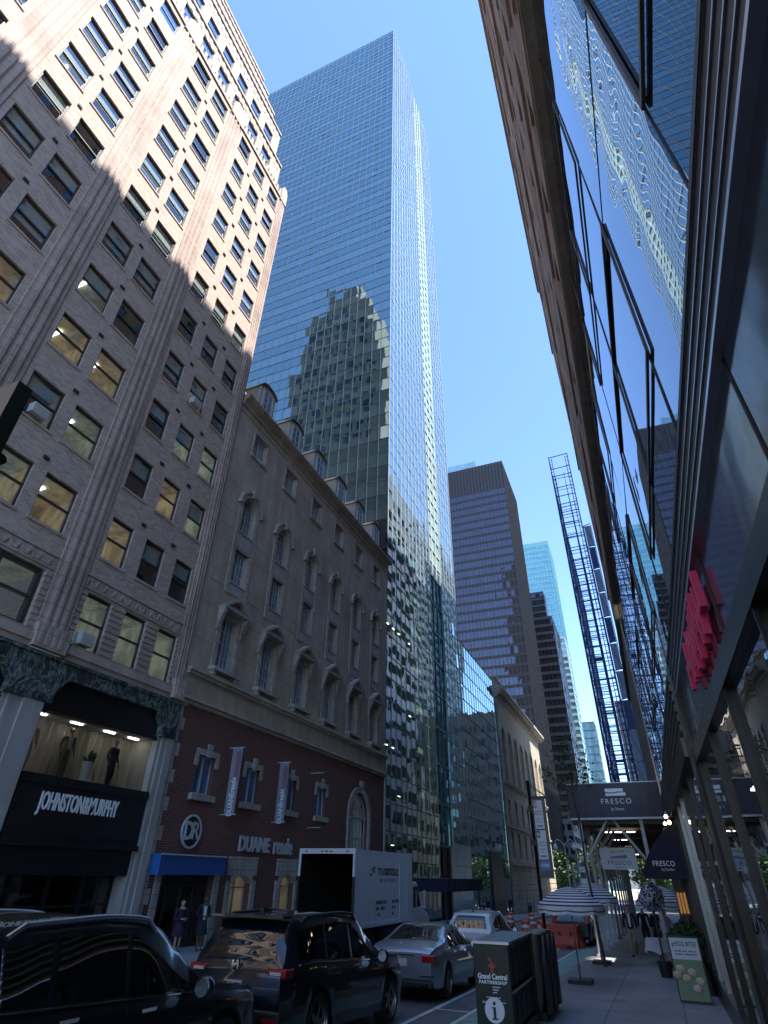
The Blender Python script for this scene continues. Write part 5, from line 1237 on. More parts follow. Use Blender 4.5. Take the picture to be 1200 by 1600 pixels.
b = MB(); b.box(X0, X0+.09, Y0_-.05, Y0_, z0-.05, z1-.9); b.box(X1-.09, X1, Y0_-.05, Y0_, z0-.05, z1-.9); b.box(X0, X1, Y0_-.08, Y0_, z0-.22, z0-.05); b.build('rear_frame', 'plastic_black', T)
for x in (X0+.25, X0+.95, X0+1.15, X0+1.35, X1-.4): b = MB(); b.box(x, x+.12, Y0_-.065, Y0_-.05, z1-.1, z1-.06); b.build('marker_lamp', 'tail_red', T)
F = left_frame(X1+.004)
b = MB(); b.text(Fr(F.p(26.05, z0+1.78, 0), F.U, F.V, F.N), 'TTI LOGISTICS LLC', .34, .004, off=.012, sx=.80); b.fbox(F, 24.18, 24.62, z0+1.84, z0+1.88, 0, .004); b.fbox(F, 24.3, 24.62, z0+1.76, z0+1.80, 0, .004); b.fbox(F, 24.05, 24.3, z0+1.66, z0+1.72, 0, .004); b.fbox(F, 24.35, 24.62, z0+1.9, z0+1.96, 0, .004)
for i, (u, t_) in enumerate(((24.75, 'PROTECTING BUSINESS'), (24.75, 'COMMERCIAL MOVING'), (24.75, 'STORAGE'), (26.5, 'PROUD BUSINESS'), (26.5, 'DELIVERY'), (26.5, 'MOVING'))): rr_ = random.Random(i); e = u; [(b.fbox(F, e+k*.085, e+k*.085+(.06 if rr_.random() < .7 else .045), z0+.70-.2*(i % 3), z0+.70-.2*(i % 3)+.115, 0, .003)) for k in range(int(len(t_)*.72)) if rr_.random() > .1]
b.build('lettering', 'letter_dark', T)
b = MB(); rr_ = random.Random(9); [b.fbox(F, 25.1+k*.095, 25.1+k*.095+.055, z0+1.44, z0+1.56, 0, .003) for k in range(20) if rr_.random() > .12]; b.build('lettering', 'banner_grey', T)
b = MB(); b.fbox(F, 27.35, 28.35, z0+.14, z0+2.1, 0, .012); b.build('side_door', 'worn_white', T)
b = MB(); [b.fbox(F, 27.35+dx, 27.38+dx, z0+.14, z0+2.12, .012, .03) for dx in (0, .97)]; b.fbox(F, 27.35, 28.35, z0+2.1, z0+2.13, .0, .03); b.fbox(F, 28.0, 28.03, z0+.3, z0+1.9, .03, .05)
for k in range(14): b.fbox(F, 22.9+k*.44, 22.96+k*.44, z0+.02, z0+.07, .03, .04)
b.build('door_frame', 'letter_grey', T)
def truck_cab():
    c = MB(); x0, x1 = X0+.15, X1-.12; y = Y1_+.12; zb = gb+.45
    prof = [(0, .0), (2.55, .0), (2.62, .45), (2.5, .75), (1.55, 1.02), (1.0, 1.95), (.85, 2.03), (0, 2.03)]
    G = Fr((x1, y, zb), (0, 1, 0), (0, 0, 1), (1, 0, 0)); c.prism(G, prof, -(x1-x0), 0); o = c.build('cab', 'white_paint', T); md = o.modifiers.new('bevel', 'BEVEL'); md.width = .07; md.segments = 3
    g = MB(); g.prism(G, [(.35, 1.05), (1.35, 1.05), (.92, 1.85), (.35, 1.85)], .002, .012); g.build('cab_window', 'car_window', T)
    g = MB(); g.prism(Fr((x0, y, zb), (0, -1, 0), (0, 0, 1), (-1, 0, 0)), [(-1.35, 1.05), (-.35, 1.05), (-.35, 1.85), (-.92, 1.85)], .002, .012); g.build('cab_window', 'car_window', T)
    g = MB(); g.box(x1+.18, x1+.24, y+1.3, y+1.45, zb+1.0, zb+1.7); g.tube((x1, y+1.3, zb+1.6), (x1+.2, y+1.38, zb+1.65), .02); g.tube((x1, y+1.3, zb+1.05), (x1+.2, y+1.38, zb+1.05), .02); g.build('wing_mirror', 'white_paint', T)
    w_ = MB(); Fw = Fr((0, 0, 0), (0, 1, 0), (0, 0, 1), (1, 0, 0)); r = .46; w_.lathe(Fw, [(0, .05), (.2, .05), (.24, .12), (.4, .13), (r, .08), (r, -.12), (.2, -.14)], 22); o = w_.build('wheel', 'rubber', smooth=40); pw = Proto(o)
    for yy in (24.6, 30.6):
        for xx, rz in ((X1-.2, 0), (X0+.2, math.pi)): pw.put((xx, yy, gb+r), T, rz=rz)
    u = MB(); u.box(X0+.5, X1-.5, Y0_+.2, y+2.2, gb+.6, gb+.95); u.box(X0+.1, X1-.1, Y0_-.1, Y0_+.15, gb+.45, gb+.62); u.box(X1-.5, X1-.15, 26, 27.2, gb+.5, gb+.95); u.build('chassis', 'plastic_black', T)
truck_cab()
base_at(T, ((X0+X1)/2, 25.8, gb))

# ================================================================ STREET FURNITURE
def put_thing(mb, name, mats, label, cat, base, group=None, smooth=None):
    o = mb.build(name, mats, smooth=smooth); tag(o, label, cat, group)
    for v in o.data.vertices: v.co -= Vector(base)
    o.location = base; return o
# news kiosk
T = thing('information_kiosk', 'dark green news rack with a white round i sign, at the kerb', 'kiosk')
kx0, kx1, ky0, ky1 = -3.22, -2.60, 12.0, 14.35; kz = gz(12.5); kt = 1.06
b = MB(); b.box(kx0, kx1, ky0, ky0+.05, kz+.04, kt-.04); b.box(kx0, kx1, ky0+.05, ky1, kt-.10, kt-.04); b.box(kx0, kx1, ky1-.05, ky1, kz+.04, kt-.10); b.box(kx0, kx0+.05, ky0+.05, ky1-.05, kz+.04, kt-.1); b.box(kx0, kx1, ky0+.05, ky1-.05, kz+.04, kz+.14); b.box(kx0+.05, kx1-.02, ky0+.05, ky1-.05, .34, .40)
o = b.build('casing', 'kiosk_green', T); md = o.modifiers.new('bevel', 'BEVEL'); md.width = .01
b = MB(); b.box(kx0-.01, kx1+.02, ky0-.02, ky1+.02, kt-.04, kt); b.build('steel_top', 'steel', T)
b = MB(); b.box(kx1-.02, kx1, ky0+.05, ky1-.05, .36, .40); b.build('shelf_edge', 'steel', T)
for k in range(5):
    for zz0, zz1 in ((kz+.16, .33), (.42, kt-.12)):
        y = ky0+.08+k*.45; b = MB(); b.box(kx0+.1, kx1-.06, y, y+.40, zz0, zz1); b.box(kx1-.06, kx1-.045, y+.03, y+.37, zz0+.06, zz1-.06); b.build('news_box', 'plastic_black', T)
F = front_frame(ky0-.001); cx = (kx0+kx1)/2
b = MB(); b.lathe(Fr((cx, ky0, kz+.44), (1, 0, 0), (0, 0, 1), (0, -1, 0)), [(0, .006), (.165, .006), (.165, 0)], 32); o = b.build('round_sign', 'letter_white', T)
b = MB(); G = Fr((cx, ky0-.007, kz+.44), (1, 0, 0), (0, 0, 1), (0, -1, 0)); b.fbox(G, -.022, .022, -.10, .035, 0, .003); b.fbox(G, -.045, .02, .022, .04, 0, .003); b.fbox(G, -.05, .05, -.118, -.098, 0, .003); b.lathe(Fr(G.p(0, .085, 0), G.U, G.V, G.N), [(0, .003), (.026, .003), (.026, 0)], 14); b.build('letter', 'letter_dark', o)
b = MB(); b.text(Fr((cx, ky0-.001, .58), F.U, F.V, F.N), 'Grand Central', .10, .003, off=.004, sx=.86); b.text(Fr((cx, ky0-.001, .505), F.U, F.V, F.N), 'PARTNERSHIP', .058, .003, off=.003, sx=1.1, space=1.25)
for k in range(3): b.fbox(F, cx-.01, cx+.12-.03*k, .44-.035*k, .452-.035*k, 0, .002)
b.fbox(F, cx-.13, cx+.12, .31, .317, 0, .002); b.fbox(F, cx-.2, cx-.04, .25, .257, 0, .002); b.fbox(F, cx-.2, cx-.06, .235, .24, 0, .002); b.fbox(F, cx+.1, cx+.2, .25, .257, 0, .002); b.build('lettering', 'letter_white', T)
b = MB(); G = Fr((cx, ky0-.001, .72), F.U, F.V, F.N); b.prism(G, [(-.07, .0), (.0, -.05), (.07, .0), (.0, .07)], 0, .003); b.prism(G, [(-.04, .07), (.0, .07), (-.02, .12), (-.07, .11)], 0, .003); b.fbox(G, -.02, .03, -.09, -.055, 0, .003); b.build('emblem', 'letter_red', T)
base_at(T, (cx, ky0, kz))
# curved steel panels of a litter bin behind the kiosk
T = thing('litter_bin', 'rounded brushed steel litter bin standing behind the kiosk', 'bin')
for k in range(3):
    y = 14.75+k*.62; b = MB(); G = Fr((-2.72, y, gz(15)), (1, 0, 0), (0, 1, 0), (0, 0, 1))
    b.lathe(G, [(.20, .12), (.27, .5), (.31, .9), (.29, 1.30), (.25, 1.36), (.0, 1.36)], 20); b.build('body', 'brushed_steel', T, smooth=35)
    b = MB(); b.box(-2.94, -2.50, y-.2, y+.2, gz(15), gz(15)+.14); b.build('foot', 'plastic_black', T)
    b = MB(); b.prism(Fr((-2.46, y, gz(15)), (0, 1, 0), (0, 0, 1), (1, 0, 0)), [(-.16, .1), (.16, .1), (.20, .9), (.1, 1.32), (-.1, 1.32), (-.20, .9)], -.02, .05); b.build('side_panel', 'plastic_black', T)
base_at(T, (-2.72, 15.3, gz(15.3)))
# parking sign pole with its tall board
T = thing('parking_sign', 'black post with a tall white parking rules board, behind the kiosk', 'sign')
px_, py_ = -3.5, 21.7
b = MB(); b.tube((px_, py_, gz(py_)), (px_, py_, 4.85), .05, seg=8); b.tube((px_, py_, gz(py_)), (px_, py_, .4), .08, .06, seg=8); b.box(px_-.09, px_+.09, py_-.06, py_+.06, 3.9, 4.05); b.box(px_-.09, px_+.09, py_-.06, py_+.06, 2.9, 3.05); b.build('post', 'black_metal', T)
b = MB(); b.path([(px_, py_, 4.8), (px_+.55, py_, 4.35)], .012); b.path([(px_, py_, 4.7), (px_+.5, py_, 4.38)], .012); b.box(px_, px_+.56, py_-.03, py_+.03, 4.27, 4.35); b.build('bracket', 'black_metal', T)
b = MB(); b.box(px_+.08, px_+.50, py_-.03, py_+.03, 2.0, 4.27); b.build('board_frame', 'kiosk_green', T)
F = front_frame(py_-.031); u0, u1 = px_+.10, px_+.40
b = MB(); b.fbox(F, u0, u1, 3.37, 4.22, 0, .004); b.fbox(F, u0, u1, 2.50, 3.33, 0, .004); b.build('notice', 'poster_white', T)
b = MB(); b.fbox(F, u0, u1+.02, 2.2, 2.48, 0, .004); b.build('notice', 'logo_blue', T)
b = MB(); b.fbox(F, u0+.01, u0+.11, 4.0, 4.2, .005, .007); b.build('number_panel', 'letter_red', T)
b = MB(); b.text(Fr(F.p((u0+u1)/2, 3.88, .005), F.U, F.V, F.N), 'COMMERCIAL', .055, .002, off=.001, sx=.75); b.text(Fr(F.p((u0+u1)/2, 3.80, .005), F.U, F.V, F.N), 'VEHICLES ONLY', .055, .002, off=.001, sx=.7); b.build('lettering', 'letter_red', T)
b = MB(); b.text(Fr(F.p(u0+.06, 4.1, .008), F.U, F.V, F.N), '3', .17, .002, off=.003); b.text(Fr(F.p(u0+.06, 3.22, .008), F.U, F.V, F.N), '6', .17, .002, off=.003)
b.text(Fr(F.p((u0+u1)/2, 2.34, .006), F.U, F.V, F.N), '102200', .12, .002, off=.002, sx=.75); b.build('number', 'letter_white', T)
b = MB(); b.fbox(F, u0+.01, u0+.11, 3.12, 3.32, .005, .007)
for z, t_ in ((3.66, '8AM-7PM'), (3.58, 'MON-SAT'), (2.98, '8AM-7PM'), (2.90, 'MON-FRI'), (2.78, '8AM-1PM'), (2.70, 'SAT')): b.text(Fr(F.p((u0+u1)/2, z, .005), F.U, F.V, F.N), t_, .06, .002, sx=.8)
b.fbox(F, u0+.05, u1-.05, 3.44, 3.47, .005, .007); b.fbox(F, u0+.05, u1-.05, 2.58, 2.61, .005, .007); b.build('lettering', 'letter_dark', T)
base_at(T, (px_, py_, gz(py_)))
# mast arm signal at the left edge of view, close to the camera
T = thing('traffic_signal', 'dark traffic signal seen from behind, hanging near the tan office building', 'signal')
b = MB(); b.box(-5.36, -5.06, 2.26, 2.42, 5.3, 6.22); b.build('housing', 'kiosk_green', T)
b = MB(); b.tube((-5.18, 2.5, 5.4), (-9, 2.5, 5.2), .06, seg=8); b.tube((-9, 2.5, -.15), (-9, 2.5, 7), .12, .09, seg=10); b.build('pole', 'kiosk_green', T)
b = MB(); b.lathe(Fr((-5.4, 2.36, 4.95), (1, 0, 0), (0, 1, 0), (0, 0, 1)), [(0, -.16), (.1, -.12), (.13, 0), (.1, .12), (0, .16)], 12); b.build('joint', 'plastic_black', T, smooth=60)
base_at(T, (-9, 2.5, -.15))

# ---------------------------------------------------------------- umbrellas
def stripes_mesh(c, r, zr, zt, base_z, seg=8, steps=9):
    """canopy (white and navy rings), scalloped valance, pole, foot"""
    cv = MB(); x, y = c
    def P(t, f): rr = r*f; z = zt-(zt-zr)*(f**1.7); sag = 1-.045*f*abs(math.sin(t*seg/2)); return Vector((x+rr*sag*math.cos(t), y+rr*sag*math.sin(t), z))
    N = seg*4
    for i in range(steps):
        f0, f1 = i/steps, (i+1)/steps
        for (g0, g1, m_) in ((f0, f0+(f1-f0)*.55, 0), (f0+(f1-f0)*.55, f1, 1)):
            for k in range(N):
                t0, t1 = 2*math.pi*k/N, 2*math.pi*(k+1)/N; cv.cur = m_
                if g0 == 0: cv.face([P(t0, g1), P(t1, g1), P(t0, 0)])
                else: cv.face([P(t0, g0), P(t0, g1), P(t1, g1), P(t1, g0)])
    for k in range(N):
        t0, t1 = 2*math.pi*k/N, 2*math.pi*(k+1)/N; a, b_ = P(t0, 1), P(t1, 1)
        d0 = .17+.05*abs(math.sin(t0*seg/2)); d1 = .17+.05*abs(math.sin(t1*seg/2)); cv.cur = 0
        cv.face([a, a-Vector((0, 0, d0*.5)), b_-Vector((0, 0, d1*.5)), b_]); cv.cur = 1
        cv.face([a-Vector((0, 0, d0*.5)), a-Vector((0, 0, d0*.65)), b_-Vector((0, 0, d1*.65)), b_-Vector((0, 0, d1*.5))]); cv.cur = 0
        cv.face([a-Vector((0, 0, d0*.65)), a-Vector((0, 0, d0)), b_-Vector((0, 0, d1)), b_-Vector((0, 0, d1*.65))])
    return cv
def umbrella(c, r, zr, zt, label, base=True):
    T = thing('striped_umbrella', label, 'umbrella', group='navy and white striped umbrellas')
    cv = stripes_mesh(c, r, zr, zt, 0); cv.build('canopy', ['canvas_white', 'stripe_navy'], T)
    g = gz(c[1]); b = MB(); b.tube((c[0], c[1], g+.1), (c[0], c[1], zt+.05), .018, seg=8); b.tube((c[0], c[1], g+.1), (c[0], c[1], g+.42), .032, seg=8); b.build('pole', 'steel', T)
    for k in range(8):
        t = 2*math.pi*k/8; b = MB(); b.tube((c[0], c[1], zt-.06), (c[0]+r*.97*math.cos(t), c[1]+r*.97*math.sin(t), zr+.02), .008, seg=4); b.build('rib', 'steel', T)
    b = MB(); b.box(c[0]-.32, c[0]+.32, c[1]-.32, c[1]+.32, g+.004, g+.1); b.build('foot', 'plastic_black', T)
    base_at(T, (c[0], c[1], g))
plain('stripe_navy', (.02, .035, .11), .8)
umbrella((-2.55, 21.0), .98, 1.32, 1.78, 'navy and white striped umbrella on a slim pole, nearest the kiosk')
umbrella((-2.45, 27.3), .95, 1.36, 1.88, 'navy and white striped umbrella behind the first one, at the scaffold shed')
umbrella((.0, 27.6), .92, 1.30, 1.80, 'navy and white striped umbrella by the flower ball and the shop wall')
# ---------------------------------------------------------------- scaffold shed
T = thing('sidewalk_shed', 'scaffold shed over the pavement with a grey fascia cloth and pale timber legs', 'scaffold shed')
sx0, sx1, sy0, sy1 = -3.05, .92, 30.0, 84.0
def fz(y, z): return z+gz(y)-gz(30)
b = MB(); b.face([(sx0, sy0, 4.25), (sx1, sy0, 4.25), (sx1, sy1, 4.25), (sx0, sy1, 4.25)]); b.box(sx0, sx1, sy0, sy1, 4.25, 4.35)
for k in range(27): b.box(sx0, sx1, sy0+.2+k*2, sy0+.32+k*2, 4.05, 4.25)
b.build('deck', 'shed_timber', T)
b = MB()
N = 24
for k in range(N):
    u0, u1 = sx0+(sx1-sx0)*k/N, sx0+(sx1-sx0)*(k+1)/N; w0, w1 = .02*math.sin(u0*4)+.015*math.sin(u0*11), .02*math.sin(u1*4)+.015*math.sin(u1*11)
    b.face([(u0, sy0-.06-w0, 4.28), (u1, sy0-.06-w1, 4.28), (u1, sy0-.06, 5.7), (u0, sy0-.06, 5.7)])
b.face([(sx0-.03, sy0, 4.28), (sx0-.03, sy0, 5.7), (sx0-.03, sy1, 5.7), (sx0-.03, sy1, 4.28)]); b.build('fascia_cloth', 'grey_canvas', T)
b = MB(); b.box(sx0, sx1, sy0-.09, sy0-.03, 5.68, 5.72); b.box(sx0, sx1, sy0-.12, sy0-.04, 4.22, 4.30); b.box(sx0-.06, sx0-.03, sy0, sy1, 4.2, 4.3); b.build('fascia_edge', 'white_paint', T)
F = front_frame(sy0-.13)
b = MB(); b.text(Fr((-.98, sy0-.10, 4.93), F.U, F.V, F.N), 'FRESCO', .30, .01, off=.0, sx=1.05, space=1.25); b.text(Fr((-.98, sy0-.10, 4.63), F.U, F.V, F.N), 'by Scotto', .17, .01, sx=.85, shear=.2)
b.prism(Fr((-.98, sy0-.10, 5.3), F.U, F.V, F.N), [(-.40, .02), (-.1, -.01), (.15, .03), (.38, .02), (.38, .16), (-.40, .16)], 0, .01); b.prism(Fr((-.98, sy0-.10, 5.3), F.U, F.V, F.N), [(-.40, -.14), (.46, -.14), (.46, -.01), (.15, -.01), (-.1, -.05), (-.40, -.03)], 0, .01)
b.build('lettering', 'letter_white', T)
def beam(b, p, q, w_=.07):
    b.tube(p, q, w_, seg=4)
for i, y in enumerate([30.15+3.6*k for k in range(14)]):
    g = gz(y)
    for x in (-2.72, -.12):
        b = MB(); b.box(x-.07, x+.07, y-.07, y+.07, g, 4.25); b.box(x-.14, x+.14, y-.14, y+.14, g+.003, g+.1); b.build('leg', 'shed_white' if i < 4 else 'shed_grey', T)
    if i < 6:
        b = MB(); beam(b, (-2.65, y, 2.7), (-1.55, y, 4.2), .06); beam(b, (-.2, y, 2.7), (-1.25, y, 4.2), .06); beam(b, (-2.65, y+1.8, 2.9), (-1.55, y+1.8, 4.2), .045); b.build('brace', 'shed_white' if i < 3 else 'shed_grey', T)
    b = MB(); beam(b, (-2.72, y, 3.0), (-2.72, y+3.6, 3.9), .04); b.build('brace', 'shed_grey', T)
l = MB()
for (y, n_) in ((34, 3), (41, 2), (52, 2), (66, 2)):
    for k in range(n_): l.box(-2.0+k*.55, -1.6+k*.55, y, y+.05, 3.95, 3.99)
l.build('tube_lamp', 'lamp_white', T)
base_at(T, (-1, 30, gz(30)))
T = thing('hanging_sign', 'white hanging sign with yellow and blue logo under the scaffold shed', 'sign')
b = MB(); b.box(-2.12, -.62, 30.8, 30.83, 2.35, 3.18); b.build('board', 'poster_white', T)
F = front_frame(30.798); b = MB(); b.text(Fr((-1.36, 30.798, 2.60), F.U, F.V, F.N), 'FRESCO', .24, .005, off=.0, sx=1.0, space=1.2); b.text(Fr((-1.36, 30.798, 2.44), F.U, F.V, F.N), 'by Scotto', .10, .005); b.build('lettering', 'letter_dark', T)
b = MB(); b.prism(Fr((-1.4, 30.798, 3.0), F.U, F.V, F.N), [(-.28, -.04), (.0, .02), (.3, -.01), (.3, .09), (-.28, .06)], 0, .005); b.build('logo', 'logo_yellow', T)
b = MB(); b.prism(Fr((-1.4, 30.798, 2.83), F.U, F.V, F.N), [(-.3, -.06), (.4, -.06), (.4, .07), (.1, .05), (-.3, .0)], 0, .005); b.build('logo', 'logo_blue', T)
b = MB(); b.tube((-2.0, 30.81, 3.18), (-2.0, 30.81, 4.05), .01); b.tube((-.75, 30.81, 3.18), (-.75, 30.81, 4.05), .01); b.build('wire', 'steel', T)
base_at(T, (-1.37, 30.81, 2.35))
# ---------------------------------------------------------------- tall blue scaffold
T = thing('scaffold_tower', 'tall open blue scaffold hoist tower rising beyond the brown brick building', 'scaffold')
rnd = random.Random(12)
YS = [50.2, 52.4]; XL, XR, ZT, ZB = -1.75, .18, 40.4, 5.0
for i, (x, y) in enumerate([(XL, YS[0]), (XR, YS[0]), (XL, YS[1]), (XR, YS[1])]):
    b = MB(); zt = ZT if y < 51 else ZT-1; b.tube((x, y, ZB), (x, y, zt), .05, seg=5); d = .26 if x < -1 else -.26
    b.tube((x+d, y, ZB), (x+d, y, zt-.3), .035, seg=5); z = ZB+.3
    while z < zt: b.tube((x, y, z), (x+d, y, z), .022, seg=4); z += .55
    b.build('ladder_mast', 'scaffold_blue', T)
b = MB(); z = ZT; k = 0
while z > ZB:
    for y in YS:
        b.tube((XL, y, z-.1), (XR, y, z-.02), .045, seg=4)
        if k % 2: b.tube((XL, y, z-.45), (XR, y, z-.42), .03, seg=4)
    b.tube((XL, YS[0], z-.1), (XL, YS[1], z-.1), .04, seg=4); b.tube((XR, YS[0], z-.1), (XR, YS[1], z-.1), .04, seg=4)
    if k % 3 == 0: b.tube((XL, YS[0], z-.1), (XL, YS[1], z-2.0), .03, seg=4)
    z -= 2.6 if k < 2 else rnd.choice((.7, 1.0, 1.5)); k += 1
b.build('cross_bars', 'scaffold_blue', T)
# netted side running back along the facade
b = MB(); y = 52.6
while y < 86:
    zt = min(ZT-.5, 39.8) if y < 80 else 37
    for x in (XL-.05, -.55): b.tube((x, y, ZB), (x, y, zt), .035, seg=4)
    y += 2.1
z = ZB+1
while z < 39: 
    for x in (XL-.05, -.55): b.tube((x, 52.6, z), (x, 84.6, z), .03, seg=4)
    z += 2.0
b.build('standards', 'scaffold_blue', T)
b = MB(); z = ZB+1
while z < 38:
    yb_ = 53+rnd.random()*26; b.box(XL+.1, -.7, yb_, yb_+1.4, z, z+.05) if rnd.random() < .3 else None
    for q in range(int(rnd.random()*4)+(12 if z < 22 else 5)): y = 53+rnd.random()*30; b.tube((XL, y, z), (-.5, y, z), .03, seg=4); b.tube((XL, y, z), (XL, y+2.1, z+2), .025, seg=4)
    z += 2.0
b.build('ledgers', 'scaffold_blue', T)
b = MB(); y = 53.0
while y < 84:
    z = ZB
    while z < 39:
        if (y < 55 and rnd.random() < .55) or rnd.random() < (.30 if z < 18 else .06): b.face([(XL-.1+rnd.random()*.05, y, z), (XL-.1, y+2.1, z), (XL-.1, y+2.1, z+2), (XL-.1+rnd.random()*.05, y, z+2)])
        z += 2.0
    y += 2.1
b.build('netting', 'blue_netting', T)
# working platforms and panels between tower and facade
b = MB(); z = 31.1
while z > 6: 
    for (x0, x1) in ((.25, .95),):
        b.tube((x0, 50.2, z), (x1, 50.2, z+.15), .04, seg=4); b.tube((x0, 50.2, z), (x1, 50.2, z-2.1), .025, seg=4); b.tube((x1, 50.2, z), (x1, 50.2, z-2.4), .04, seg=4); b.tube((x0, 50.2, z), (x0, 50.2, z-2.4), .04, seg=4)
    z -= 2.4
b.build('bracket_frames', 'scaffold_blue', T)
z = 31.1; k = 0
while z > 6:
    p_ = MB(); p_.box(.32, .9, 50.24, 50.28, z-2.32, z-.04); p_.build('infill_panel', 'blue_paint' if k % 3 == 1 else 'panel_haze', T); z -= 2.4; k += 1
base_at(T, (-.8, 50.2, ZB))
# ================================================================ PEOPLE
def skinned(nodes, edges, mat, name, parent, root=0, sub=2, smooth=True):
    """nodes: [(x,y,z,rx,ry)] joined by edges, grown into one continuous surface"""
    bm = bmesh.new(); lay = bm.verts.layers.skin.verify(); vs = []
    for i, nd in enumerate(nodes):
        v = bm.verts.new(nd[:3]); v[lay].radius = (nd[3], nd[4] if len(nd) > 4 else nd[3]); v[lay].use_root = (i == root); vs.append(v)
    for a, b in edges: bm.edges.new((vs[a], vs[b]))
    me = bpy.data.meshes.new(name); bm.to_mesh(me); bm.free()
    o = bpy.data.objects.new(name, me); COL.objects.link(o)
    o.modifiers.new('skin', 'SKIN').use_smooth_shade = True; s = o.modifiers.new('sub', 'SUBSURF'); s.levels = s.render_levels = sub
    dg = bpy.context.evaluated_depsgraph_get(); dg.update(); m2 = bpy.data.meshes.new_from_object(o.evaluated_get(dg)); bpy.data.objects.remove(o)
    m2.materials.clear(); m2.materials.append(MATS[mat]); m2.polygons.foreach_set('use_smooth', [True]*len(m2.polygons))
    q = bpy.data.objects.new(name, m2); COL.objects.link(q); q.parent = parent; return q
def chain(nodes, edges, pts, start=None):
    prev = start
    for p in pts:
        nodes.append(p); i = len(nodes)-1
        if prev is not None: edges.append((prev, i))
        prev = i
    return prev
def figure(name, label, loc, heading, h=1.75, step=.0, arms='down', jacket='suit_navy', shirt=None, legs='suit_navy', skin_='skin', hair='hair_dark', skirt=None, group=None, fingers=True, cat='person', z=None, longhair=False, slim=1.0):
    """faces local -Y; step = stride half-length; arms: down / front"""
    T = thing(name, label, cat, group=group); k = h/1.75; sw = .19*slim
    hip = .93*k; knee = .50*k; ank = .09*k
    feet = []
    for sd, st in ((-1, step), (1, -step)):
        kn = (sd*.10, -max(st, 0)*.55+min(st, 0)*.35-.03, knee); an = (sd*.10, -st, ank+(.06 if st < -.05 else 0)); feet.append((kn, an))
    A = []
    for sd in (-1, 1):
        st = -step if sd < 0 else step
        if arms == 'front': el = (sd*(sw+.06), .03, 1.10*k); ha = (sd*.06, -.24, 1.10*k)
        else: el = (sd*(sw+.06), .04-st*.35, 1.12*k); ha = (sd*(sw+.055), -.08-st*.9, .88*k)
        A.append((el, ha))
    # body: legs, torso, arms, hands, neck and head as one surface
    N, E_ = [(0, 0, hip, .13, .10)], []
    t = chain(N, E_, [(0, .0, 1.08*k, .115*slim, .09), (0, 0, 1.28*k, .135*slim, .10), (0, .0, 1.41*k, .10*slim, .08), (0, -.01, 1.50*k, .052, .055), (0, -.02, 1.57*k, .062, .07), (0, -.015, 1.645*k, .074, .092), (0, -.0, 1.715*k, .05, .065)], 0)
    sh = 3; head = t-1
    N.append((0, -.125, 1.615*k, .014, .016)); E_.append((head, len(N)-1))
    for sd in (-1, 1): N.append((sd*.085, .0, 1.62*k, .012, .02)); E_.append((head, len(N)-1))
    for sd, (el, ha) in zip((-1, 1), A):
        w_ = chain(N, E_, [(sd*sw, 0, 1.40*k, .055), (*el, .042), (*ha, .026)], sh)
        d = Vector(ha)-Vector(el); d.normalize(); pc = Vector(ha)+d*.06; p = chain(N, E_, [(*pc, .030, .018)], w_)
        if fingers:
            side = d.cross(Vector((1, 0, 0))).normalized()
            for q in range(4):
                off = side*(q-1.5)*.018; ln = (.030, .036, .034, .026)[q]; a0 = pc+off*.9+d*.03; a1 = a0+d*ln+off*.2; a2 = a1+d*ln*.8+Vector((-sd*.012, 0, 0)); chain(N, E_, [(*a0, .009), (*a1, .0085), (*a2, .007)], p)
            tb = pc-side*.03+d*.0; chain(N, E_, [(*tb, .010), (*(tb+d*.035-side*.012), .008)], p)
    for sd, (kn, an) in zip((-1, 1), feet):
        chain(N, E_, [(sd*.09, 0, hip-.06, .085), (*kn, .055), (*an, .038)], 0)
    skinned(N, E_, skin_, 'body', T)
    # clothing
    N, E_ = [(0, 0, hip-.07, .165*slim, .135)], []
    chain(N, E_, [(0, 0, hip+.03, .165*slim, .135), (0, 0, 1.08*k, .135*slim, .115), (0, 0, 1.28*k, .155*slim, .125), (0, .005, 1.42*k, .115*slim, .095), (0, .01, 1.47*k, .07, .065)], 0)
    for sd, (el, ha) in zip((-1, 1), A):
        e = Vector(el); hnd = Vector(ha); chain(N, E_, [(sd*sw, 0, 1.40*k, .072), (*el, .058), (*(e.lerp(hnd, .85)), .044)], 4)
    skinned(N, E_, jacket, 'jacket', T)
    if shirt:
        b = MB(); b.prism(Fr((0, -.128, 0), (1, 0, 0), (0, 0, 1), (0, -1, 0)), [(-.035, .98*k), (.035, .98*k), (.05, 1.2*k), (.06, 1.42*k), (-.06, 1.42*k), (-.05, 1.2*k)], -.06, .02); b.build('shirt', shirt, T)
    if skirt:
        b = MB(); b.lathe(Fr((0, 0, 0), (1, 0, 0), (0, 1, 0), (0, 0, 1)), [(.24, .52*k), (.20, .75*k), (.165, .98*k)], 14); b.build('skirt', skirt, T, smooth=60)
    else:
        N, E_ = [(0, 0, hip, .15*slim, .12)], []
        chain(N, E_, [(0, 0, 1.06*k, .135*slim, .11)], 0)
        for sd, (kn, an) in zip((-1, 1), feet): chain(N, E_, [(sd*.09, 0, hip-.10, .10), (*kn, .072), (an[0], an[1], an[2]+.03, .058)], 0)
        skinned(N, E_, legs, 'trousers', T)
    for sd, (kn, an) in zip((-1, 1), feet):
        skinned([(an[0], an[1]+.03, an[2]-.035, .042, .038), (an[0], an[1]-.06, an[2]-.045, .042, .034), (an[0], an[1]-.16, an[2]-.055, .036, .026)], [(0, 1), (1, 2)], 'plastic_black', 'shoe', T, sub=1)
    hr = [(0, .005, 1.725*k, .088, .105), (0, .035, 1.655*k, .094, .082)]; ed = [(0, 1)]
    if longhair: hr.append((0, .055, 1.50*k, .075, .045)); ed.append((1, 2))
    skinned(hr, ed, hair, 'hair', T)
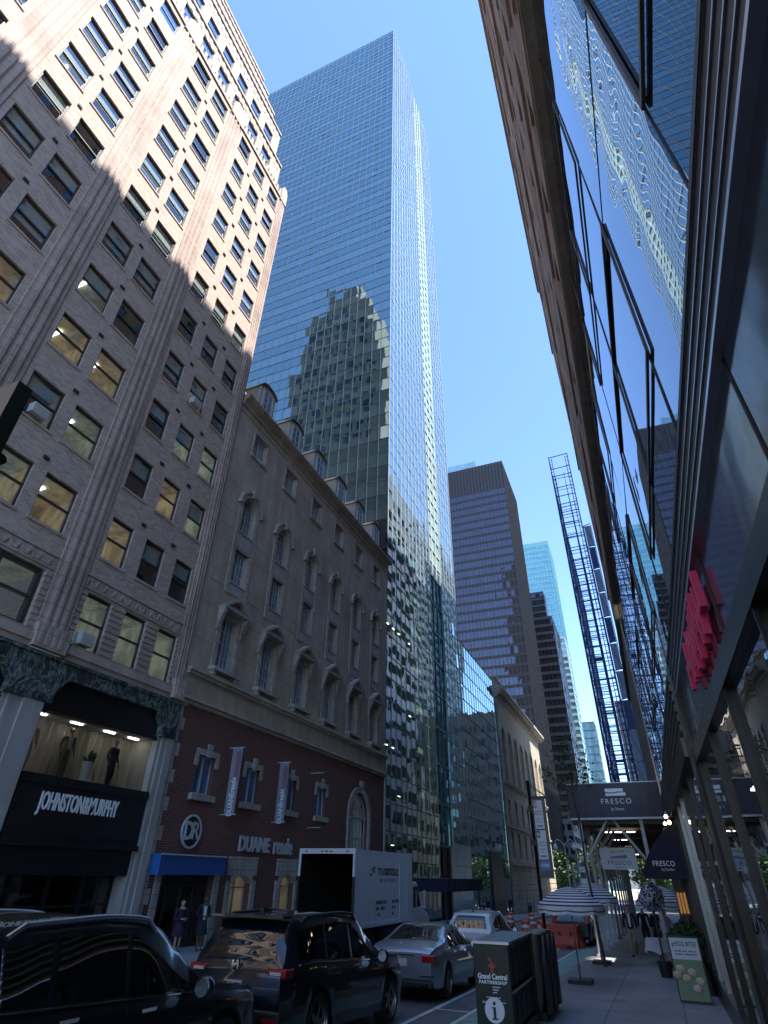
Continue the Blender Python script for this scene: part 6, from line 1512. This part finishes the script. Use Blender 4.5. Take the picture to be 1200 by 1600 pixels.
    T.location = (loc[0], loc[1], gz(loc[1])+.004 if z is None else z); T.rotation_euler = (0, 0, heading); return T
plain('shirt_white', (.6, .6, .62), .8); plain('khaki', (.30, .25, .18), .85); plain('purple_coat', (.035, .012, .038), .85, var=.15); plain('navy_coat', (.011, .013, .028), .85); plain('shirt_blue', (.22, .32, .5), .85); plain('shirt_grey', (.25, .25, .27), .85); plain('lilac_cloth', (.42, .40, .48), .85); plain('denim', (.04, .06, .12), .85)
figure('person', 'man in open navy jacket, white shirt and khaki trousers walking under the scaffold shed', (-1.45, 31.8), .05, 1.80, .28, jacket='suit_navy', shirt='shirt_white', legs='khaki')
figure('person', 'person in black coat walking just behind the man in khaki trousers', (-.95, 35.0), .1, 1.76, .2, jacket='suit_navy', legs='suit_navy')
figure('person', 'person in dark suit standing between the flower ball and the shop doorway', (-.42, 34.0), -.6, 1.74, .1, jacket='suit_navy', legs='suit_navy')
figure('person', 'person in pale lilac clothes standing by the white tablecloth', (.02, 32.6), .7, 1.66, .06, jacket='lilac_cloth', legs='lilac_cloth', longhair=True)
figure('person', 'woman in purple coat standing at the stone doorway by the blue awning', (-16.9, 21.0), 1.2, 1.60, .05, arms='front', jacket='purple_coat', legs='navy_coat', skirt='purple_coat', longhair=True)
figure('person', 'woman in navy coat and white scarf beside the woman in purple', (-16.6, 21.95), 1.0, 1.72, .05, arms='front', jacket='navy_coat', shirt='shirt_white', legs='navy_coat', skirt='navy_coat', longhair=True, skin_='skin_dark')
# shop-window mannequins
figure('mannequin', 'tan suited mannequin in the upper shop window, left of the plant', (-18.95, 15.55), 1.45, 1.80, .04, jacket='suit_tan', shirt='shirt_white', legs='suit_tan', skin_='skin_dark', cat='mannequin', z=4.66)
figure('mannequin', 'navy suited mannequin in the upper shop window, right of the plant', (-18.95, 17.75), 1.7, 1.76, .04, jacket='suit_navy', legs='suit_navy', skin_='skin_dark', cat='mannequin', z=4.66)
figure('mannequin', 'dark suited mannequin at the left end of the upper shop window', (-18.95, 13.95), 1.3, 1.76, .04, jacket='suit_navy', shirt='shirt_white', legs='suit_navy', skin_='skin_dark', cat='mannequin', z=4.66)
# crowd waiting at the far crossing: a few figures, copied
looks = [('white shirt', 'shirt_white', 'suit_navy'), ('blue shirt', 'shirt_blue', 'khaki'), ('dark jacket', 'suit_navy', 'suit_navy'), ('grey top', 'shirt_grey', 'denim'), ('pale lilac top', 'lilac_cloth', 'denim'), ('tan jacket', 'suit_tan', 'suit_navy')]
rnd = random.Random(21); where = ['at the left edge of the far crossing crowd', 'in the left half of the far crossing crowd', 'in the middle of the far crossing crowd', 'at the right edge of the far crossing crowd', 'in the right half of the far crossing crowd']
for i, (nm, j, l) in enumerate(looks):
    o = figure('person', 'x', (0, 0), 0, 1.74, .12, jacket=j, legs=l, fingers=False, group='people at the far crossing')
    pr = Proto(o)
    for q in range(4):
        col = q*6+i; x = -17.6+.40*((col*7) % 24)+rnd.uniform(-.1, .1); y = 96+rnd.uniform(-6, 8); fr_ = (x+17.6)/9.6
        c = pr.put((x, y, gz(y)+.004), None, rz=rnd.uniform(0, 6.28)); c.scale = (1, 1, rnd.uniform(.93, 1.04))
        wh = where[min(3, int(fr_*4))] if q < 3 else where[4]
        c['label'] = 'small distant person in %s %s' % (nm, wh) if q == 0 else 'distant person in %s, %s' % (nm, ['', 'second of that look in the far crowd', 'third of that look in the far crowd', 'fourth of that look in the far crowd'][q])
# ================================================================ PLANTS
def leaf_cloud(b, c, r, n, size, rnd, squash=1.0, clumps=14):
    cs = []
    for k in range(clumps):
        t, p, q = rnd.uniform(0, 6.28), rnd.uniform(-1, 1), rnd.uniform(.35, 1)**.6
        s = math.sqrt(1-p*p); cs.append((Vector((s*math.cos(t), s*math.sin(t), p*squash))*r*q*.8, rnd.uniform(.22, .42)*r))
    for k in range(n):
        cc, rr = rnd.choice(cs); d = Vector((rnd.gauss(0, 1), rnd.gauss(0, 1), rnd.gauss(0, 1)*squash)); d = d.normalized()*rr*rnd.uniform(.4, 1.05)
        p = Vector(c)+cc+d; u = Vector((rnd.gauss(0, 1), rnd.gauss(0, 1), rnd.gauss(0, .6))).normalized(); v = u.orthogonal().normalized(); v.rotate(Matrix.Rotation(rnd.uniform(0, 3), 3, u)); s = size*rnd.uniform(.6, 1.3)
        b.cur = 0 if rnd.random() < .6 else 1
        b.face([p-u*s, p+v*s*.45, p+u*s, p-v*s*.45])
def tree(label, x, y, h, r, trunk=.16, n=2600, size=.16, zc=None, mats=('leaf', 'leaf_dark'), lean=(0, 0), seed=1, branches=9, group=None, clumps=20, g=None):
    T = thing('street_tree', label, 'tree', group=group); rnd = random.Random(seed); g = gz(y) if g is None else g
    b = MB(); p = Vector((x, y, g)); k = 6; top = Vector((x+lean[0], y+lean[1], g+h*.72)); prev = p; pr = trunk
    for i in range(1, k+1):
        q = p.lerp(top, i/k)+Vector((rnd.uniform(-.04, .04), rnd.uniform(-.04, .04), 0))*h*.12; rr = trunk*(1-.7*i/k); b.tube(prev, q, pr, rr, seg=8, cap=False); prev, pr = q, rr
    b.build('trunk', 'bark', T)
    C = Vector((x+lean[0]*1.2, y+lean[1], g+(zc or h*.7)))
    for i in range(branches):
        b = MB(); s = p.lerp(top, rnd.uniform(.5, .95)); t = rnd.uniform(0, 6.28); e = C+Vector((math.cos(t), math.sin(t), rnd.uniform(-.5, .8)))*r*.8; m_ = s.lerp(e, .5)+Vector((0, 0, -.06*r)); b.tube(s, m_, trunk*.28, trunk*.18, seg=5, cap=False); b.tube(m_, e, trunk*.18, .01, seg=5, cap=False); b.build('limb', 'bark', T)
    b = MB(); leaf_cloud(b, C, r, n, size, rnd, .85, clumps); b.build('crown', list(mats), T)
    base_at(T, (x, y, g)); return T
tree('thin street tree with sparse leaves growing in front of the grey fascia', -2.25, 26.2, 8.6, 1.25, .055, 330, .085, zc=6.6, lean=(-.25, .3), seed=4, branches=12, clumps=14)
tree('green tree over the avenue median, left of the twin lamp', -20.5, 158, 11, 4.6, .3, 2600, .40, zc=7.5, seed=5, group='trees on the avenue median', mats=('leaf', 'leaf_dark'))
tree('green tree over the avenue median, right of the twin lamp', -10.5, 150, 12, 4.8, .3, 3000, .40, zc=8.5, seed=6, group='trees on the avenue median', mats=('leaf', 'leaf_dark'))
tree('green tree seen through the legs of the scaffold shed', -.5, 152, 12, 5.0, .3, 2800, .42, zc=7.5, seed=9, group='trees on the avenue median', mats=('leaf', 'leaf_light'))
tree('dark leafy tree top high beside the far banded tower', -14, 178, 24, 5.5, .3, 2400, .36, zc=21, seed=7, mats=('leaf', 'leaf_dark'))
# planting by the restaurant
T = thing('potted_shrub', 'dark leafy shrub in a planter beside the standing menu board', 'plant'); rnd = random.Random(3); g = gz(21.5)
b = MB(); b.prism(Fr((0, 0, g+.004), (1, 0, 0), (0, 1, 0), (0, 0, 1)), [(.1, 20.4), (.8, 20.4), (.8, 23.4), (.1, 23.4)], 0, .55); b.build('planter', 'plastic_black', T)
b = MB()
for k in range(5): leaf_cloud(b, (.42+rnd.uniform(-.12, .12), 20.7+k*.6, g+.95+rnd.uniform(-.05, .2)), .48, 420, .07, rnd, 1.0, 9)
b.build('foliage', ['leaf_dark', 'leaf'], T)
b = MB(); 
for k in range(12): q = Vector((.45+rnd.uniform(-.1, .1), 20.5+k*.24, g+.5)); b.tube(q, q+Vector((rnd.uniform(-.2, .2), rnd.uniform(-.2, .2), .6)), .012, seg=4)
b.build('stem', 'bark', T)
b = MB()
for k in range(46): p = Vector((.62+rnd.uniform(-.25, .1), 20.3+rnd.uniform(0, 1.2), g+.72+rnd.uniform(-.1, .25))); b.lathe(Fr(p, (1, 0, 0), (0, 1, 0), (0, 0, 1)), [(0, -.022), (.026, 0), (0, .022)], 6)
b.build('blossoms', 'flower_white', T)
base_at(T, (.45, 21.5, g))
T = thing('flower_ball', 'round blue and white flower ball standing by the striped umbrella', 'flowers'); rnd = random.Random(8)
fx, fy, fz_ = -.28, 24.2, 1.52
b = MB(); b.tube((fx, fy, gz(fy)+.3), (fx, fy, fz_), .03, seg=8); b.build('stem', 'bark', T)
b = MB(); b.lathe(Fr((fx, fy, gz(fy)+.004), (1, 0, 0), (0, 1, 0), (0, 0, 1)), [(0, 0), (.17, 0), (.21, .4), (.19, .4), (0, .36)], 16); b.build('pot', 'plastic_black', T)
b = MB()
for k in range(760):
    p, t = rnd.uniform(-1, 1), rnd.uniform(0, 6.28); s = math.sqrt(1-p*p); d = Vector((s*math.cos(t), s*math.sin(t), p)); c = Vector((fx, fy, fz_))+d*(.40+rnd.uniform(-.04, .03)); u = d.orthogonal().normalized(); v = d.cross(u); a = rnd.uniform(0, 3); u2 = u*math.cos(a)+v*math.sin(a); v2 = d.cross(u2)
    b.cur = 0 if rnd.random() < .5 else (1 if rnd.random() < .55 else 2); q = rnd.uniform(.026, .045); b.face([c-u2*q, c-v2*q+d*.012, c+u2*q, c+v2*q+d*.012])
b.lathe(Fr((fx, fy, fz_), (1, 0, 0), (0, 1, 0), (0, 0, 1)), [(0.001, -.36), (.2, -.3), (.34, -.12), (.36, .05), (.25, .26), (.001, .36)], 12); b.build('blooms', ['flower_white', 'stripe_navy', 'leaf_dark'], T)
base_at(T, (fx, fy, gz(fy)))
T = thing('window_plant', 'green leafy plant in a tall grey pot between the mannequins', 'plant'); rnd = random.Random(2)
b = MB(); b.lathe(Fr((-18.9, 16.6, 4.66), (1, 0, 0), (0, 1, 0), (0, 0, 1)), [(0, 0), (.16, 0), (.2, .75), (.17, .75), (0, .7)], 14); b.build('pot', 'poster_white', T)
b = MB()
for k in range(26):
    t = rnd.uniform(0, 6.28); c = Vector((-18.85, 16.6, 5.35)); d = Vector((math.cos(t)*.7, math.sin(t), rnd.uniform(.35, 1.3))).normalized(); e = c+d*rnd.uniform(.3, .6); s = d.cross(Vector((0, 0, 1))).normalized()*.09; b.face([c, c.lerp(e, .55)+s, e, c.lerp(e, .55)-s])
b.build('leaves', 'leaf', T); base_at(T, (-18.9, 16.6, 4.66))
# ---------------------------------------------------------------- restaurant front
T = thing('menu_board', 'standing menu board with green egg bites poster, on the pavement by the shrub', 'sign'); g = gz(19)
F = Fr((0, 18.72, g+.02), (1, 0, 0), (0, math.sin(.12), math.cos(.12)), (0, -math.cos(.12), math.sin(.12)))
b = MB(); b.fbox(F, -.04, .66, 0, 1.26, -.03, 0); b.build('frame', 'plastic_black', T)
b = MB(); b.fbox(F, -.01, .63, .04, 1.22, .001, .004); b.build('poster', 'poster_white', T)
b = MB(); b.fbox(F, -.01, .63, .04, .80, .0045, .006); b.build('poster_field', 'poster_green', T)
b = MB(); b.text(Fr(F.p(.31, 1.10, .005), F.U, F.V, F.N), 'grEGG BITES', .125, .002, off=.002, sx=.82); b.build('lettering', 'leaf', T)
b = MB(); rr_ = random.Random(5); [b.fbox(F, .07+k*.026, .07+k*.026+.018, z, z+.03, .0045, .006) for z in (.945, .885) for k in range(19) if rr_.random() > .12]; b.build('lettering', 'stripe_navy', T)
for i, (u, v) in enumerate(((.12, .62), (.36, .56), (.22, .44), (.50, .40), (.40, .26), (.02, .50))):
    b = MB(); b.lathe(Fr(F.p(u, v, .006), F.U, F.V*.8, F.N), [(0, .03), (.07, .028), (.095, .012), (.10, 0)], 18); b.build('picture', 'egg' if i != 4 else 'egg_pink', T, smooth=50)
b = MB(); b.fbox(Fr((0, 19.15, g), (1, 0, 0), (0, -.22, 1), (0, 1, .22)), -.04, .66, 0, 1.2, -.01, .02); b.build('back_leg', 'plastic_black', T)
base_at(T, (.31, 18.9, g))
T = thing('cafe_table', 'round cafe table under a white tablecloth beside the shrub', 'table'); tx, ty = -.42, 29.0; g = gz(ty)
b = MB(); rnd = random.Random(4); N = 32
for k in range(N):
    t0, t1 = 6.2832*k/N, 6.2832*(k+1)/N
    def P(t, r, z): return (tx+r*math.cos(t), ty+r*math.sin(t), g+z)
    w0, w1 = .05*math.sin(t0*7), .05*math.sin(t1*7); l0, l1 = .30+.10*abs(math.sin(t0*2)), .30+.10*abs(math.sin(t1*2))
    b.face([P(t0, .45, .76), P(t1, .45, .76), (tx, ty, g+.765)]); b.face([P(t0, .45, .76), P(t0, .50+w0, l0), P(t1, .50+w1, l1), P(t1, .45, .76)])
b.build('tablecloth', 'cloth_white', T, merge=True, smooth=60)
b = MB(); b.tube((tx, ty, g), (tx, ty, g+.74), .03, seg=8); b.lathe(Fr((tx, ty, g+.003), (1, 0, 0), (0, 1, 0), (0, 0, 1)), [(0, .03), (.22, .02), (.24, 0)], 14); b.build('leg', 'plastic_black', T)
base_at(T, (tx, ty, g))
T = thing('dome_awning', 'navy canvas awning with white lettering over the restaurant door', 'awning')
b = MB(); N, K = 8, 10; ax, ay0, ay1 = .86, 21.2, 24.2
def aw(i, k):
    t = math.pi/2*i/N; r = 1.15; return (ax-r*math.sin(t)*1.0, None, 2.25+1.15*math.cos(t))
pts = [(ax, 3.45), (.55, 3.30), (.2, 2.98), (-.1, 2.6), (-.32, 2.22)]
pl_ = pts+[(-.32, 2.02), (ax, 2.02)]
b.prism(Fr((0, ay0, 0), (1, 0, 0), (0, 0, 1), (0, -1, 0)), pl_[::-1], -(ay1-ay0), 0); b.build('canopy', 'navy_canvas', T)
b = MB(); b.text(Fr((.30, ay0-.002, 2.40), (1, 0, 0), (0, 0, 1), (0, -1, 0)), 'FRESCO', .19, .004, off=.002, sx=.82, space=1.15); b.text(Fr((.38, ay0-.002, 2.26), (1, 0, 0), (0, 0, 1), (0, -1, 0)), 'by Scotto', .11, .004, sx=.8); b.build('lettering', 'letter_white', T)
base_at(T, (ax, ay0, 2.02))
for i, (y, z) in enumerate(((19.4, 3.35), (21.0, 3.62), (23.5, 3.60), (26.5, 3.52))):
    T = thing('wall_lamp', ['lit wall lamp nearest the kiosk side of the navy awning', 'lit wall lamp over the near end of the navy awning', 'lit wall lamp over the far end of the navy awning', 'lit wall lamp past the navy awning, by the scaffold shed'][i], 'lamp', group='lit lamps above the restaurant door')
    b = MB(); b.tube((.88, y, z+.12), (.70, y, z+.14), .012); b.tube((.70, y, z+.14), (.66, y, z+.05), .03, .06, seg=10); b.build('bracket', 'brushed_steel', T)
    b = MB(); b.lathe(Fr((.655, y, z), (1, 0, 0), (0, 1, 0), (0, 0, 1)), [(0, -.06), (.045, -.04), (.055, .0), (.03, .04), (0, .05)], 10); b.build('bulb', 'lamp_warm', T); base_at(T, (.88, y, z))
T = thing('menu_case', 'orange lit menu case on the wall under the navy awning', 'menu case'); F = front_frame(25.2)
b = MB(); b.fbox(F, .52, .86, 1.0, 1.7, -.06, 0); b.build('case', 'wood_orange', T); b = MB(); [b.fbox(F, .55+.10*k, .62+.10*k, 1.06, 1.64, .001, .006) for k in range(3)]; b.build('lit_panel', 'lamp_menu', T); base_at(T, (.86, 25.2, .95))
# ---------------------------------------------------------------- road works beyond the parked cars
def drum(): 
    T = thing('traffic_drum', 'x', 'traffic drum', group='orange and white traffic drums')
    F = Fr((0, 0, 0), (1, 0, 0), (0, 1, 0), (0, 0, 1)); seg = 18
    zs = [(.30, .08, .36, 'barrel_orange'), (.285, .36, .52, 'reflective_white'), (.27, .52, .68, 'barrel_orange'), (.258, .68, .82, 'reflective_white'), (.245, .82, .98, 'barrel_orange')]
    b = MB(); b.lathe(F, [(.36, 0), (.36, .05), (.30, .08)], seg); b.build('base', 'rubber', T)
    b = MB()
    for r, z0, z1, m_ in zs:
        if m_ == 'barrel_orange': b.lathe(F, [(r-.01, z0), (r, z0+.01), (r-.006, z1-.01), (r-.016, z1)], seg)
    b.lathe(F, [(.232, .98), (.15, 1.02), (0, 1.02)], seg); b.box(-.09, .09, -.02, .02, 1.02, 1.10); b.build('drum', 'barrel_orange', T, smooth=40)
    for r, z0, z1, m_ in zs:
        if m_ == 'reflective_white': b = MB(); b.lathe(F, [(r-.004, z0), (r-.012, z1)], seg); b.build('reflective_band', m_, T, smooth=40)
    return Proto(T)
dp = drum()
dl = ['large orange and white drum nearest the white crossover', 'large orange and white drum directly behind the parking sign post', 'orange and white drum close beside the orange barrier end', 'small orange drum at the roof of the white crossover, far off', 'far orange drum, left of the distant pedestrians', 'far orange drum between the sign post and the dark building', 'far orange drum near the crossing, right of the others']
for (x, y), lb in zip(((-7.25, 38.6), (-6.45, 39.2), (-6.0, 37.4), (-9.2, 38), (-11.6, 55.5), (-9.6, 54), (-7.6, 53.5)), dl):
    c = dp.put((x, y, gz(y)-.12)); c['label'] = lb
T = thing('plastic_barrier', 'orange water filled plastic barrier on the road by the bike lane', 'barrier'); x0, x1, y = -6.0, -4.25, 36.2; g = gz(y)-.12
prof = [(-.28, 0), (.28, 0), (.28, .18), (.12, .5), (.09, .98), (-.09, .98), (-.12, .5), (-.28, .18)]
b = MB(); b.prism(Fr((x0, y, g), (0, 1, 0), (0, 0, 1), (1, 0, 0)), prof, 0, x1-x0); o = b.build('body', 'barrier_orange', T); md = o.modifiers.new('bevel', 'BEVEL'); md.width = .03; md.segments = 2
for k in range(3):
    b = MB(); b.prism(Fr((x0+.35+k*.55, y-.12, g+.62), (1, 0, 0), (0, 0, 1), (0, -1, 0)), [(-.07, -.07), (.07, -.07), (.07, .07), (-.07, .07)], .0, .03); b.build('lift_slot', 'plastic_black', T)
for k in range(2): b = MB(); b.box(x0+.3+k*.85, x0+.6+k*.85, y-.3, y-.27, g+.01, g+.13); b.build('fork_slot', 'plastic_black', T)
base_at(T, ((x0+x1)/2, y, g))
T = thing('plastic_barrier', 'second orange plastic barrier end on, running away beside the bike lane', 'barrier'); g = gz(38)-.15
b = MB(); b.prism(Fr((-4.35, 36.6, g), (1, 0, 0), (0, 0, 1), (0, -1, 0)), prof, -1.7, 0); o = b.build('body', 'barrier_orange', T); md = o.modifiers.new('bevel', 'BEVEL'); md.width = .03; md.segments = 2
base_at(T, (-4.35, 37.4, g))
# twin street lamp and traffic mast at the avenue
T = thing('street_lamp', 'tall twin armed street lamp with white globes in front of the green trees', 'street lamp'); lx, ly = -13.2, 112; g = gz(ly)
b = MB(); b.tube((lx, ly, g), (lx, ly, g+9.6), .16, .09, seg=8); b.tube((lx, ly, g), (lx, ly, g+1.1), .28, .2, seg=8)
for sd in (-1, 1): b.path([(lx, ly, g+9.0+.0)]+[(lx+sd*1.5*math.sin(t), ly, g+9.4+1.1*math.sin(2*t)*.6) for t in (.3, .6, .9, 1.2, 1.45)], .07)
b.build('post', 'shed_white', T)
for sd in (-1, 1):
    b = MB(); b.lathe(Fr((lx+sd*1.5, ly, g+8.85), (1, 0, 0), (0, 1, 0), (0, 0, 1)), [(0, -.5), (.28, -.3), (.36, 0), (.3, .3), (.12, .6), (0, .75)], 12); b.build('globe', 'letter_white', T, smooth=60)
base_at(T, (lx, ly, g))
T = thing('signal_mast', 'traffic light mast with a long arm beside the twin lamp', 'traffic light'); mx, my = -12.0, 109; g = gz(my)
b = MB(); b.tube((mx, my, g), (mx, my, g+6.5), .12, seg=8); b.path([(mx, my, g+5.0), (mx+2.5, my, g+6.2), (mx+6.5, my, g+6.6)], .07); b.build('pole', 'shed_white', T)
for k in range(2): b = MB(); b.box(mx+6.3-k*3, mx+6.65-k*3, my-.2, my+.1, g+5.5-k*.3, g+6.6-k*.3); b.build('signal_head', 'barrel_yellow', T)
base_at(T, (mx, my, g))
